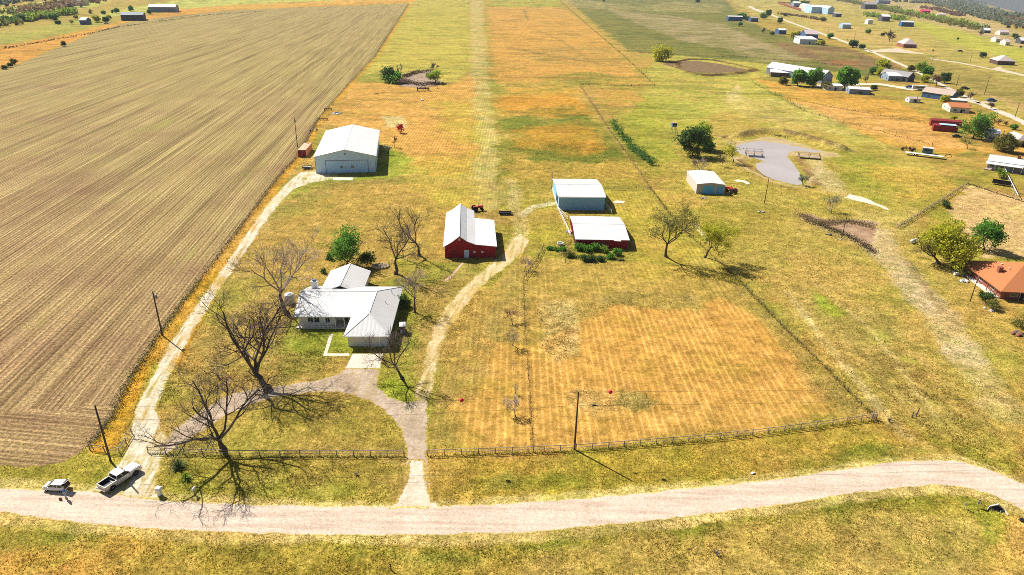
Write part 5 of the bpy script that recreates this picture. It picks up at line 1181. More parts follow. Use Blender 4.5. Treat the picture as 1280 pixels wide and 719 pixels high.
def weeds(pix, w_, h_, n, size, mt, seed): return strip_foliage('weeds', None, None, pix, w_, h_, n, size, mt, seed, 'stuff')
FE = [(510, 5), (468, 70), (440, 100), (400, 145), (372, 195), (345, 225), (300, 285), (250, 350), (201, 415), (166, 470), (141, 520), (113, 557)]
weeds(FE, .55, .75, 9000, .17, W_DK, 11); weeds([(x - 2, y + 2) for x, y in FE[3:]], 1.3, .35, 9000, .14, W_DRY, 12)
weeds(FE[7:], 1.2, .5, 1500, .15, W_GR, 13)
weeds([(812, 234), (850, 284), (884, 314), (925, 352), (975, 405), (1020, 448), (1060, 489), (1094, 523)], .45, .4, 2800, .12, W_DK, 14)
weeds([(654.5, 350), (657, 425), (661, 475), (666, 562)], .35, .3, 900, .1, W_DK, 15)
weeds([(725, 107), (760, 160), (790, 200), (812, 234)], .6, .6, 700, .16, W_DK, 16)
weeds([(700, 0), (740, 36), (780, 70), (818, 106)], 1.2, .8, 900, .4, W_DK, 17)
weeds([(725, 106), (818, 108)], .5, .5, 700, .25, W_DK, 18)
weeds([(534, 571), (720, 564), (880, 551), (1094, 525)], .35, .3, 2200, .1, W_GR, 19); weeds([(185, 567), (300, 571), (505, 571)], .35, .3, 1300, .1, W_GR, 20)
weeds([(960, 117), (1040, 134), (1164, 156)], 1.0, .6, 600, .25, W_DK, 21); weeds([(940, 103), (1005, 139), (1075, 158), (1165, 182)], 1.2, .7, 700, .25, W_DK, 22)
weeds([(905, 172), (921, 171), (936, 167), (956, 165), (980, 167), (1005, 173), (1030, 180), (1052, 187)], 2.6, .9, 5000, .25, W_DRY, 23); weeds([(960, 168), (1005, 175), (1040, 184)], 2.0, .9, 1200, .28, W_DK, 24)
weeds([(785, 65), (850, 69), (950, 73), (1060, 82)], 1.2, .7, 900, .4, W_DK, 25)
weeds([(1000, 269), (1030, 281), (1060, 276), (1090, 284)], 3.0, .7, 3200, .2, W_DRY, 26); weeds([(1010, 277), (1040, 287), (1070, 301), (1092, 316)], 2.2, .8, 1900, .2, W_DK, 27)
weeds([(498, 100), (512, 104), (530, 106), (548, 104)], 7, 1.1, 2600, .45, leaf_mat('dead_brush', (.20, .13, .09), .1), 28); weeds([(505, 97), (520, 91), (540, 90)], 4, 2.2, 1500, .45, leaf_mat('dead_scrub', (.13, .085, .05), .1), 29)
weeds([(-40, 70), (40, 55), (110, 43), (150, 34), (250, 20), (330, 14)], 2.5, 2.2, 900, .8, W_DK, 30)
weeds([(1121, 286), (1165, 259), (1209, 230)], .6, .5, 900, .15, W_DK, 31); weeds([(1210, 230), (1284, 254)], .6, .5, 600, .18, W_DK, 32)
weeds([(700, 306), (706, 320), (712, 300)], 1.6, .35, 900, .13, W_DRY, 33); weeds([(715, 321), (745, 322), (778, 325)], 1.6, .4, 2200, .14, W_GR, 34)
weeds([(846, 78), (862, 74), (890, 75), (915, 80), (945, 87), (915, 92), (870, 94)], 2.4, .7, 1900, .35, W_DK, 35)
weeds([(560, 2), (575, 30), (585, 90)], 6, .3, 500, .4, W_GR, 36)

# ------------------------------------------------------------------ far trees: a few kinds, copied
def proto(name, seed, lf, n, size, spread, keep=1, ball=True, **kw):
    T, B, tips = bare(seed, 1.0, kw.pop('sp', 1.1), twig=kw.pop('twig', .006), r0=.035, **kw)
    top = max(p.z for p in tips); tips = [p / top for p in tips]
    for q in (T, B): q.v = [(x / top, y / top, z / top) for x, y, z in q.v]
    me_t = T.data('trunk', M_BARK); me_b = B.data('branches', M_TWIG); me_l = leaves([t for t in tips if t.z > .35 and (not ball or math.hypot(t.x, t.y) < .45)] + (lobes(1.0, .40, 100, seed) if ball else []), n, size, spread * (.75 if ball else 1), seed, keep).data('crown', lf) if lf else None
    return me_t, me_b, me_l
PK = {'green': proto('green', 201, L_GREEN, 34, .06, .09, nb=(5, 5, 3)), 'dark': proto('dark', 202, L_DARK, 34, .06, .10, nb=(5, 5, 3)), 'yellow': proto('yellow', 203, L_YELLOW, 32, .058, .09, nb=(5, 5, 3)),
      'olive': proto('olive', 204, L_OLIVE, 32, .058, .09, nb=(5, 5, 3)), 'bare': proto('bare', 205, None, 0, 0, 0, nb=(5, 5, 4, 3), twig=.012), 'brown': proto('brown', 206, L_BROWN, 10, .06, .1, ball=False, nb=(5, 5, 3)), 'lime': proto('lime', 207, L_LIME, 32, .058, .09, nb=(5, 5, 3))}
_mv = {}
def far_tree(kind, px, py, hpx, label, group=None, wide=1.0, cat='tree'):
    p = G(px, py); p.z = float(land(np.array([p.x]), np.array([p.y]))[0])
    h = HT(px, py, py - hpx); rnd = random.Random(int(px * 13 + py * 7))
    root = empty('bare_tree' if kind == 'bare' else 'leafy_tree', p, rnd.uniform(0, 6.28), label, cat, group); root.scale = (h * wide, h * wide, h)
    me_t, me_b, me_l = PK[kind]
    for nm, me_ in (('trunk', me_t), ('branches', me_b), ('crown', me_l)):
        if me_ is None or (nm == 'branches' and kind not in ('bare', 'brown')): continue
        o_ = bpy.data.objects.new(nm, me_); COL.objects.link(o_); o_.parent = root
    return root
for k, x, y, h_, wd, lab in (
  ('olive', 978, 106, 9, 1.2, 'small dark tree at left end of the farmstead tree row'), ('green', 997, 107.5, 19, 1.0, 'left one of the two bright green trees before white barn'),
  ('green', 1016, 108.5, 21, 1.0, 'right one of the two bright green trees before white barn'), ('green', 1056, 111.5, 26, .95, 'tall green tree between white barn and long low shed'),
  ('olive', 1033, 112, 9, 1.2, 'small olive bush between bright green trees and low building'), ('dark', 1092, 113, 6, 1.3, 'small round bush at right end of long low shed'),
  ('bare', 1081, 103, 9, .9, 'bare tree behind the long low shed'), ('green', 1091, 93, 9, 1.3, 'green tree left of yellow tree in roadside cluster'),
  ('yellow', 1103, 93, 17, .95, 'tall yellow-green tree in roadside cluster'), ('yellow', 1101, 95, 10, 1.2, 'low yellow tree in front of the tall yellow-green one'),
  ('olive', 1138, 89, 7, 1.3, 'olive tree behind the white bungalow'), ('lime', 1152, 91, 12, 1.2, 'bright green tree beside the pale road'), ('green', 1159, 95, 11, 1.2, 'mid green tree touching the bright green roadside tree'),
  ('yellow', 1155, 103, 9, 1.3, 'yellow bush in front of the roadside green trees'), ('brown', 1170, 108, 13, 1.1, 'dry brown tree right of the yellow bush'), ('dark', 1180, 104, 12, 1.0, 'dark green tree left of pale road near a utility pole'),
  ('olive', 1198, 121, 9, 1.1, 'sparse olive tree right of tan-roofed house'), ('yellow', 1180, 130, 10, 1.1, 'yellow-green tree before the blue gable'), ('bare', 1212, 124, 10, 1.1, 'bare tree by the lane off pale road'),
  ('brown', 1238, 137, 8, 1.1, 'dry tree pair beside the pale road'), ('yellow', 1191, 151, 6, 1.2, 'thin yellow-green tree behind dark red sheds'), ('bare', 1256, 158, 7, 1.3, 'bare shrub tree right of the large round tree'),
  ('green', 1267, 162, 6, 1.4, 'small green bush near the right edge lane'), ('bare', 1247, 156, 8, 1.2, 'grey bare tree just right of the large round tree'),
  ('dark', 1066, 59.5, 8.5, 1.3, 'dark green dense bush at road edge, larger of two'), ('dark', 1077, 61.5, 5.5, 1.4, 'dark green dense bush at road edge, smaller of two'),
  ('green', 1037, 49, 7, 1.2, 'green tree right of the grey-roofed house'), ('yellow', 1026, 56.5, 6, 1.5, 'yellow-green bush at the pale metal building corner'), ('yellow', 991, 48.5, 8, 1.2, 'yellow tree left of the broad pale metal building'),
  ('olive', 997, 46, 6, 1.2, 'olive tree right of that yellow tree'), ('bare', 1112, 52, 15, 1.1, 'large lone bare tree left of the pinkish-roofed house'), ('dark', 1103, 45.5, 4, 1.2, 'small dark bush left of the large bare tree'),
  ('green', 1085, 42.5, 5.5, 1.2, 'lone green bush in the far tan field'), ('dark', 1228, 72, 6, 1.3, 'lone round dark tree left of the far pinkish house'), ('bare', 1166, 65, 3.5, 1.2, 'tiny bush beside the white lane house'),
  ('green', 927, 25, 8, 1.5, 'green tree between the white and dark trailer houses'), ('dark', 934, 26, 5, 1.3, 'dark bush right of that green tree'), ('lime', 954, 24, 8, 1.1, 'bright green tree by the road bend'), ('dark', 960, 21, 8, .9, 'dark slim tree by the road bend'),
  ('dark', 974.5, 29.5, 7, .9, 'dark slim tree standing alone beside far road'), ('green', 925, 33, 5, 1.2, 'small green bush below the white trailer house'), ('bare', 954, 42, 8, .9, 'bare tree above brown pasture edge'), ('olive', 965, 44, 4.5, 1.3, 'low olive bush left of the small white-sided shed'),
  ('dark', 872, 4, 5, 1.2, 'dark bush in the scrub at top of green pasture'), ('bare', 755, 4, 5, 1.2, 'bare shrub at top left of dark green pasture'),
  ('olive', 981, 20.5, 4, 2.0, 'olive scrub bush below the far red corral'), ('green', 993, 7, 9, 1.1, 'green tree beside small white house at top right'), ('dark', 1005, 11, 9, 1.2, 'dark tree beside small white house at top right'),
  ('olive', 1028, 27, 5, 1.5, 'olive bush in brush line below biggest building'), ('dark', 1271, 50, 5, 1.3, 'dark tree left of house cut by right edge'), ('dark', 1268, 47.5, 5, 1.3, 'dark tree behind the one near right edge'), ('olive', 1276, 54, 5, 1.3, 'olive tree at right edge beside white-roofed house'),
  ('bare', 1226, 45, 7, 1.2, 'bare tree below houses at hedge end'), ('olive', 1244, 50, 4, 1.3, 'olive bush above the tiny brown-roofed house'), ('brown', 1234, 36, 4, 1.4, 'dry brown tree between the white houses at hedge end'), ('bare', 1276, 61, 4.5, 1.2, 'bare shrub near right edge below far houses'),
  ('dark', 1260, 35.5, 3.5, 1.3, 'dark bush above pale pink-roofed house'), ('dark', 1197, 50, 2.8, .9, 'tiny dark bush in the yellow-green hay strip'),
  ('dark', 80, 58, 6, .9, 'lone dark bush on edge of the ploughed field at top left'), ('olive', 18, 81, 7, 1.1, 'olive bush on field edge, right of three at far left'), ('dark', 13, 84, 5, 1.2, 'dark bush on field edge, middle of three at far left'), ('dark', 6, 87, 5, 1.3, 'dark bush on field edge, left of three'),
  ('green', 130, 18.5, 5, 1.1, 'round green tree left of four by the far lane'), ('green', 141, 17, 4.5, .9, 'small green tree second of four by the far lane'), ('green', 146, 16.5, 6, 1.1, 'green tree third of four by the far lane'), ('green', 164, 14.5, 7, .9, 'tall green tree right of four by the far lane'),
  ('dark', 133, 28.5, 7, 1.1, 'dark tree by the parked car at top left'), ('yellow', 122, 28, 8, 1.2, 'yellow-green tree left of the dark tree at top left'), ('yellow', 137, 25, 6, .9, 'slim yellow-green tree behind the dark tree'), ('green', 187, 18, 6, .9, 'green tree between the two long sheds'),
  ('yellow', 95, 24, 5, 1.2, 'yellow-green tree at right end of top left wood'), ('bare', 90, 31, 7, .9, 'bare thin tree in top left field'),
  ('dark', 28, 27, 8, 1.2, 'dark blue-green tree in front of top left wood'), ('green', 68, 26, 9, 1.2, 'bright green tree in middle of top left wood'), ('dark', 73, 31, 5, 1.4, 'dark rounded tree at foot of top left wood')):
    far_tree(k, x, y, h_, lab, None, wd, 'bush' if 'bush' in lab else 'tree')
def wood(pix, w_, h_, n, size, mt, seed):
    """a far belt of trees that reads as one mass: rounded crowns of leaves"""
    rnd = np.random.RandomState(seed); pts = [G(x, max(y, -12)) for x, y in pix]; segs = list(zip(pts, pts[1:])); L = np.array([(b_ - a).length for a, b_ in segs]); ntree = max(3, int(L.sum() / (h_ * .55)))
    ks = rnd.choice(len(segs), ntree, p=L / L.sum()); t = rnd.rand(ntree); b0 = pts[0]
    c = np.array([tuple(segs[k][0].lerp(segs[k][1], u)) for k, u in zip(ks, t)]); c[:, :2] += rnd.normal(0, w_ / 2, (ntree, 2)); c[:, 2] = land(c[:, 0], c[:, 1])
    hh = h_ * rnd.uniform(.55, 1.15, ntree); per = max(20, n // ntree)
    u = rnd.normal(size=(ntree, per, 3)); u /= np.linalg.norm(u, axis=2)[..., None]; u *= rnd.uniform(.55, 1.05, (ntree, per, 1))
    q = c[:, None, :] + u * np.stack([hh * .55, hh * .55, hh * .5], -1)[:, None, :]; q[..., 2] += hh[:, None] * .5
    q = q.reshape(-1, 3) - np.array(tuple(b0)); k = len(q)
    a = rnd.normal(size=(k, 3)); a /= np.linalg.norm(a, axis=1)[:, None]; e = rnd.normal(size=(k, 3)); e -= a * (a * e).sum(1)[:, None]; e /= np.linalg.norm(e, axis=1)[:, None]
    s = size * rnd.uniform(.6, 1.3, (k, 1)); v = np.stack([q - a * s, q - e * s * .7, q + a * s, q + e * s * .7], 1).reshape(-1, 3)
    m_ = MB(); m_.v = v.tolist(); m_.f = [(4 * i, 4 * i + 1, 4 * i + 2, 4 * i + 3) for i in range(k)]; m_.m = [0] * k
    o_ = m_.build('wood', mt); o_.location = b0; tag(o_, kind='stuff')
wood([(-60, 46), (0, 30), (30, 25), (60, 21), (92, 16)], 22, 9, 2600, 2.2, L_OLIVE, 1); wood([(-40, 40), (5, 30), (45, 22), (90, 15)], 16, 9, 1000, 2.2, L_DARK, 2)
wood([(40, 18), (75, 11), (110, 2), (130, -1)], 26, 14, 2600, 2.6, L_BROWN, 3); wood([(-60, 14), (0, 4), (40, -4), (70, -9)], 50, 12, 2000, 4, L_SAGE, 4)
wood([(30, 27), (60, 22), (92, 18)], 12, 11, 1800, 2.2, L_LIME, 5); wood([(0, 18), (30, 14), (65, 9), (100, 4)], 20, 10, 1400, 2.4, L_OLIVE, 6)
wood([(1030, -2), (1060, 3), (1090, 9), (1120, 14)], 24, 13, 2600, 2.4, L_OLIVE, 7); wood([(1085, 7), (1120, 15), (1160, 23), (1200, 31), (1223, 37)], 16, 12, 5200, 2.0, L_LIME, 8); wood([(1085, 8), (1120, 16), (1160, 24), (1223, 38)], 12, 9, 900, 2.0, L_OLIVE, 9)
wood([(1083, 20), (1100, 23), (1115, 23), (1128, 26)], 16, 11, 1800, 2.0, L_LIME, 10); wood([(1160, 1), (1190, 9), (1215, 13), (1240, 17)], 40, 11, 1300, 3.0, L_SAGE, 11)
wood([(1200, 14), (1230, 20), (1255, 25), (1285, 33)], 24, 8, 600, 2.6, L_SAGE, 12); wood([(1230, 22), (1260, 28), (1290, 36)], 20, 8, 400, 2.6, L_SAGE, 13)
wood([(1255, 22), (1275, 30), (1295, 36)], 30, 8, 500, 2.6, L_BROWN, 14); wood([(1150, 10), (1170, 12), (1200, 20)], 14, 9, 700, 2.4, L_BROWN, 15)
wood([(975, 18), (1000, 21), (1030, 26)], 8, 5, 1200, 1.3, L_BROWN, 16); wood([(1140, 4), (1175, 2), (1230, 10), (1290, 20)], 110, 12, 800, 5, L_SAGE, 17); wood([(1100, -12), (1160, -8), (1220, 0), (1290, 8)], 260, 15, 1000, 8, L_SAGE, 18)
wood([(-60, -6), (0, -10), (60, -12), (200, -12), (400, -12)], 200, 18, 3000, 9, L_SAGE, 19)
# ------------------------------------------------------------------ poles and wires
TOPS = {}
def pole(label, px, py, ty, arm=None, transformer=False, r=.15, az=0, key=None, mat=None, group='wooden utility poles', lean=0, name='utility_pole', cat='utility pole'):
    h = HT(px, py, ty); b0 = G(px, py); b0.z = float(land(np.array([b0.x]), np.array([b0.y]))[0])
    root = empty(name, b0, az, label, cat, group); root.rotation_euler[1] = lean
    m = MB(); m.tube([(0, 0, -.05), (0, 0, h * .5), (0, 0, h)], [r * 1.15, r, r * .8], 10); m.build('shaft', mat or M_POLE, root, smooth=True)
    if arm:
        m = MB(); m.cbox(0, -.12, h - .35, arm, .1, .13, .01); ar = m.build('crossarm', M_WOODD, root)
        for x in (-arm * .45, 0, arm * .45):
            MB().lathe([(.05, 0), (.07, .06), (.04, .12), (.06, .16), (.02, .2)], 8, (x, -.12, h - .28)).build('insulator', M_CREAM, ar)
    else:
        MB().lathe([(.05, 0), (.07, .06), (.04, .12), (.06, .16), (.02, .2)], 8, (0, 0, h)).build('insulator', M_CREAM, root)
    if transformer:
        m = MB(); m.lathe([(.02, 0), (.24, .03), (.26, .1), (.26, .75), (.2, .85), (.05, .9)], 12, (.42, 0, h - 1.7)); tr = m.build('transformer', plain('grey_can', (.25, .26, .27), .5, .1), root)
        m = MB(); m.cbox(.18, 0, h - 1.3, .3, .08, .5); m.build('bracket', M_STEEL, tr)
    TOPS[key or label] = b0 + Vector((0, 0, h)); return root
pole('wooden utility pole behind the parked silver pickup', 138.5, 577, 507, key='A', az=.4)
pole('wooden utility pole casting its shadow across the pale gravel drive', 203, 419.5, 364.5, key='B', transformer=True, az=.5)
pole('utility pole behind the orange shipping container', 372, 184, 148, key='C', transformer=True)
pole('wooden utility pole standing at the rail fence in front of the paddock', 718, 562, 490, key='D')
pole('bare wooden pole left of the grey heap between shed and gully', 955.5, 254, 222, r=.13)
pole('thin dark pole in front of the orange-roofed house', 1212.5, 377, 346, r=.10)
pole('thin wooden pole on the lip of the brown gully', 1052, 298, 269.5, r=.10)
pole('pale short pole at back corner of the pole barn', 689.6, 236, 214.5, r=.12, mat=M_WOOD)
for i, (x, y, ty, lab) in enumerate(((1162.5, 86.5, 70, 'tall pole on stubble above the roadside green trees'), (1212.6, 77.5, 66, 'pole in the hay ground left of lone round tree'), (1195.5, 107.5, 94, 'pole on near side of pale road by dark green tree'), (1230.5, 118, 95.5, 'tallest pole on far side of pale road'), (1268.5, 147, 128, 'pole by the pale road near the right edge'), (1083, 104.5, 84, 'pole beside bare tree behind the long low shed'), (1034.5, 43.5, 35, 'pole at the bend of brown pasture road'), (1067.5, 51, 39.5, 'pole above the two dark dense bushes'), (1059, 51.5, 45, 'short pole left of the one above the dark bushes'), (994, 28, 21, 'pole in the scrub left of the biggest building'), (951, 13, 5, 'pole on tan ground beside the road bend'), (1145, 129, 119, 'short pole above the small coop'))):
    pole(lab, x, y, ty, arm=2.4 if i in (0, 3, 4) else None, r=.17, group='far utility poles', key='f%d' % i, az=-.5)
# a pole outside the frame on the right carries the road line on
E_ = G(1430, 545) + Vector((0, 0, TOPS['D'].z)); 
def wire(label, a, b_, sag, r=.018, n=24, name='power_line', group='overhead wires', mat=None):
    m = MB(); pts = [a.lerp(b_, i / n) - Vector((0, 0, sag * 4 * (i / n) * (1 - i / n))) - a for i in range(n + 1)]
    m.tube(pts, r * .9, 4); o_ = m.build(name, mat or M_POLE); o_.location = a
    tag(o_, label, 'wire', group); return lambda t: a.lerp(b_, t) - Vector((0, 0, sag * 4 * t * (1 - t)))
w1 = wire('thin power line from pickup pole to paddock pole carrying a red ball', TOPS['A'], TOPS['D'], 1.25)
w2 = wire('thin power line leaving paddock pole to the right carrying a red ball', TOPS['D'], E_, .5)
wire('thin power line from pickup pole to the pole by gravel drive', TOPS['A'], TOPS['B'], .5)
wire('thin power line from drive pole to the pole behind orange container', TOPS['B'], TOPS['C'], 1.6)
dn = Vector((0, 0, -2.6))
wire('low cable from pickup pole to the paddock pole', TOPS['A'] + dn, TOPS['D'] + dn, .9, .02)
w3 = wire('low cable leaving the paddock pole to the right with splice case', TOPS['D'] + dn, E_ + dn, .35, .02)
m = MB(); a, b_ = w3(.012), w3(.018)
def at_x(f, x, lo=0.0, hi=1.0):
    for _ in range(40):
        m_ = (lo + hi) / 2
        if P(f(m_))[0] < x: lo = m_
        else: hi = m_
    return f(lo), lo
q, t_ = at_x(w3, 743); q0 = w3(t_ - .0035); q1 = w3(t_ + .0035); q2 = w3(t_ + .05)
m = MB(); m.tube([q0 - q, q0.lerp(q, .3) - q, q1.lerp(q, .3) - q, q1 - q], [.05, .14, .14, .05], 10); m.tube([q1 - q, q2 - q], .045, 6)
o_ = m.build('splice_case', M_RUBBER); o_.location = q; tag(o_, 'black cable splice case hanging on low cable right of paddock pole', 'splice case')
M_BALL = plain('red_marker_plastic', (.55, .02, .04), .45, .1)
for f, x, lab in ((w1, 577, 'red marker ball on the power line left of paddock pole'), (w2, 763, 'red marker ball on the power line right of paddock pole')):
    q, _t = at_x(f, x); m = MB(); m.ball((0, 0, 0), .34, 18, 12); m.lathe([(.36, -.03), (.36, .03)], 18)
    o_ = m.build('marker_ball', M_BALL, smooth=True); o_.location = q; tag(o_, lab, 'marker ball', 'aerial marker balls')

# ------------------------------------------------------------------ vehicles
M_SILVER = plain('silver_paint', (.62, .60, .57), .28, .04, 1, .35, .5); M_CARW = plain('white_car_paint', (.74, .74, .74), .28, .04, 1, .1, .5)
M_CHROME = plain('bright_metal', (.6, .6, .6), .2, .05, 1, .9); M_BLACKP = plain('black_plastic', (.02, .02, .022), .55, .1)
M_LAMP = plain('headlamp_lens', (.75, .78, .8), .1, .05); M_TAIL = plain('tail_lamp', (.35, .012, .012), .25, .1)
def wheels(root, xs, hw, r=.38, w_=.25):
    for x in xs:
        for s in (-1, 1):
            m = MB(); m.lathe([(r * .6, -w_/2), (r * .93, -w_/2), (r, -w_ * .35), (r, w_ * .35), (r * .93, w_/2), (r * .6, w_/2)], 22, (x, s * (hw - w_/2), r), 'y'); t_ = m.build('wheel', M_RUBBER, root)
            m = MB(); m.lathe([(.02, -w_/2 - .012), (r * .2, -w_/2 - .012), (r * .58, -w_/2 + .03), (r * .58, w_/2 - .03), (r * .2, w_/2 + .012), (.02, w_/2 + .012)], 14, (x, s * (hw - w_/2), r), 'y'); m.build('rim', M_CHROME, t_)
def cabin(root, base, top, z0, z1, wb, wt, paint, splits=()):
    """greenhouse: dark glass all round, painted pillars and roof"""
    (xb0, xb1), (xt0, xt1) = base, top
    def gl(pts, nm):
        c_ = sum((Vector(p) for p in pts), Vector()) / len(pts); n_ = (Vector(pts[1]) - Vector(pts[0])).cross(Vector(pts[2]) - Vector(pts[0])).normalized()
        m = MB(); m.mesh([Vector(p) for p in pts] + [Vector(p) - n_ * .03 for p in pts], [(0, 1, 2, 3), (7, 6, 5, 4), (0, 4, 5, 1), (1, 5, 6, 2), (2, 6, 7, 3), (3, 7, 4, 0)]); m.build(nm, M_GLASS, root)
    gl([(xb1, -wb, z0), (xb1, wb, z0), (xt1, wt, z1), (xt1, -wt, z1)], 'windscreen'); gl([(xb0, wb, z0), (xb0, -wb, z0), (xt0, -wt, z1), (xt0, wt, z1)], 'rear_window')
    gl([(xb0, -wb, z0), (xb1, -wb, z0), (xt1, -wt, z1), (xt0, -wt, z1)], 'side_window'); gl([(xb1, wb, z0), (xb0, wb, z0), (xt0, wt, z1), (xt1, wt, z1)], 'side_window')
    m = MB()
    for xb, xt in ((xb0, xt0), (xb1, xt1)):
        for s in (-1, 1): m.tube([(xb, s * wb, z0 - .03), (xt, s * wt, z1 + .02)], .055, 6)
    for f in splits:
        xb = xb0 + (xb1 - xb0) * f; xt = xt0 + (xt1 - xt0) * f
        for s in (-1, 1): m.tube([(xb, s * wb, z0 - .03), (xt, s * wt, z1 + .02)], .05, 6)
    for s in (-1, 1): m.tube([(xt0, s * wt, z1), (xt1, s * wt, z1)], .055, 6)
    m.cbox((xt0 + xt1) / 2, 0, z1 + .035, xt1 - xt0 + .12, wt * 2 + .1, .09, .035); m.build('roof', paint, root, smooth=False)
a, b_ = G(143.5, 611.5), G(169.5, 594.5); hd = math.atan2((b_ - a).y, (b_ - a).x); nrm = Vector((-math.sin(hd), math.cos(hd), 0)); sc = 1.04
pk = empty('pickup_truck', (a + b_) / 2 + nrm * .95 + Vector((math.cos(hd), math.sin(hd), 0)) * -.05, hd, 'silver four-door pickup truck parked across the gravel drive entrance', 'pickup truck'); pk.scale = (sc, sc, sc)
m = MB(); m.cbox(1.95, 0, .86, 1.95, 1.9, .62, .14); m.cbox(0, 0, .84, 2.1, 1.94, .72, .07); m.cbox(0.1, 0, .48, 5.5, 1.7, .26, .03); m.cbox(0, 0, .56, 2.6, 1.93, .36, .05)
for s in (-1, 1): m.cbox(-1.98, s * .90, .88, 1.86, .13, .72, .035)
m.cbox(-1.02, 0, .88, .1, 1.7, .7, .02); m.cbox(2.0, 0, 1.19, 1.3, 1.5, .08, .035); m.build('body', M_SILVER, pk)
m = MB(); m.box(-2.84, -1.07, -.83, .83, .615, .68); m.box(-2.84, -1.075, -.834, -.80, .68, 1.2); m.box(-2.84, -1.075, .80, .834, .68, 1.2); m.box(-1.1, -1.073, -.8, .8, .68, 1.2); m.build('truck_bed', M_BLACKP, pk)
m = MB(); m.cbox(-2.88, 0, .89, .09, 1.66, .66, .03); tg = m.build('tailgate', M_SILVER, pk); m = MB(); m.cbox(-2.94, 0, 1.05, .03, .3, .07); m.build('handle', M_BLACKP, tg)
cabin(pk, (-1.0, 1.12), (-.84, .42), 1.2, 1.74, .90, .74, M_SILVER, (.47,))
m = MB(); m.cbox(-2.98, 0, .55, .14, 1.86, .2, .04); m.build('rear_bumper', M_CHROME, pk); m = MB(); m.cbox(2.94, 0, .56, .16, 1.88, .26, .05); m.build('front_bumper', M_CHROME, pk)
m = MB(); m.cbox(2.93, 0, .88, .05, 1.1, .3, .02); m.build('grille', M_BLACKP, pk)
for s in (-1, 1):
    MB().cbox(2.88, s * .74, .93, .12, .34, .22, .04).build('headlight', M_LAMP, pk); MB().cbox(-2.89, s * .90, .95, .06, .12, .42, .02).build('tail_light', M_TAIL, pk)
    m = MB(); m.cbox(.85, s * 1.08, 1.22, .12, .22, .2, .04); m.tube([(.85, s * .9, 1.15), (.85, s * 1.05, 1.18)], .03, 5); m.build('side_mirror', M_BLACKP, pk)
    m = MB()
    for x in (.05, -.5): m.cbox(x, s * .985, 1.03, .18, .03, .04)
    m.build('door_handle', M_CHROME, pk)
    m = MB()
    for x in (-.02, .98, -1.0): m.box(x - .008, x + .008, s * .972 - .004, s * .972 + .004, .55, 1.17)
    m.build('door_gap', M_BLACKP, pk)
wheels(pk, (-1.85, 1.85), .97, .37, .25)
m = MB()
for x in (-1.85, 1.85):
    for s in (-1, 1): m.lathe([(.48, -.02), (.48, .02)], 18, (x, s * .957, .44), 'y')
m.build('wheel_arch', M_BLACKP, pk)

a, b_ = G(58.3, 615.2), G(76, 616.2); hd = math.atan2((a - b_).y, (a - b_).x); nrm = Vector((math.sin(hd), -math.cos(hd), 0)); sc = .97
hc = empty('hatchback_car', (a + b_) / 2 + nrm * .80, hd, 'small white hatchback with raised tailgate parked at the road edge', 'car'); hc.scale = (sc * .90, sc * .92, sc * .92)
m = MB(); m.cbox(0, 0, .60, 3.95, 1.70, .50, .13); m.cbox(1.25, 0, .86, 1.2, 1.5, .16, .07); m.cbox(-.4, 0, .9, 2.7, 1.66, .22, .07); m.cbox(0, 0, .33, 3.6, 1.55, .12, .03); m.build('body', M_CARW, hc)
cabin(hc, (-1.75, 1.25), (-1.45, .30), 1.0, 1.42, .80, .64, M_CARW, (.36, .62))
m = MB(); m.slab([(-2.35, -.6, 1.98), (-1.50, -.6, 1.55), (-1.50, .6, 1.55), (-2.35, .6, 1.98)], .07); tg = m.build('tailgate', M_CARW, hc)
m = MB(); m.slab([(-2.2, -.48, 1.978), (-1.75, -.48, 1.752), (-1.75, .48, 1.752), (-2.2, .48, 1.978)], .012); m.build('tailgate_glass', M_GLASS, tg)
m = MB()
for s in (-1, 1): m.tube([(-1.85, s * .55, 1.68), (-1.95, s * .6, 1.0)], .02, 5)
m.build('gas_strut', M_BLACKP, tg)
m = MB(); m.box(-2.0, -1.76, -.62, .62, .6, 1.38); m.build('boot_opening', M_BLACKP, hc)
m = MB(); m.cbox(-1.98, 0, .5, .16, 1.6, .24, .05); m.build('rear_bumper', M_CARW, hc); m = MB(); m.cbox(1.99, 0, .46, .12, 1.2, .2, .04); m.build('grille', M_BLACKP, hc)
for s in (-1, 1):
    MB().cbox(1.88, s * .6, .72, .22, .34, .16, .06).build('headlight', M_LAMP, hc); MB().cbox(-1.93, s * .72, .82, .14, .16, .34, .04).build('tail_light', M_TAIL, hc)
    m = MB(); m.cbox(.8, s * .92, .98, .12, .18, .13, .04); m.tube([(.8, s * .78, .94), (.8, s * .9, .96)], .025, 5); m.build('side_mirror', M_CARW, hc)
wheels(hc, (-1.22, 1.25), .84, .31, .2)

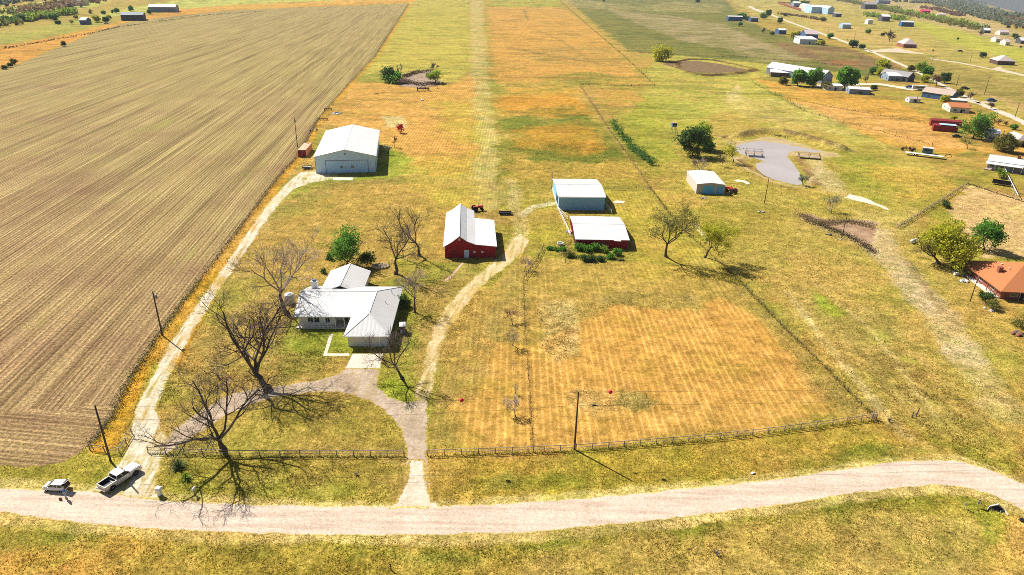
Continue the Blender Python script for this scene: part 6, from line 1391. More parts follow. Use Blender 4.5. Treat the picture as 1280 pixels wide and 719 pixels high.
gc = empty('golf_cart', G(503.5, 415.5), math.radians(-82), 'white-roofed golf cart parked beside the garage wall', 'golf cart')
m = MB(); m.cbox(0, 0, .38, 2.5, 1.15, .22, .05); m.cbox(.95, 0, .62, .5, 1.1, .45, .1); m.cbox(-.75, 0, .62, .95, 1.1, .4, .08); m.build('body', M_BLUEGREY, gc)
m = MB(); m.cbox(-.3, 0, .86, .55, 1.05, .14, .04); m.cbox(-.62, 0, 1.15, .12, 1.05, .5, .04); m.build('seat', M_CREAM, gc)
m = MB(); m.cbox(-.15, 0, 1.93, 2.2, 1.35, .09, .04); m.build('roof', M_FARW, gc)
m = MB()
for x, xt in ((.85, .6), (-1.0, -.95)):
    for s in (-1, 1): m.tube([(x, s * .5, .7), (xt, s * .55, 1.9)], .025, 6)
m.build('roof_posts', M_BLACKP, gc); m = MB(); m.slab([(.87, -.5, .95), (.63, -.54, 1.85), (.63, .54, 1.85), (.87, .5, .95)], .02); m.build('windscreen', M_GLASS, gc); wheels(gc, (-.8, .85), .6, .23, .18)

# ------------------------------------------------------------------ the person
def figure(label, px, py, hd, sc=1.0):
    root = empty('person', G(px, py), hd, label, 'person'); root.scale = (sc,) * 3
    def skin(name, verts, edges, rad, mat, parent, sub=2):
        me_ = bpy.data.meshes.new(name); me_.from_pydata(verts, edges, []); o_ = bpy.data.objects.new(name, me_); COL.objects.link(o_); o_.parent = parent
        me_.materials.append(mat); s_ = o_.modifiers.new('skin', 'SKIN'); s_.use_smooth_shade = True
        for v, r in zip(me_.skin_vertices[0].data, rad): v.radius = (r, r) if not isinstance(r, tuple) else r
        me_.skin_vertices[0].data[0].use_root = True
        u = o_.modifiers.new('sub', 'SUBSURF'); u.levels = sub; u.render_levels = sub; return o_
    SK = plain('skin', (.55, .34, .25), .6, .08)
    V = [(0, 0, .92), (0, 0, 1.15), (.02, 0, 1.38), (.03, 0, 1.50), (.05, 0, 1.62), (.05, 0, 1.70),
         (.0, .17, 1.40), (.10, .22, 1.14), (.30, .17, 1.06), (.36, .16, 1.05), (0, -.17, 1.40), (.08, -.23, 1.13), (.27, -.19, 1.02), (.33, -.18, 1.0),
         (0, .09, .86), (.05, .11, .48), (-.02, .12, .08), (.13, .13, .035), (0, -.09, .86), (-.04, -.11, .48), (-.10, -.12, .08), (.05, -.13, .035)]
    E = [(0, 1), (1, 2), (2, 3), (3, 4), (4, 5), (2, 6), (6, 7), (7, 8), (8, 9), (2, 10), (10, 11), (11, 12), (12, 13), (0, 14), (14, 15), (15, 16), (16, 17), (0, 18), (18, 19), (19, 20), (20, 21)]
    Rr = [.13, .125, .14, .055, .095, .075, .062, .045, .034, .038, .062, .045, .034, .038, .085, .058, .042, .045, .085, .058, .042, .045]
    body = skin('body', V, E, Rr, SK, root)
    skin('shirt', [V[i] for i in (0, 1, 2, 6, 7, 10, 11)], [(0, 1), (1, 2), (2, 3), (3, 4), (2, 5), (5, 6)], [.155, .15, .165, .085, .068, .085, .068], plain('bright_blue_shirt', (.03, .22, .60), .8, .1), body)
    skin('trousers', [V[i] for i in (0, 14, 15, 16, 18, 19, 20)], [(0, 1), (1, 2), (2, 3), (0, 4), (4, 5), (5, 6)], [.15, .11, .085, .07, .11, .085, .07], plain('pale_jeans', (.40, .44, .50), .85, .12), body)
    m = MB(); m.ball((.035, 0, 1.675), .115, 14, 10, .03, (1, .92, .95)); m.build('hair', plain('fair_hair', (.40, .28, .15), .7, .2), body, smooth=True)
    m = MB()
    for q in (16, 20): m.cbox(V[q][0] + .07, V[q][1], .045, .27, .1, .09, .035)
    m.build('shoes', M_BLACKP, body)
    m = MB(); m.cbox(.155, .035, 1.63, .012, .022, .012); m.cbox(.155, -.035, 1.63, .012, .022, .012); m.build('eyes', M_BLACKP, body)
    m = MB(); m.ball((.155, 0, 1.60), .022, 8, 6, 0, (1, .7, 1.3)); m.build('nose', SK, body)
    return root
figure('person in bright blue shirt and pale trousers standing behind the open hatchback', 83, 623, math.radians(70), 1.2)
o_ = empty('bag', G(75.8, 625), 0, 'small brown bag lying on the road behind the hatchback', 'bag'); m = MB(); m.cbox(0, 0, .2, .42, .28, .38, .1); m.build('pouch', plain('brown_leather', (.16, .07, .04), .7, .2), o_); m = MB(); m.tube([(-.14, 0, .38), (-.1, 0, .52), (.1, 0, .52), (.14, 0, .38)], .015, 6); m.build('handle', M_WOODD, o_)

# ------------------------------------------------------------------ mailboxes and road signs
mb_ = empty('mailbox', G(200, 619), math.radians(-12), 'large white boxy mailbox at edge of the gravel drive mouth', 'mailbox')
MB().cbox(0, 0, .45, .5, .5, .9, .02).build('pedestal', M_WHITE, mb_)
m = MB(); m.cbox(0, 0, 1.2, .78, .72, .62, .05); bx = m.build('box', M_WHITE, mb_); MB().cbox(0, -.37, 1.22, .6, .03, .42, .01).build('door', M_TRIM, bx)
mb_ = empty('mailbox', G(243.5, 619), math.radians(80), 'small white mailbox on a post with long shadow, right of the boxy one', 'mailbox')
MB().cbox(0, 0, .55, .1, .1, 1.1, .01).build('post', M_WOOD, mb_); m = MB(); m.cbox(0, 0, 1.18, .62, .3, .2, .01); m.lathe([(.15, -.31), (.15, .31)], 14, (0, 0, 1.28), 'x'); bx = m.build('box', M_WHITE, mb_); MB().cbox(.1, .17, 1.42, .2, .02, .1).build('flag', M_REDP, bx); MB().cbox(-.32, 0, 1.25, .015, .26, .28).build('door', M_TRIM, bx)
def marker(label, px, py, h, rz, w_=.16, col=M_WHITE):
    o_ = empty('marker_post', G(px, py), rz, label, 'marker post', 'road marker posts'); MB().cbox(0, .03, h / 2, .06, .04, h).build('post', M_STEEL, o_)
    b_ = MB().cbox(0, 0, h * .68, w_, .02, h * .6, .005).build('panel', col, o_); return b_
marker('short white marker post on the verge, leftmost of the culvert markers', 1205.5, 636, 1.25, .1, .36)
pn = marker('black and white striped marker panel beside the culvert', 1221.5, 634, 1.5, .3, .5)
m = MB()
for k in range(3): m.slab([(-.19, -.016, .62 + k * .26), (.19, -.016, .74 + k * .26), (.19, -.016, .84 + k * .26), (-.19, -.016, .72 + k * .26)], .004)
m.build('stripe', M_BLACKP, pn)
cv = empty('culvert_headwall', G(1246, 637), math.radians(-22), 'pale concrete culvert end with dark opening on the right verge', 'culvert'); cv.scale = (.62, .62, .9)
m = MB(); m.mesh([(-1.5, 0, 0), (1.5, 0, 0), (1.5, 0, .35), (0, 0, 1.15), (-1.5, 0, .35), (-1.5, .3, 0), (1.5, .3, 0), (1.5, .3, .35), (0, .3, 1.15), (-1.5, .3, .35)], [(0, 1, 2, 3, 4), (6, 5, 9, 8, 7), (1, 6, 7, 2), (2, 7, 8, 3), (3, 8, 9, 4), (4, 9, 5, 0)])
m.slab([(-1.5, 0, .4), (-1.5, .3, .4), (-2.3, -1.5, .2), (-2.45, -1.4, .2)], .3); m.slab([(1.5, .3, .4), (1.5, 0, .4), (2.0, -1.3, .2), (2.2, -1.2, .2)], .3); m.build('headwall', M_CONC, cv)
m = MB(); m.poly([(-1.15, -.006, .02), (1.15, -.006, .02), (1.1, -.006, .38), (0, -.006, .92), (-1.1, -.006, .38)]); m.slab([(-1.1, -.9, .02), (1.1, -.9, .02), (1.1, -.02, .02), (-1.1, -.02, .02)], .015); m.build('opening', M_DARK, cv)
marker('white wooden stake at right end of the culvert wall', 1257, 634, .9, .3, .1); marker('white wooden stake in front of the culvert', 1249.5, 643, .7, .2, .12)
def tire(label, px, py, r=.38, group=None):
    o_ = empty('tyre', G(px, py), 0, label, 'tyre', group); m = MB(); m.lathe([(r * .55, .02), (r * .9, 0), (r, .08), (r, .18), (r * .9, .26), (r * .55, .24), (r * .5, .13)], 20); m.build('tread', M_RUBBER, o_); return o_
tire('black tyre lying on the verge at right edge below road', 1277.5, 651)
o_ = empty('stake', G(489, 713), 0, 'short dark leaning stake in the grass below the road', 'stake'); MB().tube([(0, 0, 0), (-.1, .15, 1.0)], [.09, .07], 8).build('post', M_WOODD, o_); MB().cbox(-.1, .13, .95, .3, .05, .25, .01).build('plate', M_RUST, o_)
def stump(label, px, py, h, seed, name='dead_shrub', mat=None):
    rnd = random.Random(seed); o_ = empty(name, G(px, py), 0, label, 'dead shrub'); m = MB()
    for k in range(14):
        a = rnd.uniform(0, 6.28); r_ = rnd.uniform(.15, .7) * h; p = Vector((math.cos(a) * r_, math.sin(a) * r_, h * rnd.uniform(.35, 1)))
        m.tube([(0, 0, 0), p * .5 + Vector((0, 0, .1 * h)), p], [.05, .035, .015], 5); m.tube([p * .6, p * .6 + Vector((rnd.gauss(0, .3), rnd.gauss(0, .3), .3)) * h], [.025, .012], 4)
    m.build('stems', mat or M_TWIGP, o_); return o_
stump('pale dead shrub in dry grass below the road', 895.5, 694, 1.0, 1); stump('pale twiggy stump in front lawn verge below the fence', 445, 594, .7, 2); stump('dark broken brush heap at the paddock fence corner', 1111, 527, .8, 3, 'dead_shrub', M_WOODD)
o_ = empty('broken_post', G(1144, 521), .4, 'two leaning broken posts in the pasture beyond the paddock corner', 'broken posts'); MB().tube([(-.9, 0, 0), (-.5, .2, 1.2)], .09, 7).build('post', M_WOODD, o_); MB().tube([(.2, 0, 0), (.9, .3, 1.5)], .1, 7).build('post', M_WOODD, o_); MB().tube([(-.8, .1, .1), (.5, .2, .5), (1.2, .2, .1)], .05, 6).build('brace', M_WOODD, o_)
o_ = empty('litter', G(941, 592), .3, 'small crumpled white litter on the verge above the road', 'litter'); m = MB(); m.ball((0, 0, .12), .28, 9, 6, .35, (1.3, .8, .5), random.Random(4)); m.build('bag', M_FARW, o_)
o_ = empty('corner_post', G(1092.5, 526), 0, 'stout pale corner brace at right end of the rail fence', 'fence brace')
for x, y in ((-.5, 0), (.3, .1), (.1, .9)): MB().tube([(x, y, 0), (x, y, 1.5)], .12, 8).build('post', M_RAIL, o_)
m = MB(); m.tube([(-.5, 0, 1.3), (.3, .1, .3)], .07, 6); m.tube([(.1, .9, 1.3), (.3, .1, .3)], .07, 6); m.build('brace', M_RAIL, o_)

# ------------------------------------------------------------------ farm things
ct = empty('shipping_container', G(378, 196.5), math.radians(5), 'orange-red shipping container between hangar and ploughed field', 'container')
MB().cbox(0, 7, 1.58, 3.3, 14, 2.9, .03).build('body', ribbed('container_steel', (.62, .15, .05), 1, .5, .6, (.35, .12, .06), .4, depth=.05), ct); MB().box(-1.66, 1.66, -.01, 14.01, 3.032, 3.07).build('roof', plain('faded_orange_roof', (.70, .33, .20), .7, .25), ct)
for x in (-.82, .82): d_ = MB().box(x - .78, x + .78, -.06, -.002, .18, 2.95).build('door', M_DKRED, ct); MB().tube([(x * .4, -.09, .25), (x * .4, -.09, 2.9)], .03, 6).build('lock_rod', M_STEEL, d_)
m = MB()
for x in (-1.5, 1.5):
    for y in (.15, 13.85): m.cbox(x, y, .07, .3, .3, .14)
m.build('foot', M_RUST, ct)
def trailer(label, px, py, rz, L, W, deckz, deckm, name='trailer', sides=0.0, goose=False, wheel_x=None, sidem=None, jack=True):
    o_ = empty(name, G(px, py), rz, label, 'trailer'); MB().cbox(0, 0, deckz, L, W, .16, .02).build('deck', deckm, o_)
    m = MB(); m.cbox(0, W * .3, deckz - .17, L, .12, .18); m.cbox(0, -W * .3, deckz - .17, L, .12, .18)
    if goose: m.tube([(L/2, 0, deckz), (L/2 + .5, 0, deckz + 1.3), (L/2 + 2.2, 0, deckz + 1.3), (L/2 + 2.6, 0, deckz + .3)], .18, 6)
    else: m.tube([(L/2, W * .3, deckz - .1), (L/2 + 1.4, 0, deckz - .15)], .06, 6); m.tube([(L/2, -W * .3, deckz - .1), (L/2 + 1.4, 0, deckz - .15)], .06, 6); m.tube([(L/2 + 1.2, 0, 0), (L/2 + 1.2, 0, deckz)], .04, 6)
    m.build('frame', M_BLACKP, o_)
    if sides:
        m = MB(); z = deckz + .08
        m.box(-L/2, L/2, W/2 - .06, W/2, z, z + sides); m.box(-L/2, L/2, -W/2, -W/2 + .06, z, z + sides); m.box(-L/2, -L/2 + .06, -W/2 + .06, W/2 - .06, z, z + sides); m.box(L/2 - .06, L/2, -W/2 + .06, W/2 - .06, z, z + sides); m.build('side_panel', sidem or M_BLACKP, o_)
    wheels(o_, wheel_x or (-.4, .4), W/2 + .26, .36, .22); return o_
trailer('small dark utility trailer with pale bed left of hangar front', 384, 211, .2, 3.6, 2.2, .65, plain('pale_planks', (.5, .47, .42), .8, .2), sides=.3)
trailer('long white gooseneck flatbed trailer in the green pasture', 1155, 196, math.radians(-30), 16, 2.8, 1.1, M_FARW, goose=True, wheel_x=(-4, -3))
cb = empty('camper_shell', G(1158.5, 192.5), math.radians(-30), 'pale blue box with white top behind the flatbed trailer', 'box shelter'); MB().cbox(0, 1.2, 1.5, 4.4, 2.6, 2.2, .1).build('body', plain('slate_blue_panel', (.12, .2, .32), .5, .1), cb); MB().cbox(0, 1.2, 2.68, 4.6, 2.8, .16, .05).build('roof', M_FARW, cb); MB().cbox(0, -.12, 1.8, 3.2, .03, .7).build('window', M_GLASS, cb); wheels(cb, (-1.2, 1.2), 1.4, .4, .25)
dt = trailer('black dump trailer with high sides near the white pipe fence', 1251.5, 231.5, math.radians(-38), 6.4, 2.4, .8, M_BLACKP, sides=.9, wheel_x=(-.6, .4))
def implement(label, px, py, rz, s, mat, seed, cat='farm implement', name='farm_implement'):
    rnd = random.Random(seed); o_ = empty(name, G(px, py), rz, label, cat); m = MB(); m.tube([(-1.2 * s, 0, .55 * s), (1.2 * s, 0, .55 * s)], .09 * s, 6); m.tube([(-1 * s, .8 * s, .6 * s), (1 * s, .8 * s, .6 * s)], .08 * s, 6)
    m.tube([(0, 0, .55 * s), (0, -1.2 * s, .5 * s)], .08 * s, 6); m.tube([(-.7 * s, 0, .55 * s), (-.7 * s, .8 * s, .6 * s), (0, .4 * s, 1.3 * s), (.7 * s, .8 * s, .6 * s), (.7 * s, 0, .55 * s)], .06 * s, 6); m.build('frame', mat, o_)
    for k in range(5):
        x = (-1 + .5 * k) * s; MB().tube([(x, .8 * s, .6 * s), (x, 1.1 * s, .4 * s), (x, .95 * s, .02)], .05 * s, 5).build('tine', M_RUST, o_)
    for x in (-1.3 * s, 1.3 * s): MB().lathe([(.15 * s, -.08 * s), (.4 * s, -.1 * s), (.45 * s, 0), (.4 * s, .1 * s), (.15 * s, .08 * s)], 16, (x, .2 * s, .45 * s), 'x').build('wheel', M_RUBBER, o_)
    return o_
implement('rusty farm implement with tines at left end of the flatbed', 1133, 188, .3, 1.7, M_RUST, 1); implement('second rusty implement frame beside the left end of flatbed', 1142, 189, .9, 1.5, M_RUST, 2); implement('reddish farm implement on ground right of the leafy shrub', 1256, 224, .4, 1.3, M_REDP, 3)
implement('dark farm implement by the field fence, upper one', 410, 138, .4, 1.5, M_RUST, 4); implement('dark farm implement by the field fence, middle one', 404.5, 150.5, .2, 1.5, M_RUST, 5); implement('pale farm implement by the field fence above the container', 392.5, 164.5, .8, 1.4, M_STEEL, 6)
implement('black farm implement in front of the brush pond', 529, 114, .1, 3.0, M_BLACKP, 7); implement('tiny dark implement in orange field left of brush pond', 471, 118, .1, 1.0, M_BLACKP, 8)
def tractor(label, px, py, rz, paint, s=1.0, boom=False):
    o_ = empty('tractor', G(px, py), rz, label, 'tractor'); o_.scale = (s, s, s); m = MB(); m.cbox(.9, 0, 1.15, 1.7, .62, .7, .08); m.cbox(-.4, 0, .9, 1.3, .5, .5, .06); m.build('body', paint, o_)
    m = MB()
    for s_ in (-1, 1): m.cbox(-.75, s_ * .72, 1.5, 1.0, .35, .1, .04)
    m.build('fender', paint, o_); MB().cbox(-.6, 0, 1.35, .5, .5, .12, .04).build('seat', M_BLACKP, o_); MB().tube([(.4, .15, 1.5), (.4, .15, 2.2)], .05, 6).build('exhaust', M_BLACKP, o_)
    MB().tube([(0, 0, 1.2), (-.2, 0, 1.65)], .025, 5).build('steering_column', M_BLACKP, o_)
    for x, y, r_, w_ in ((-.75, .75, .75, .4), (-.75, -.75, .75, .4), (1.35, .6, .42, .24), (1.35, -.6, .42, .24)):
        t_ = MB().lathe([(r_ * .5, -w_/2), (r_ * .9, -w_/2), (r_, -w_ * .3), (r_, w_ * .3), (r_ * .9, w_/2), (r_ * .5, w_/2)], 20, (x, y, r_), 'y').build('wheel', M_RUBBER, o_); MB().lathe([(.05, -w_ * .4), (r_ * .48, -w_ * .25), (r_ * .48, w_ * .25), (.05, w_ * .4)], 12, (x, y, r_), 'y').build('rim', M_CREAM, t_)
    if boom: m = MB(); m.tube([(1.2, .5, .9), (2.6, .5, 1.0)], .08, 6); m.tube([(1.2, -.5, .9), (2.6, -.5, 1.0)], .08, 6); m.cbox(2.9, 0, .7, .6, 1.7, .6, .06); m.build('loader', paint, o_)
    return o_
tractor('red tractor with front loader parked right of grey metal shed', 914.5, 241, math.radians(115), M_REDP, 1.25, True); tractor('small red and white tractor peeking out behind the red barn', 596.5, 263.5, math.radians(20), plain('faded_red_paint', (.5, .10, .07), .5, .3), 1.2)
trailer('low dark flat trailer in grass right of the red barn', 631.4, 268, 0.05, 4.2, 1.9, .6, M_BLACKP, sides=.25)
tk = empty('water_tank', G(362.5, 379), 0, 'white cylindrical water tank at left end of the farmhouse', 'tank'); MB().lathe([(1.15, 0), (1.15, .6), (1.12, .62)], 24).build('base', M_STEEL, tk); MB().lathe([(1.12, .622), (1.14, .8), (1.14, 2.3), (1.05, 2.4), (.4, 2.55), (.38, 2.62), (.05, 2.63)], 24).build('vessel', M_FARW, tk, smooth=True); MB().tube([(1.14, 0, 2.1), (2.4, .6, 2.2), (3.4, 1.2, 2.6)], .06, 6).build('pipe', M_WHITE, tk)
rg = empty('stone_ring', G(476, 333.5), 0, 'ring of tan stones on the lawn behind the farmhouse', 'stone ring'); rnd = random.Random(9)
for k in range(16): a = k * 6.283 / 16; MB().ball((2.1 * math.cos(a), 1.5 * math.sin(a), .25), rnd.uniform(.35, .5), 8, 6, .2, (1, 1, .75), rnd).build('stone', plain('tan_stone', (.44, .36, .22), .9, .25, 3), rg)
MB().lathe([(1.75, .05), (1.5, .25), (.2, .3)], 14).build('soil', M_WOODD, rg)
tb = empty('water_trough', G(700.3, 306.5), 0, 'white round tub in the weeds left of low red barn', 'tub'); MB().lathe([(.75, 0), (.85, .15), (.9, .75), (.95, .8), (.8, .8), (.72, .3), (.05, .28)], 20).build('tub', M_FARW, tb); MB().cbox(0, .3, .86, .9, .35, .08, .02).build('board', M_BLUEGREY, tb)
cp = empty('crosspost', G(707, 328.5), .5, 'small leaning wooden post by the garden plot', 'post'); MB().tube([(0, 0, 0), (-.1, .1, 1.2)], .07, 7).build('post', M_WOOD, cp); MB().tube([(-.4, 0, .1), (.45, .1, .9)], .05, 6).build('brace', M_WOOD, cp)
lg = empty('log', G(776.5, 326), 0.1, 'short dark log lying at right end of the garden plot', 'log'); MB().tube([(-.9, 0, .22), (0, .05, .25), (.9, 0, .2)], [.22, .24, .2], 10).build('trunk', M_WOODD, lg)
def heap(label, px, py, n, s, mats, seed, name='junk_heap', cat='junk heap', flat=.5):
    rnd = random.Random(seed); o_ = empty(name, G(px, py), rnd.uniform(0, 3), label, cat)
    for q, mt in enumerate(mats):
        m = MB()
        for k in range(max(2, n // len(mats))):
            x, y = rnd.gauss(0, s * .4), rnd.gauss(0, s * .28); a = rnd.uniform(.15, .4) * s
            if rnd.random() < .5: m.ball((x, y, a * flat * .8), a, 8, 5, .25, (1, rnd.uniform(.6, 1), flat), rnd)
            else: m.tube([(x - a, y, a * .2), (x + a, y + rnd.gauss(0, a), a * rnd.uniform(.3, 1.2))], a * .22, 6)
        m.build(('piece', 'scrap', 'board')[q % 3], mt, o_)
    return o_
heap('pale covered heap at front left corner of the grey shed', 878.5, 248.5, 7, 1.6, [M_SHPINK, M_CREAM], 1); heap('grey-blue heap of stones in grass right of bare pole base', 951.5, 265.5, 6, 1.3, [M_BLUEGREY, M_STEEL], 2, 'rock_pile', 'rock pile')
heap('junk heap along left wall of the low red barn', 712.5, 290, 16, 1.8, [M_CREAM, M_WOOD, M_BLUEGREY], 3); heap('junk pile under second willowy tree near orange-roofed house', 1199, 343, 18, 2.2, [M_STEEL, M_WOOD, M_CREAM], 4); heap('smaller junk pile by the path to the orange-roofed house', 1205, 352, 12, 1.8, [M_STEEL, M_CREAM], 5)
heap('dark rubble at the lip of the gully, left of thin pole', 1036, 294, 8, 1.5, [M_BLUEGREY, M_WOODD], 6, 'rock_pile', 'rock pile'); heap('broken pale stones at foot of thin pole on gully lip', 1049, 299.5, 7, 1.1, [M_CREAM, M_CONC], 7, 'rock_pile', 'rock pile'); heap('ash-grey patch of debris beside the field fence behind the hangar', 420, 142.5, 10, 3.2, [M_BLUEGREY, M_STEEL], 8, flat=.25); heap('grey blocks in a row on the orange field behind the hangar', 528, 126, 8, 2.0, [M_BLUEGREY, M_STEEL], 9, 'block_row', 'blocks'); heap('pale stone patch by the olive bush near orange-roofed house', 1236, 388, 7, 1.4, [M_CREAM, M_CONC], 10, 'rock_pile', 'rock pile'); heap('dark debris at right edge of pasture below orange-roofed house', 1272, 418, 10, 2, [M_WOODD, M_RUST], 11); heap('dark lump in dry pasture below the brown gully', 1070.5, 319, 4, .9, [M_WOODD], 12, 'rock_pile', 'rock pile')
wt = empty('propane_tank', G(1141.5, 304), .6, 'white capsule gas tank left of the willowy yellow-green trees', 'gas tank'); MB().lathe([(.05, -1.5), (.4, -1.4), (.55, -1.1), (.55, 1.1), (.4, 1.4), (.05, 1.5)], 18, (0, 0, .85), 'x').build('vessel', M_FARW, wt, smooth=True); m = MB(); m.cbox(-.8, 0, .2, .15, .7, .4); m.cbox(.8, 0, .2, .15, .7, .4); m.build('cradle', M_CONC, wt); MB().lathe([(.16, 1.38), (.16, 1.55), (.05, 1.6)], 10).build('valve_cap', M_STEEL, wt)
bl = empty('deer_blind', G(841, 168), math.radians(10), 'dark raised hunting blind on a post left of pond trees', 'hunting blind'); hh = HT(841, 168, 158.5)
m = MB()
for x in (-.9, .9):
    for y in (-.9, .9): m.tube([(x, y, 0), (x * .8, y * .8, hh)], .1, 6)
m.build('leg', M_WOOD, bl); bxx = MB().cbox(0, 0, hh + 1.0, 2.6, 2.4, 2.0, .04).build('cabin', M_BLUEGREY, bl); MB().cbox(0, -1.22, hh + 1.25, 1.9, .04, .7).build('window', M_DARK, bxx); MB().cbox(0, 0, hh + 2.08, 3.0, 2.8, .16, .03).build('roof', M_WOOD, bl); MB().tube([(.7, -1.3, hh), (1.6, -3.2, 0)], .1, 6).build('ladder', M_WOOD, bl)
def dock(label, px, py, rz, L, W, z, seed):
    o_ = empty('dock', G(px, py), rz, label, 'dock'); m = MB()
    n = int(L / .4)
    for k in range(n): m.box(-L/2 + k * L/n, -L/2 + (k + .93) * L/n, -W/2, W/2, z - .08, z)
    m.build('deck', M_WOOD, o_)
    for x in (-L/2, 0, L/2):
        for y in (-W/2 - .08, W/2 + .08): MB().tube([(x, y, -.05), (x, y, z + 1.5)], .12, 7).build('post', M_WOODD, o_)
    m = MB()
    for y in (-W/2 - .08, W/2 + .08): m.tube([(-L/2, y, z + 1.2), (L/2, y, z + 1.15)], .06, 5)
    m.build('railing', M_WOOD, o_); return o_
dock('old wooden dock on tall posts reaching into left side of pond', 942, 195, math.radians(-12), 7.0, 4.2, 1.5, 1); dock('low wooden deck with posts on the right bank of the pond', 1011, 198, math.radians(-14), 9.0, 3.2, .9, 2)
lc = empty('parked_car', G(1196, 172), math.radians(-25), 'dark parked vehicle at right end of the dark red sheds', 'car'); m = MB(); m.cbox(0, 0, .7, 4.6, 1.8, .6, .15); m.build('body', M_BLACKP, lc); cabin(lc, (-1.4, 1.2), (-1.0, .5), 1.0, 1.5, .82, .66, M_BLACKP); wheels(lc, (-1.4, 1.4), .9, .34, .22)
for k, (x, y, rz, mt, lab) in enumerate(((1137, 110.5, -.3, M_NAVY, 'blue car parked left of white trailer in the roadside cluster'), (1206, 112, -.6, M_BLACKP, 'dark car driving on the pale road near the poles'), (1239, 127, -.2, M_NAVY, 'blue car turning off pale road onto the lane'), (1123, 100.5, -.2, M_STEEL, 'grey car in front of the white bungalow'), (1200, 65, 0, M_BLACKP, 'dark vehicle parked far right of the white lane house'), (133, 30, .2, M_NAVY, 'dark car parked under dark tree at top left'))):
    c_ = empty('parked_car', G(x, y), rz, lab, 'car'); c_.scale = (1.4,) * 3; MB().cbox(0, 0, .7, 4.4, 1.8, .62, .15).build('body', mt, c_); cabin(c_, (-1.5, 1.2), (-1.1, .5), 1.0, 1.5, .82, .66, mt); wheels(c_, (-1.3, 1.3), .9, .33, .22)
rv = empty('camper_trailer', G(1149.5, 113), math.radians(-18), 'white camper trailer parked below the roadside cluster', 'camper'); MB().cbox(0, 0, 2.1, 11, 3.2, 3.0, .3).build('body', M_FARW, rv); MB().cbox(-.5, -1.62, 2.4, 6, .05, .8).build('window', M_GLASS, rv); wheels(rv, (-.6, .5), 1.6, .5, .3); MB().tube([(5.4, 0, .6), (7.2, 0, .6)], .12, 6).build('hitch', M_BLACKP, rv)
rc = empty('corral', G(985, 9.5), 0, 'far red pipe corral at top right beside the small white house', 'corral'); m = MB()
a, b_, c_ = G(972, 5.5), G(986, 9), G(1001, 14)
pts = [p - G(985, 9.5) for p in (G(972, 4.5), G(986, 5), G(990, 6.5))]; pts2 = [p - G(985, 9.5) for p in (G(972, 4.8), G(986, 9), G(1001, 14))]
for line in (pts, pts2):
    for z in (2.0, 4.0, 6.0): m.tube([p + Vector((0, 0, z)) for p in line], .8, 4)
m.build('rail', M_DKRED, rc); m = MB()
for line in (pts, pts2):
    for p, q in zip(line, line[1:]):
        for k in range(6): r_ = p.lerp(q, k / 5); m.tube([r_, r_ + Vector((0, 0, 6.5))], .5, 4)
m.build('post', M_DKRED, rc)

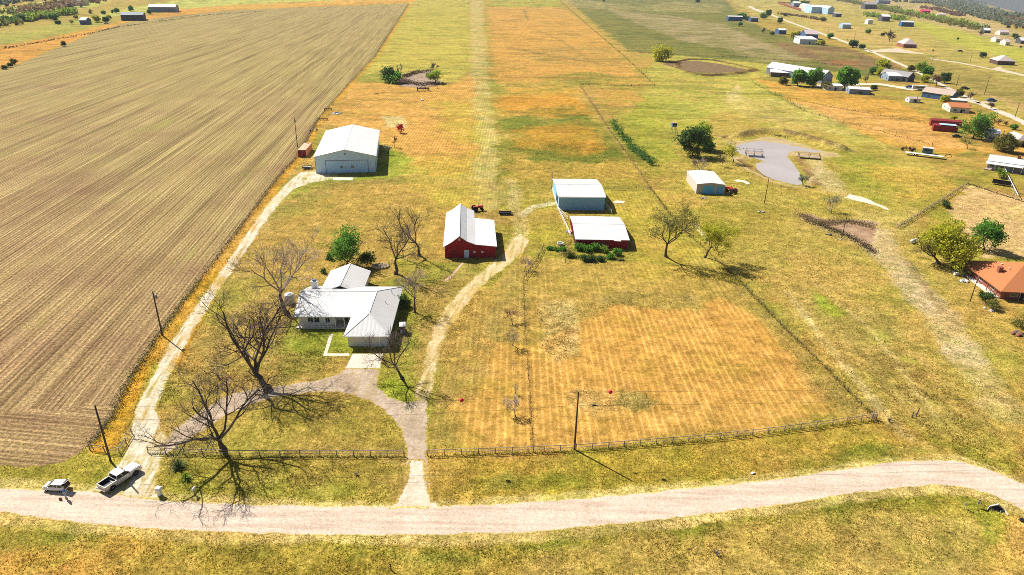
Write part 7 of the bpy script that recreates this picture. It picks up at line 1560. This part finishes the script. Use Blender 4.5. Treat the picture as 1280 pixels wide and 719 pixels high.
# ------------------------------------------------------------------ grass tufts that stand up out of the turf
def tufts(n, d0, d1, seed, hgt):
    rnd = np.random.RandomState(seed); d = rnd.uniform(d0, d1, n); th = rnd.uniform(-.86, .86, n)
    x, y = d * np.sin(th), d * np.cos(th); keep = np.ones(n, bool)
    for pw in SHEETS:
        x0, y0 = pw.min(0); x1, y1 = pw.max(0); k = np.nonzero((x > x0) & (x < x1) & (y > y0) & (y < y1))[0]
        if len(k): keep[k[inside(x[k], y[k], pw)]] = False
    for r_ in FOOT:
        k = np.nonzero((np.abs(x - r_[0]) < r_[2]) & (np.abs(y - r_[1]) < r_[2]))[0]
        if len(k):
            c, s = math.cos(-r_[3]), math.sin(-r_[3]); u = (x[k] - r_[0]) * c - (y[k] - r_[1]) * s; v = (x[k] - r_[0]) * s + (y[k] - r_[1]) * c
            keep[k[(u > r_[4]) & (u < r_[5]) & (v > r_[6]) & (v < r_[7])]] = False
    dens = fbm(x / 1.6, y / 1.6, 81, 3); keep &= rnd.rand(n) < sstep(.30, .58, dens); _c, mw0 = turf_at(x, y); keep &= rnd.rand(n) > mw0 * .8
    x, y, d = x[keep], y[keep], d[keep]; n = len(x); tc, mw = turf_at(x, y)
    h = hgt * rnd.uniform(.45, 1.3, n) * (1 - .55 * np.clip(mw, 0, 1)) * (.6 + .8 * fbm(x / 7, y / 7, 82, 3)); w_ = np.maximum(h * rnd.uniform(.35, .8, n), d * .0006)
    a = rnd.uniform(0, 6.283, n); ca_, sa = np.cos(a), np.sin(a); lx, ly = rnd.normal(0, .9, n) * h, rnd.normal(.5, .9, n) * h; z = land(x, y)
    V = np.zeros((n, 6, 3))
    for j, (c, s) in enumerate(((ca_, sa), (-sa, ca_))):
        V[:, 3 * j] = np.stack([x - c * w_ * .5, y - s * w_ * .5, z], 1); V[:, 3 * j + 1] = np.stack([x + c * w_ * .5, y + s * w_ * .5, z], 1); V[:, 3 * j + 2] = np.stack([x + lx + c * w_ * .3 * (1 - 2 * j), y + ly, z + h], 1)
    me_ = bpy.data.meshes.new('grass'); me_.vertices.add(6 * n); me_.vertices.foreach_set('co', V.ravel()); me_.loops.add(6 * n); me_.loops.foreach_set('vertex_index', np.arange(6 * n, dtype=np.int32))
    me_.polygons.add(2 * n); me_.polygons.foreach_set('loop_start', np.arange(2 * n, dtype=np.int32) * 3); me_.polygons.foreach_set('loop_total', np.full(2 * n, 3, np.int32)); me_.update(calc_edges=True)
    br = rnd.choice([.7, .95, 1.2, 1.6, 2.1], n, p=[.2, .25, .25, .2, .1])[:, None] * np.array([[1, 1, 1]]) ; cc = np.ones((n, 6, 4)); cc[:, :, :3] = np.clip(tc * br + (br > 1.2) * .02, .003, .8)[:, None, :]
    me_.attributes.new('turf', 'FLOAT_COLOR', 'POINT').data.foreach_set('color', cc.ravel().astype(np.float32))
    me_.materials.append(m_tuft); o_ = bpy.data.objects.new('grass', me_); COL.objects.link(o_); tag(o_, kind='stuff')
m_tuft, nt, b = new_mat('grass_blades'); tr = N(nt, 'ShaderNodeBsdfTranslucent'); ms = N(nt, 'ShaderNodeMixShader'); ms.inputs[0].default_value = .5
nt.links.new(N(nt, 'ShaderNodeAttribute', attribute_name='turf').outputs['Color'], tr.inputs['Color']); nt.links.new(b.outputs[0], ms.inputs[1]); nt.links.new(tr.outputs[0], ms.inputs[2]); nt.links.new(ms.outputs[0], nt.nodes['Material Output'].inputs['Surface']); nt.links.new(N(nt, 'ShaderNodeAttribute', attribute_name='turf').outputs['Color'], b.inputs['Base Color']); b.inputs['Roughness'].default_value = .9; b.inputs['Specular IOR Level'].default_value = .05
FOOT = []
for o_, x0, x1, y0, y1 in ((hg, -12, 12, -1, 50), (rb, -8, 7.5, -.5, 30), (pb, -8.5, 8.5, -.5, 22), (lb, -8.5, 8.5, -.5, 21), (gs, -6, 6, -.5, 19), (fh, -18, 5, -1, 25), (fh, -15, -4, 24, 35), (oh, -2, 24, -1, 21)): FOOT.append((o_.location.x, o_.location.y, 60, o_.rotation_euler.z, x0, x1, y0, y1))
tufts(330000, 55, 150, 1, .15); tufts(260000, 120, 330, 2, .22)

# ------------------------------------------------------------------ air
hz = MB().box(-7700, 7700, -7700, 7700, -240, 80).build('haze', None); hz.data.materials.clear(); tag(hz, kind='stuff')
mh_ = bpy.data.materials.new('haze_air'); mh_.use_nodes = True; nt = mh_.node_tree; nt.nodes.remove(nt.nodes['Principled BSDF'])
pv = nt.nodes.new('ShaderNodeVolumePrincipled'); pv.inputs['Density'].default_value = .00004; pv.inputs['Color'].default_value = (.80, .88, 1, 1); nt.links.new(pv.outputs[0], nt.nodes['Material Output'].inputs['Volume'])
hz.data.materials.append(mh_)
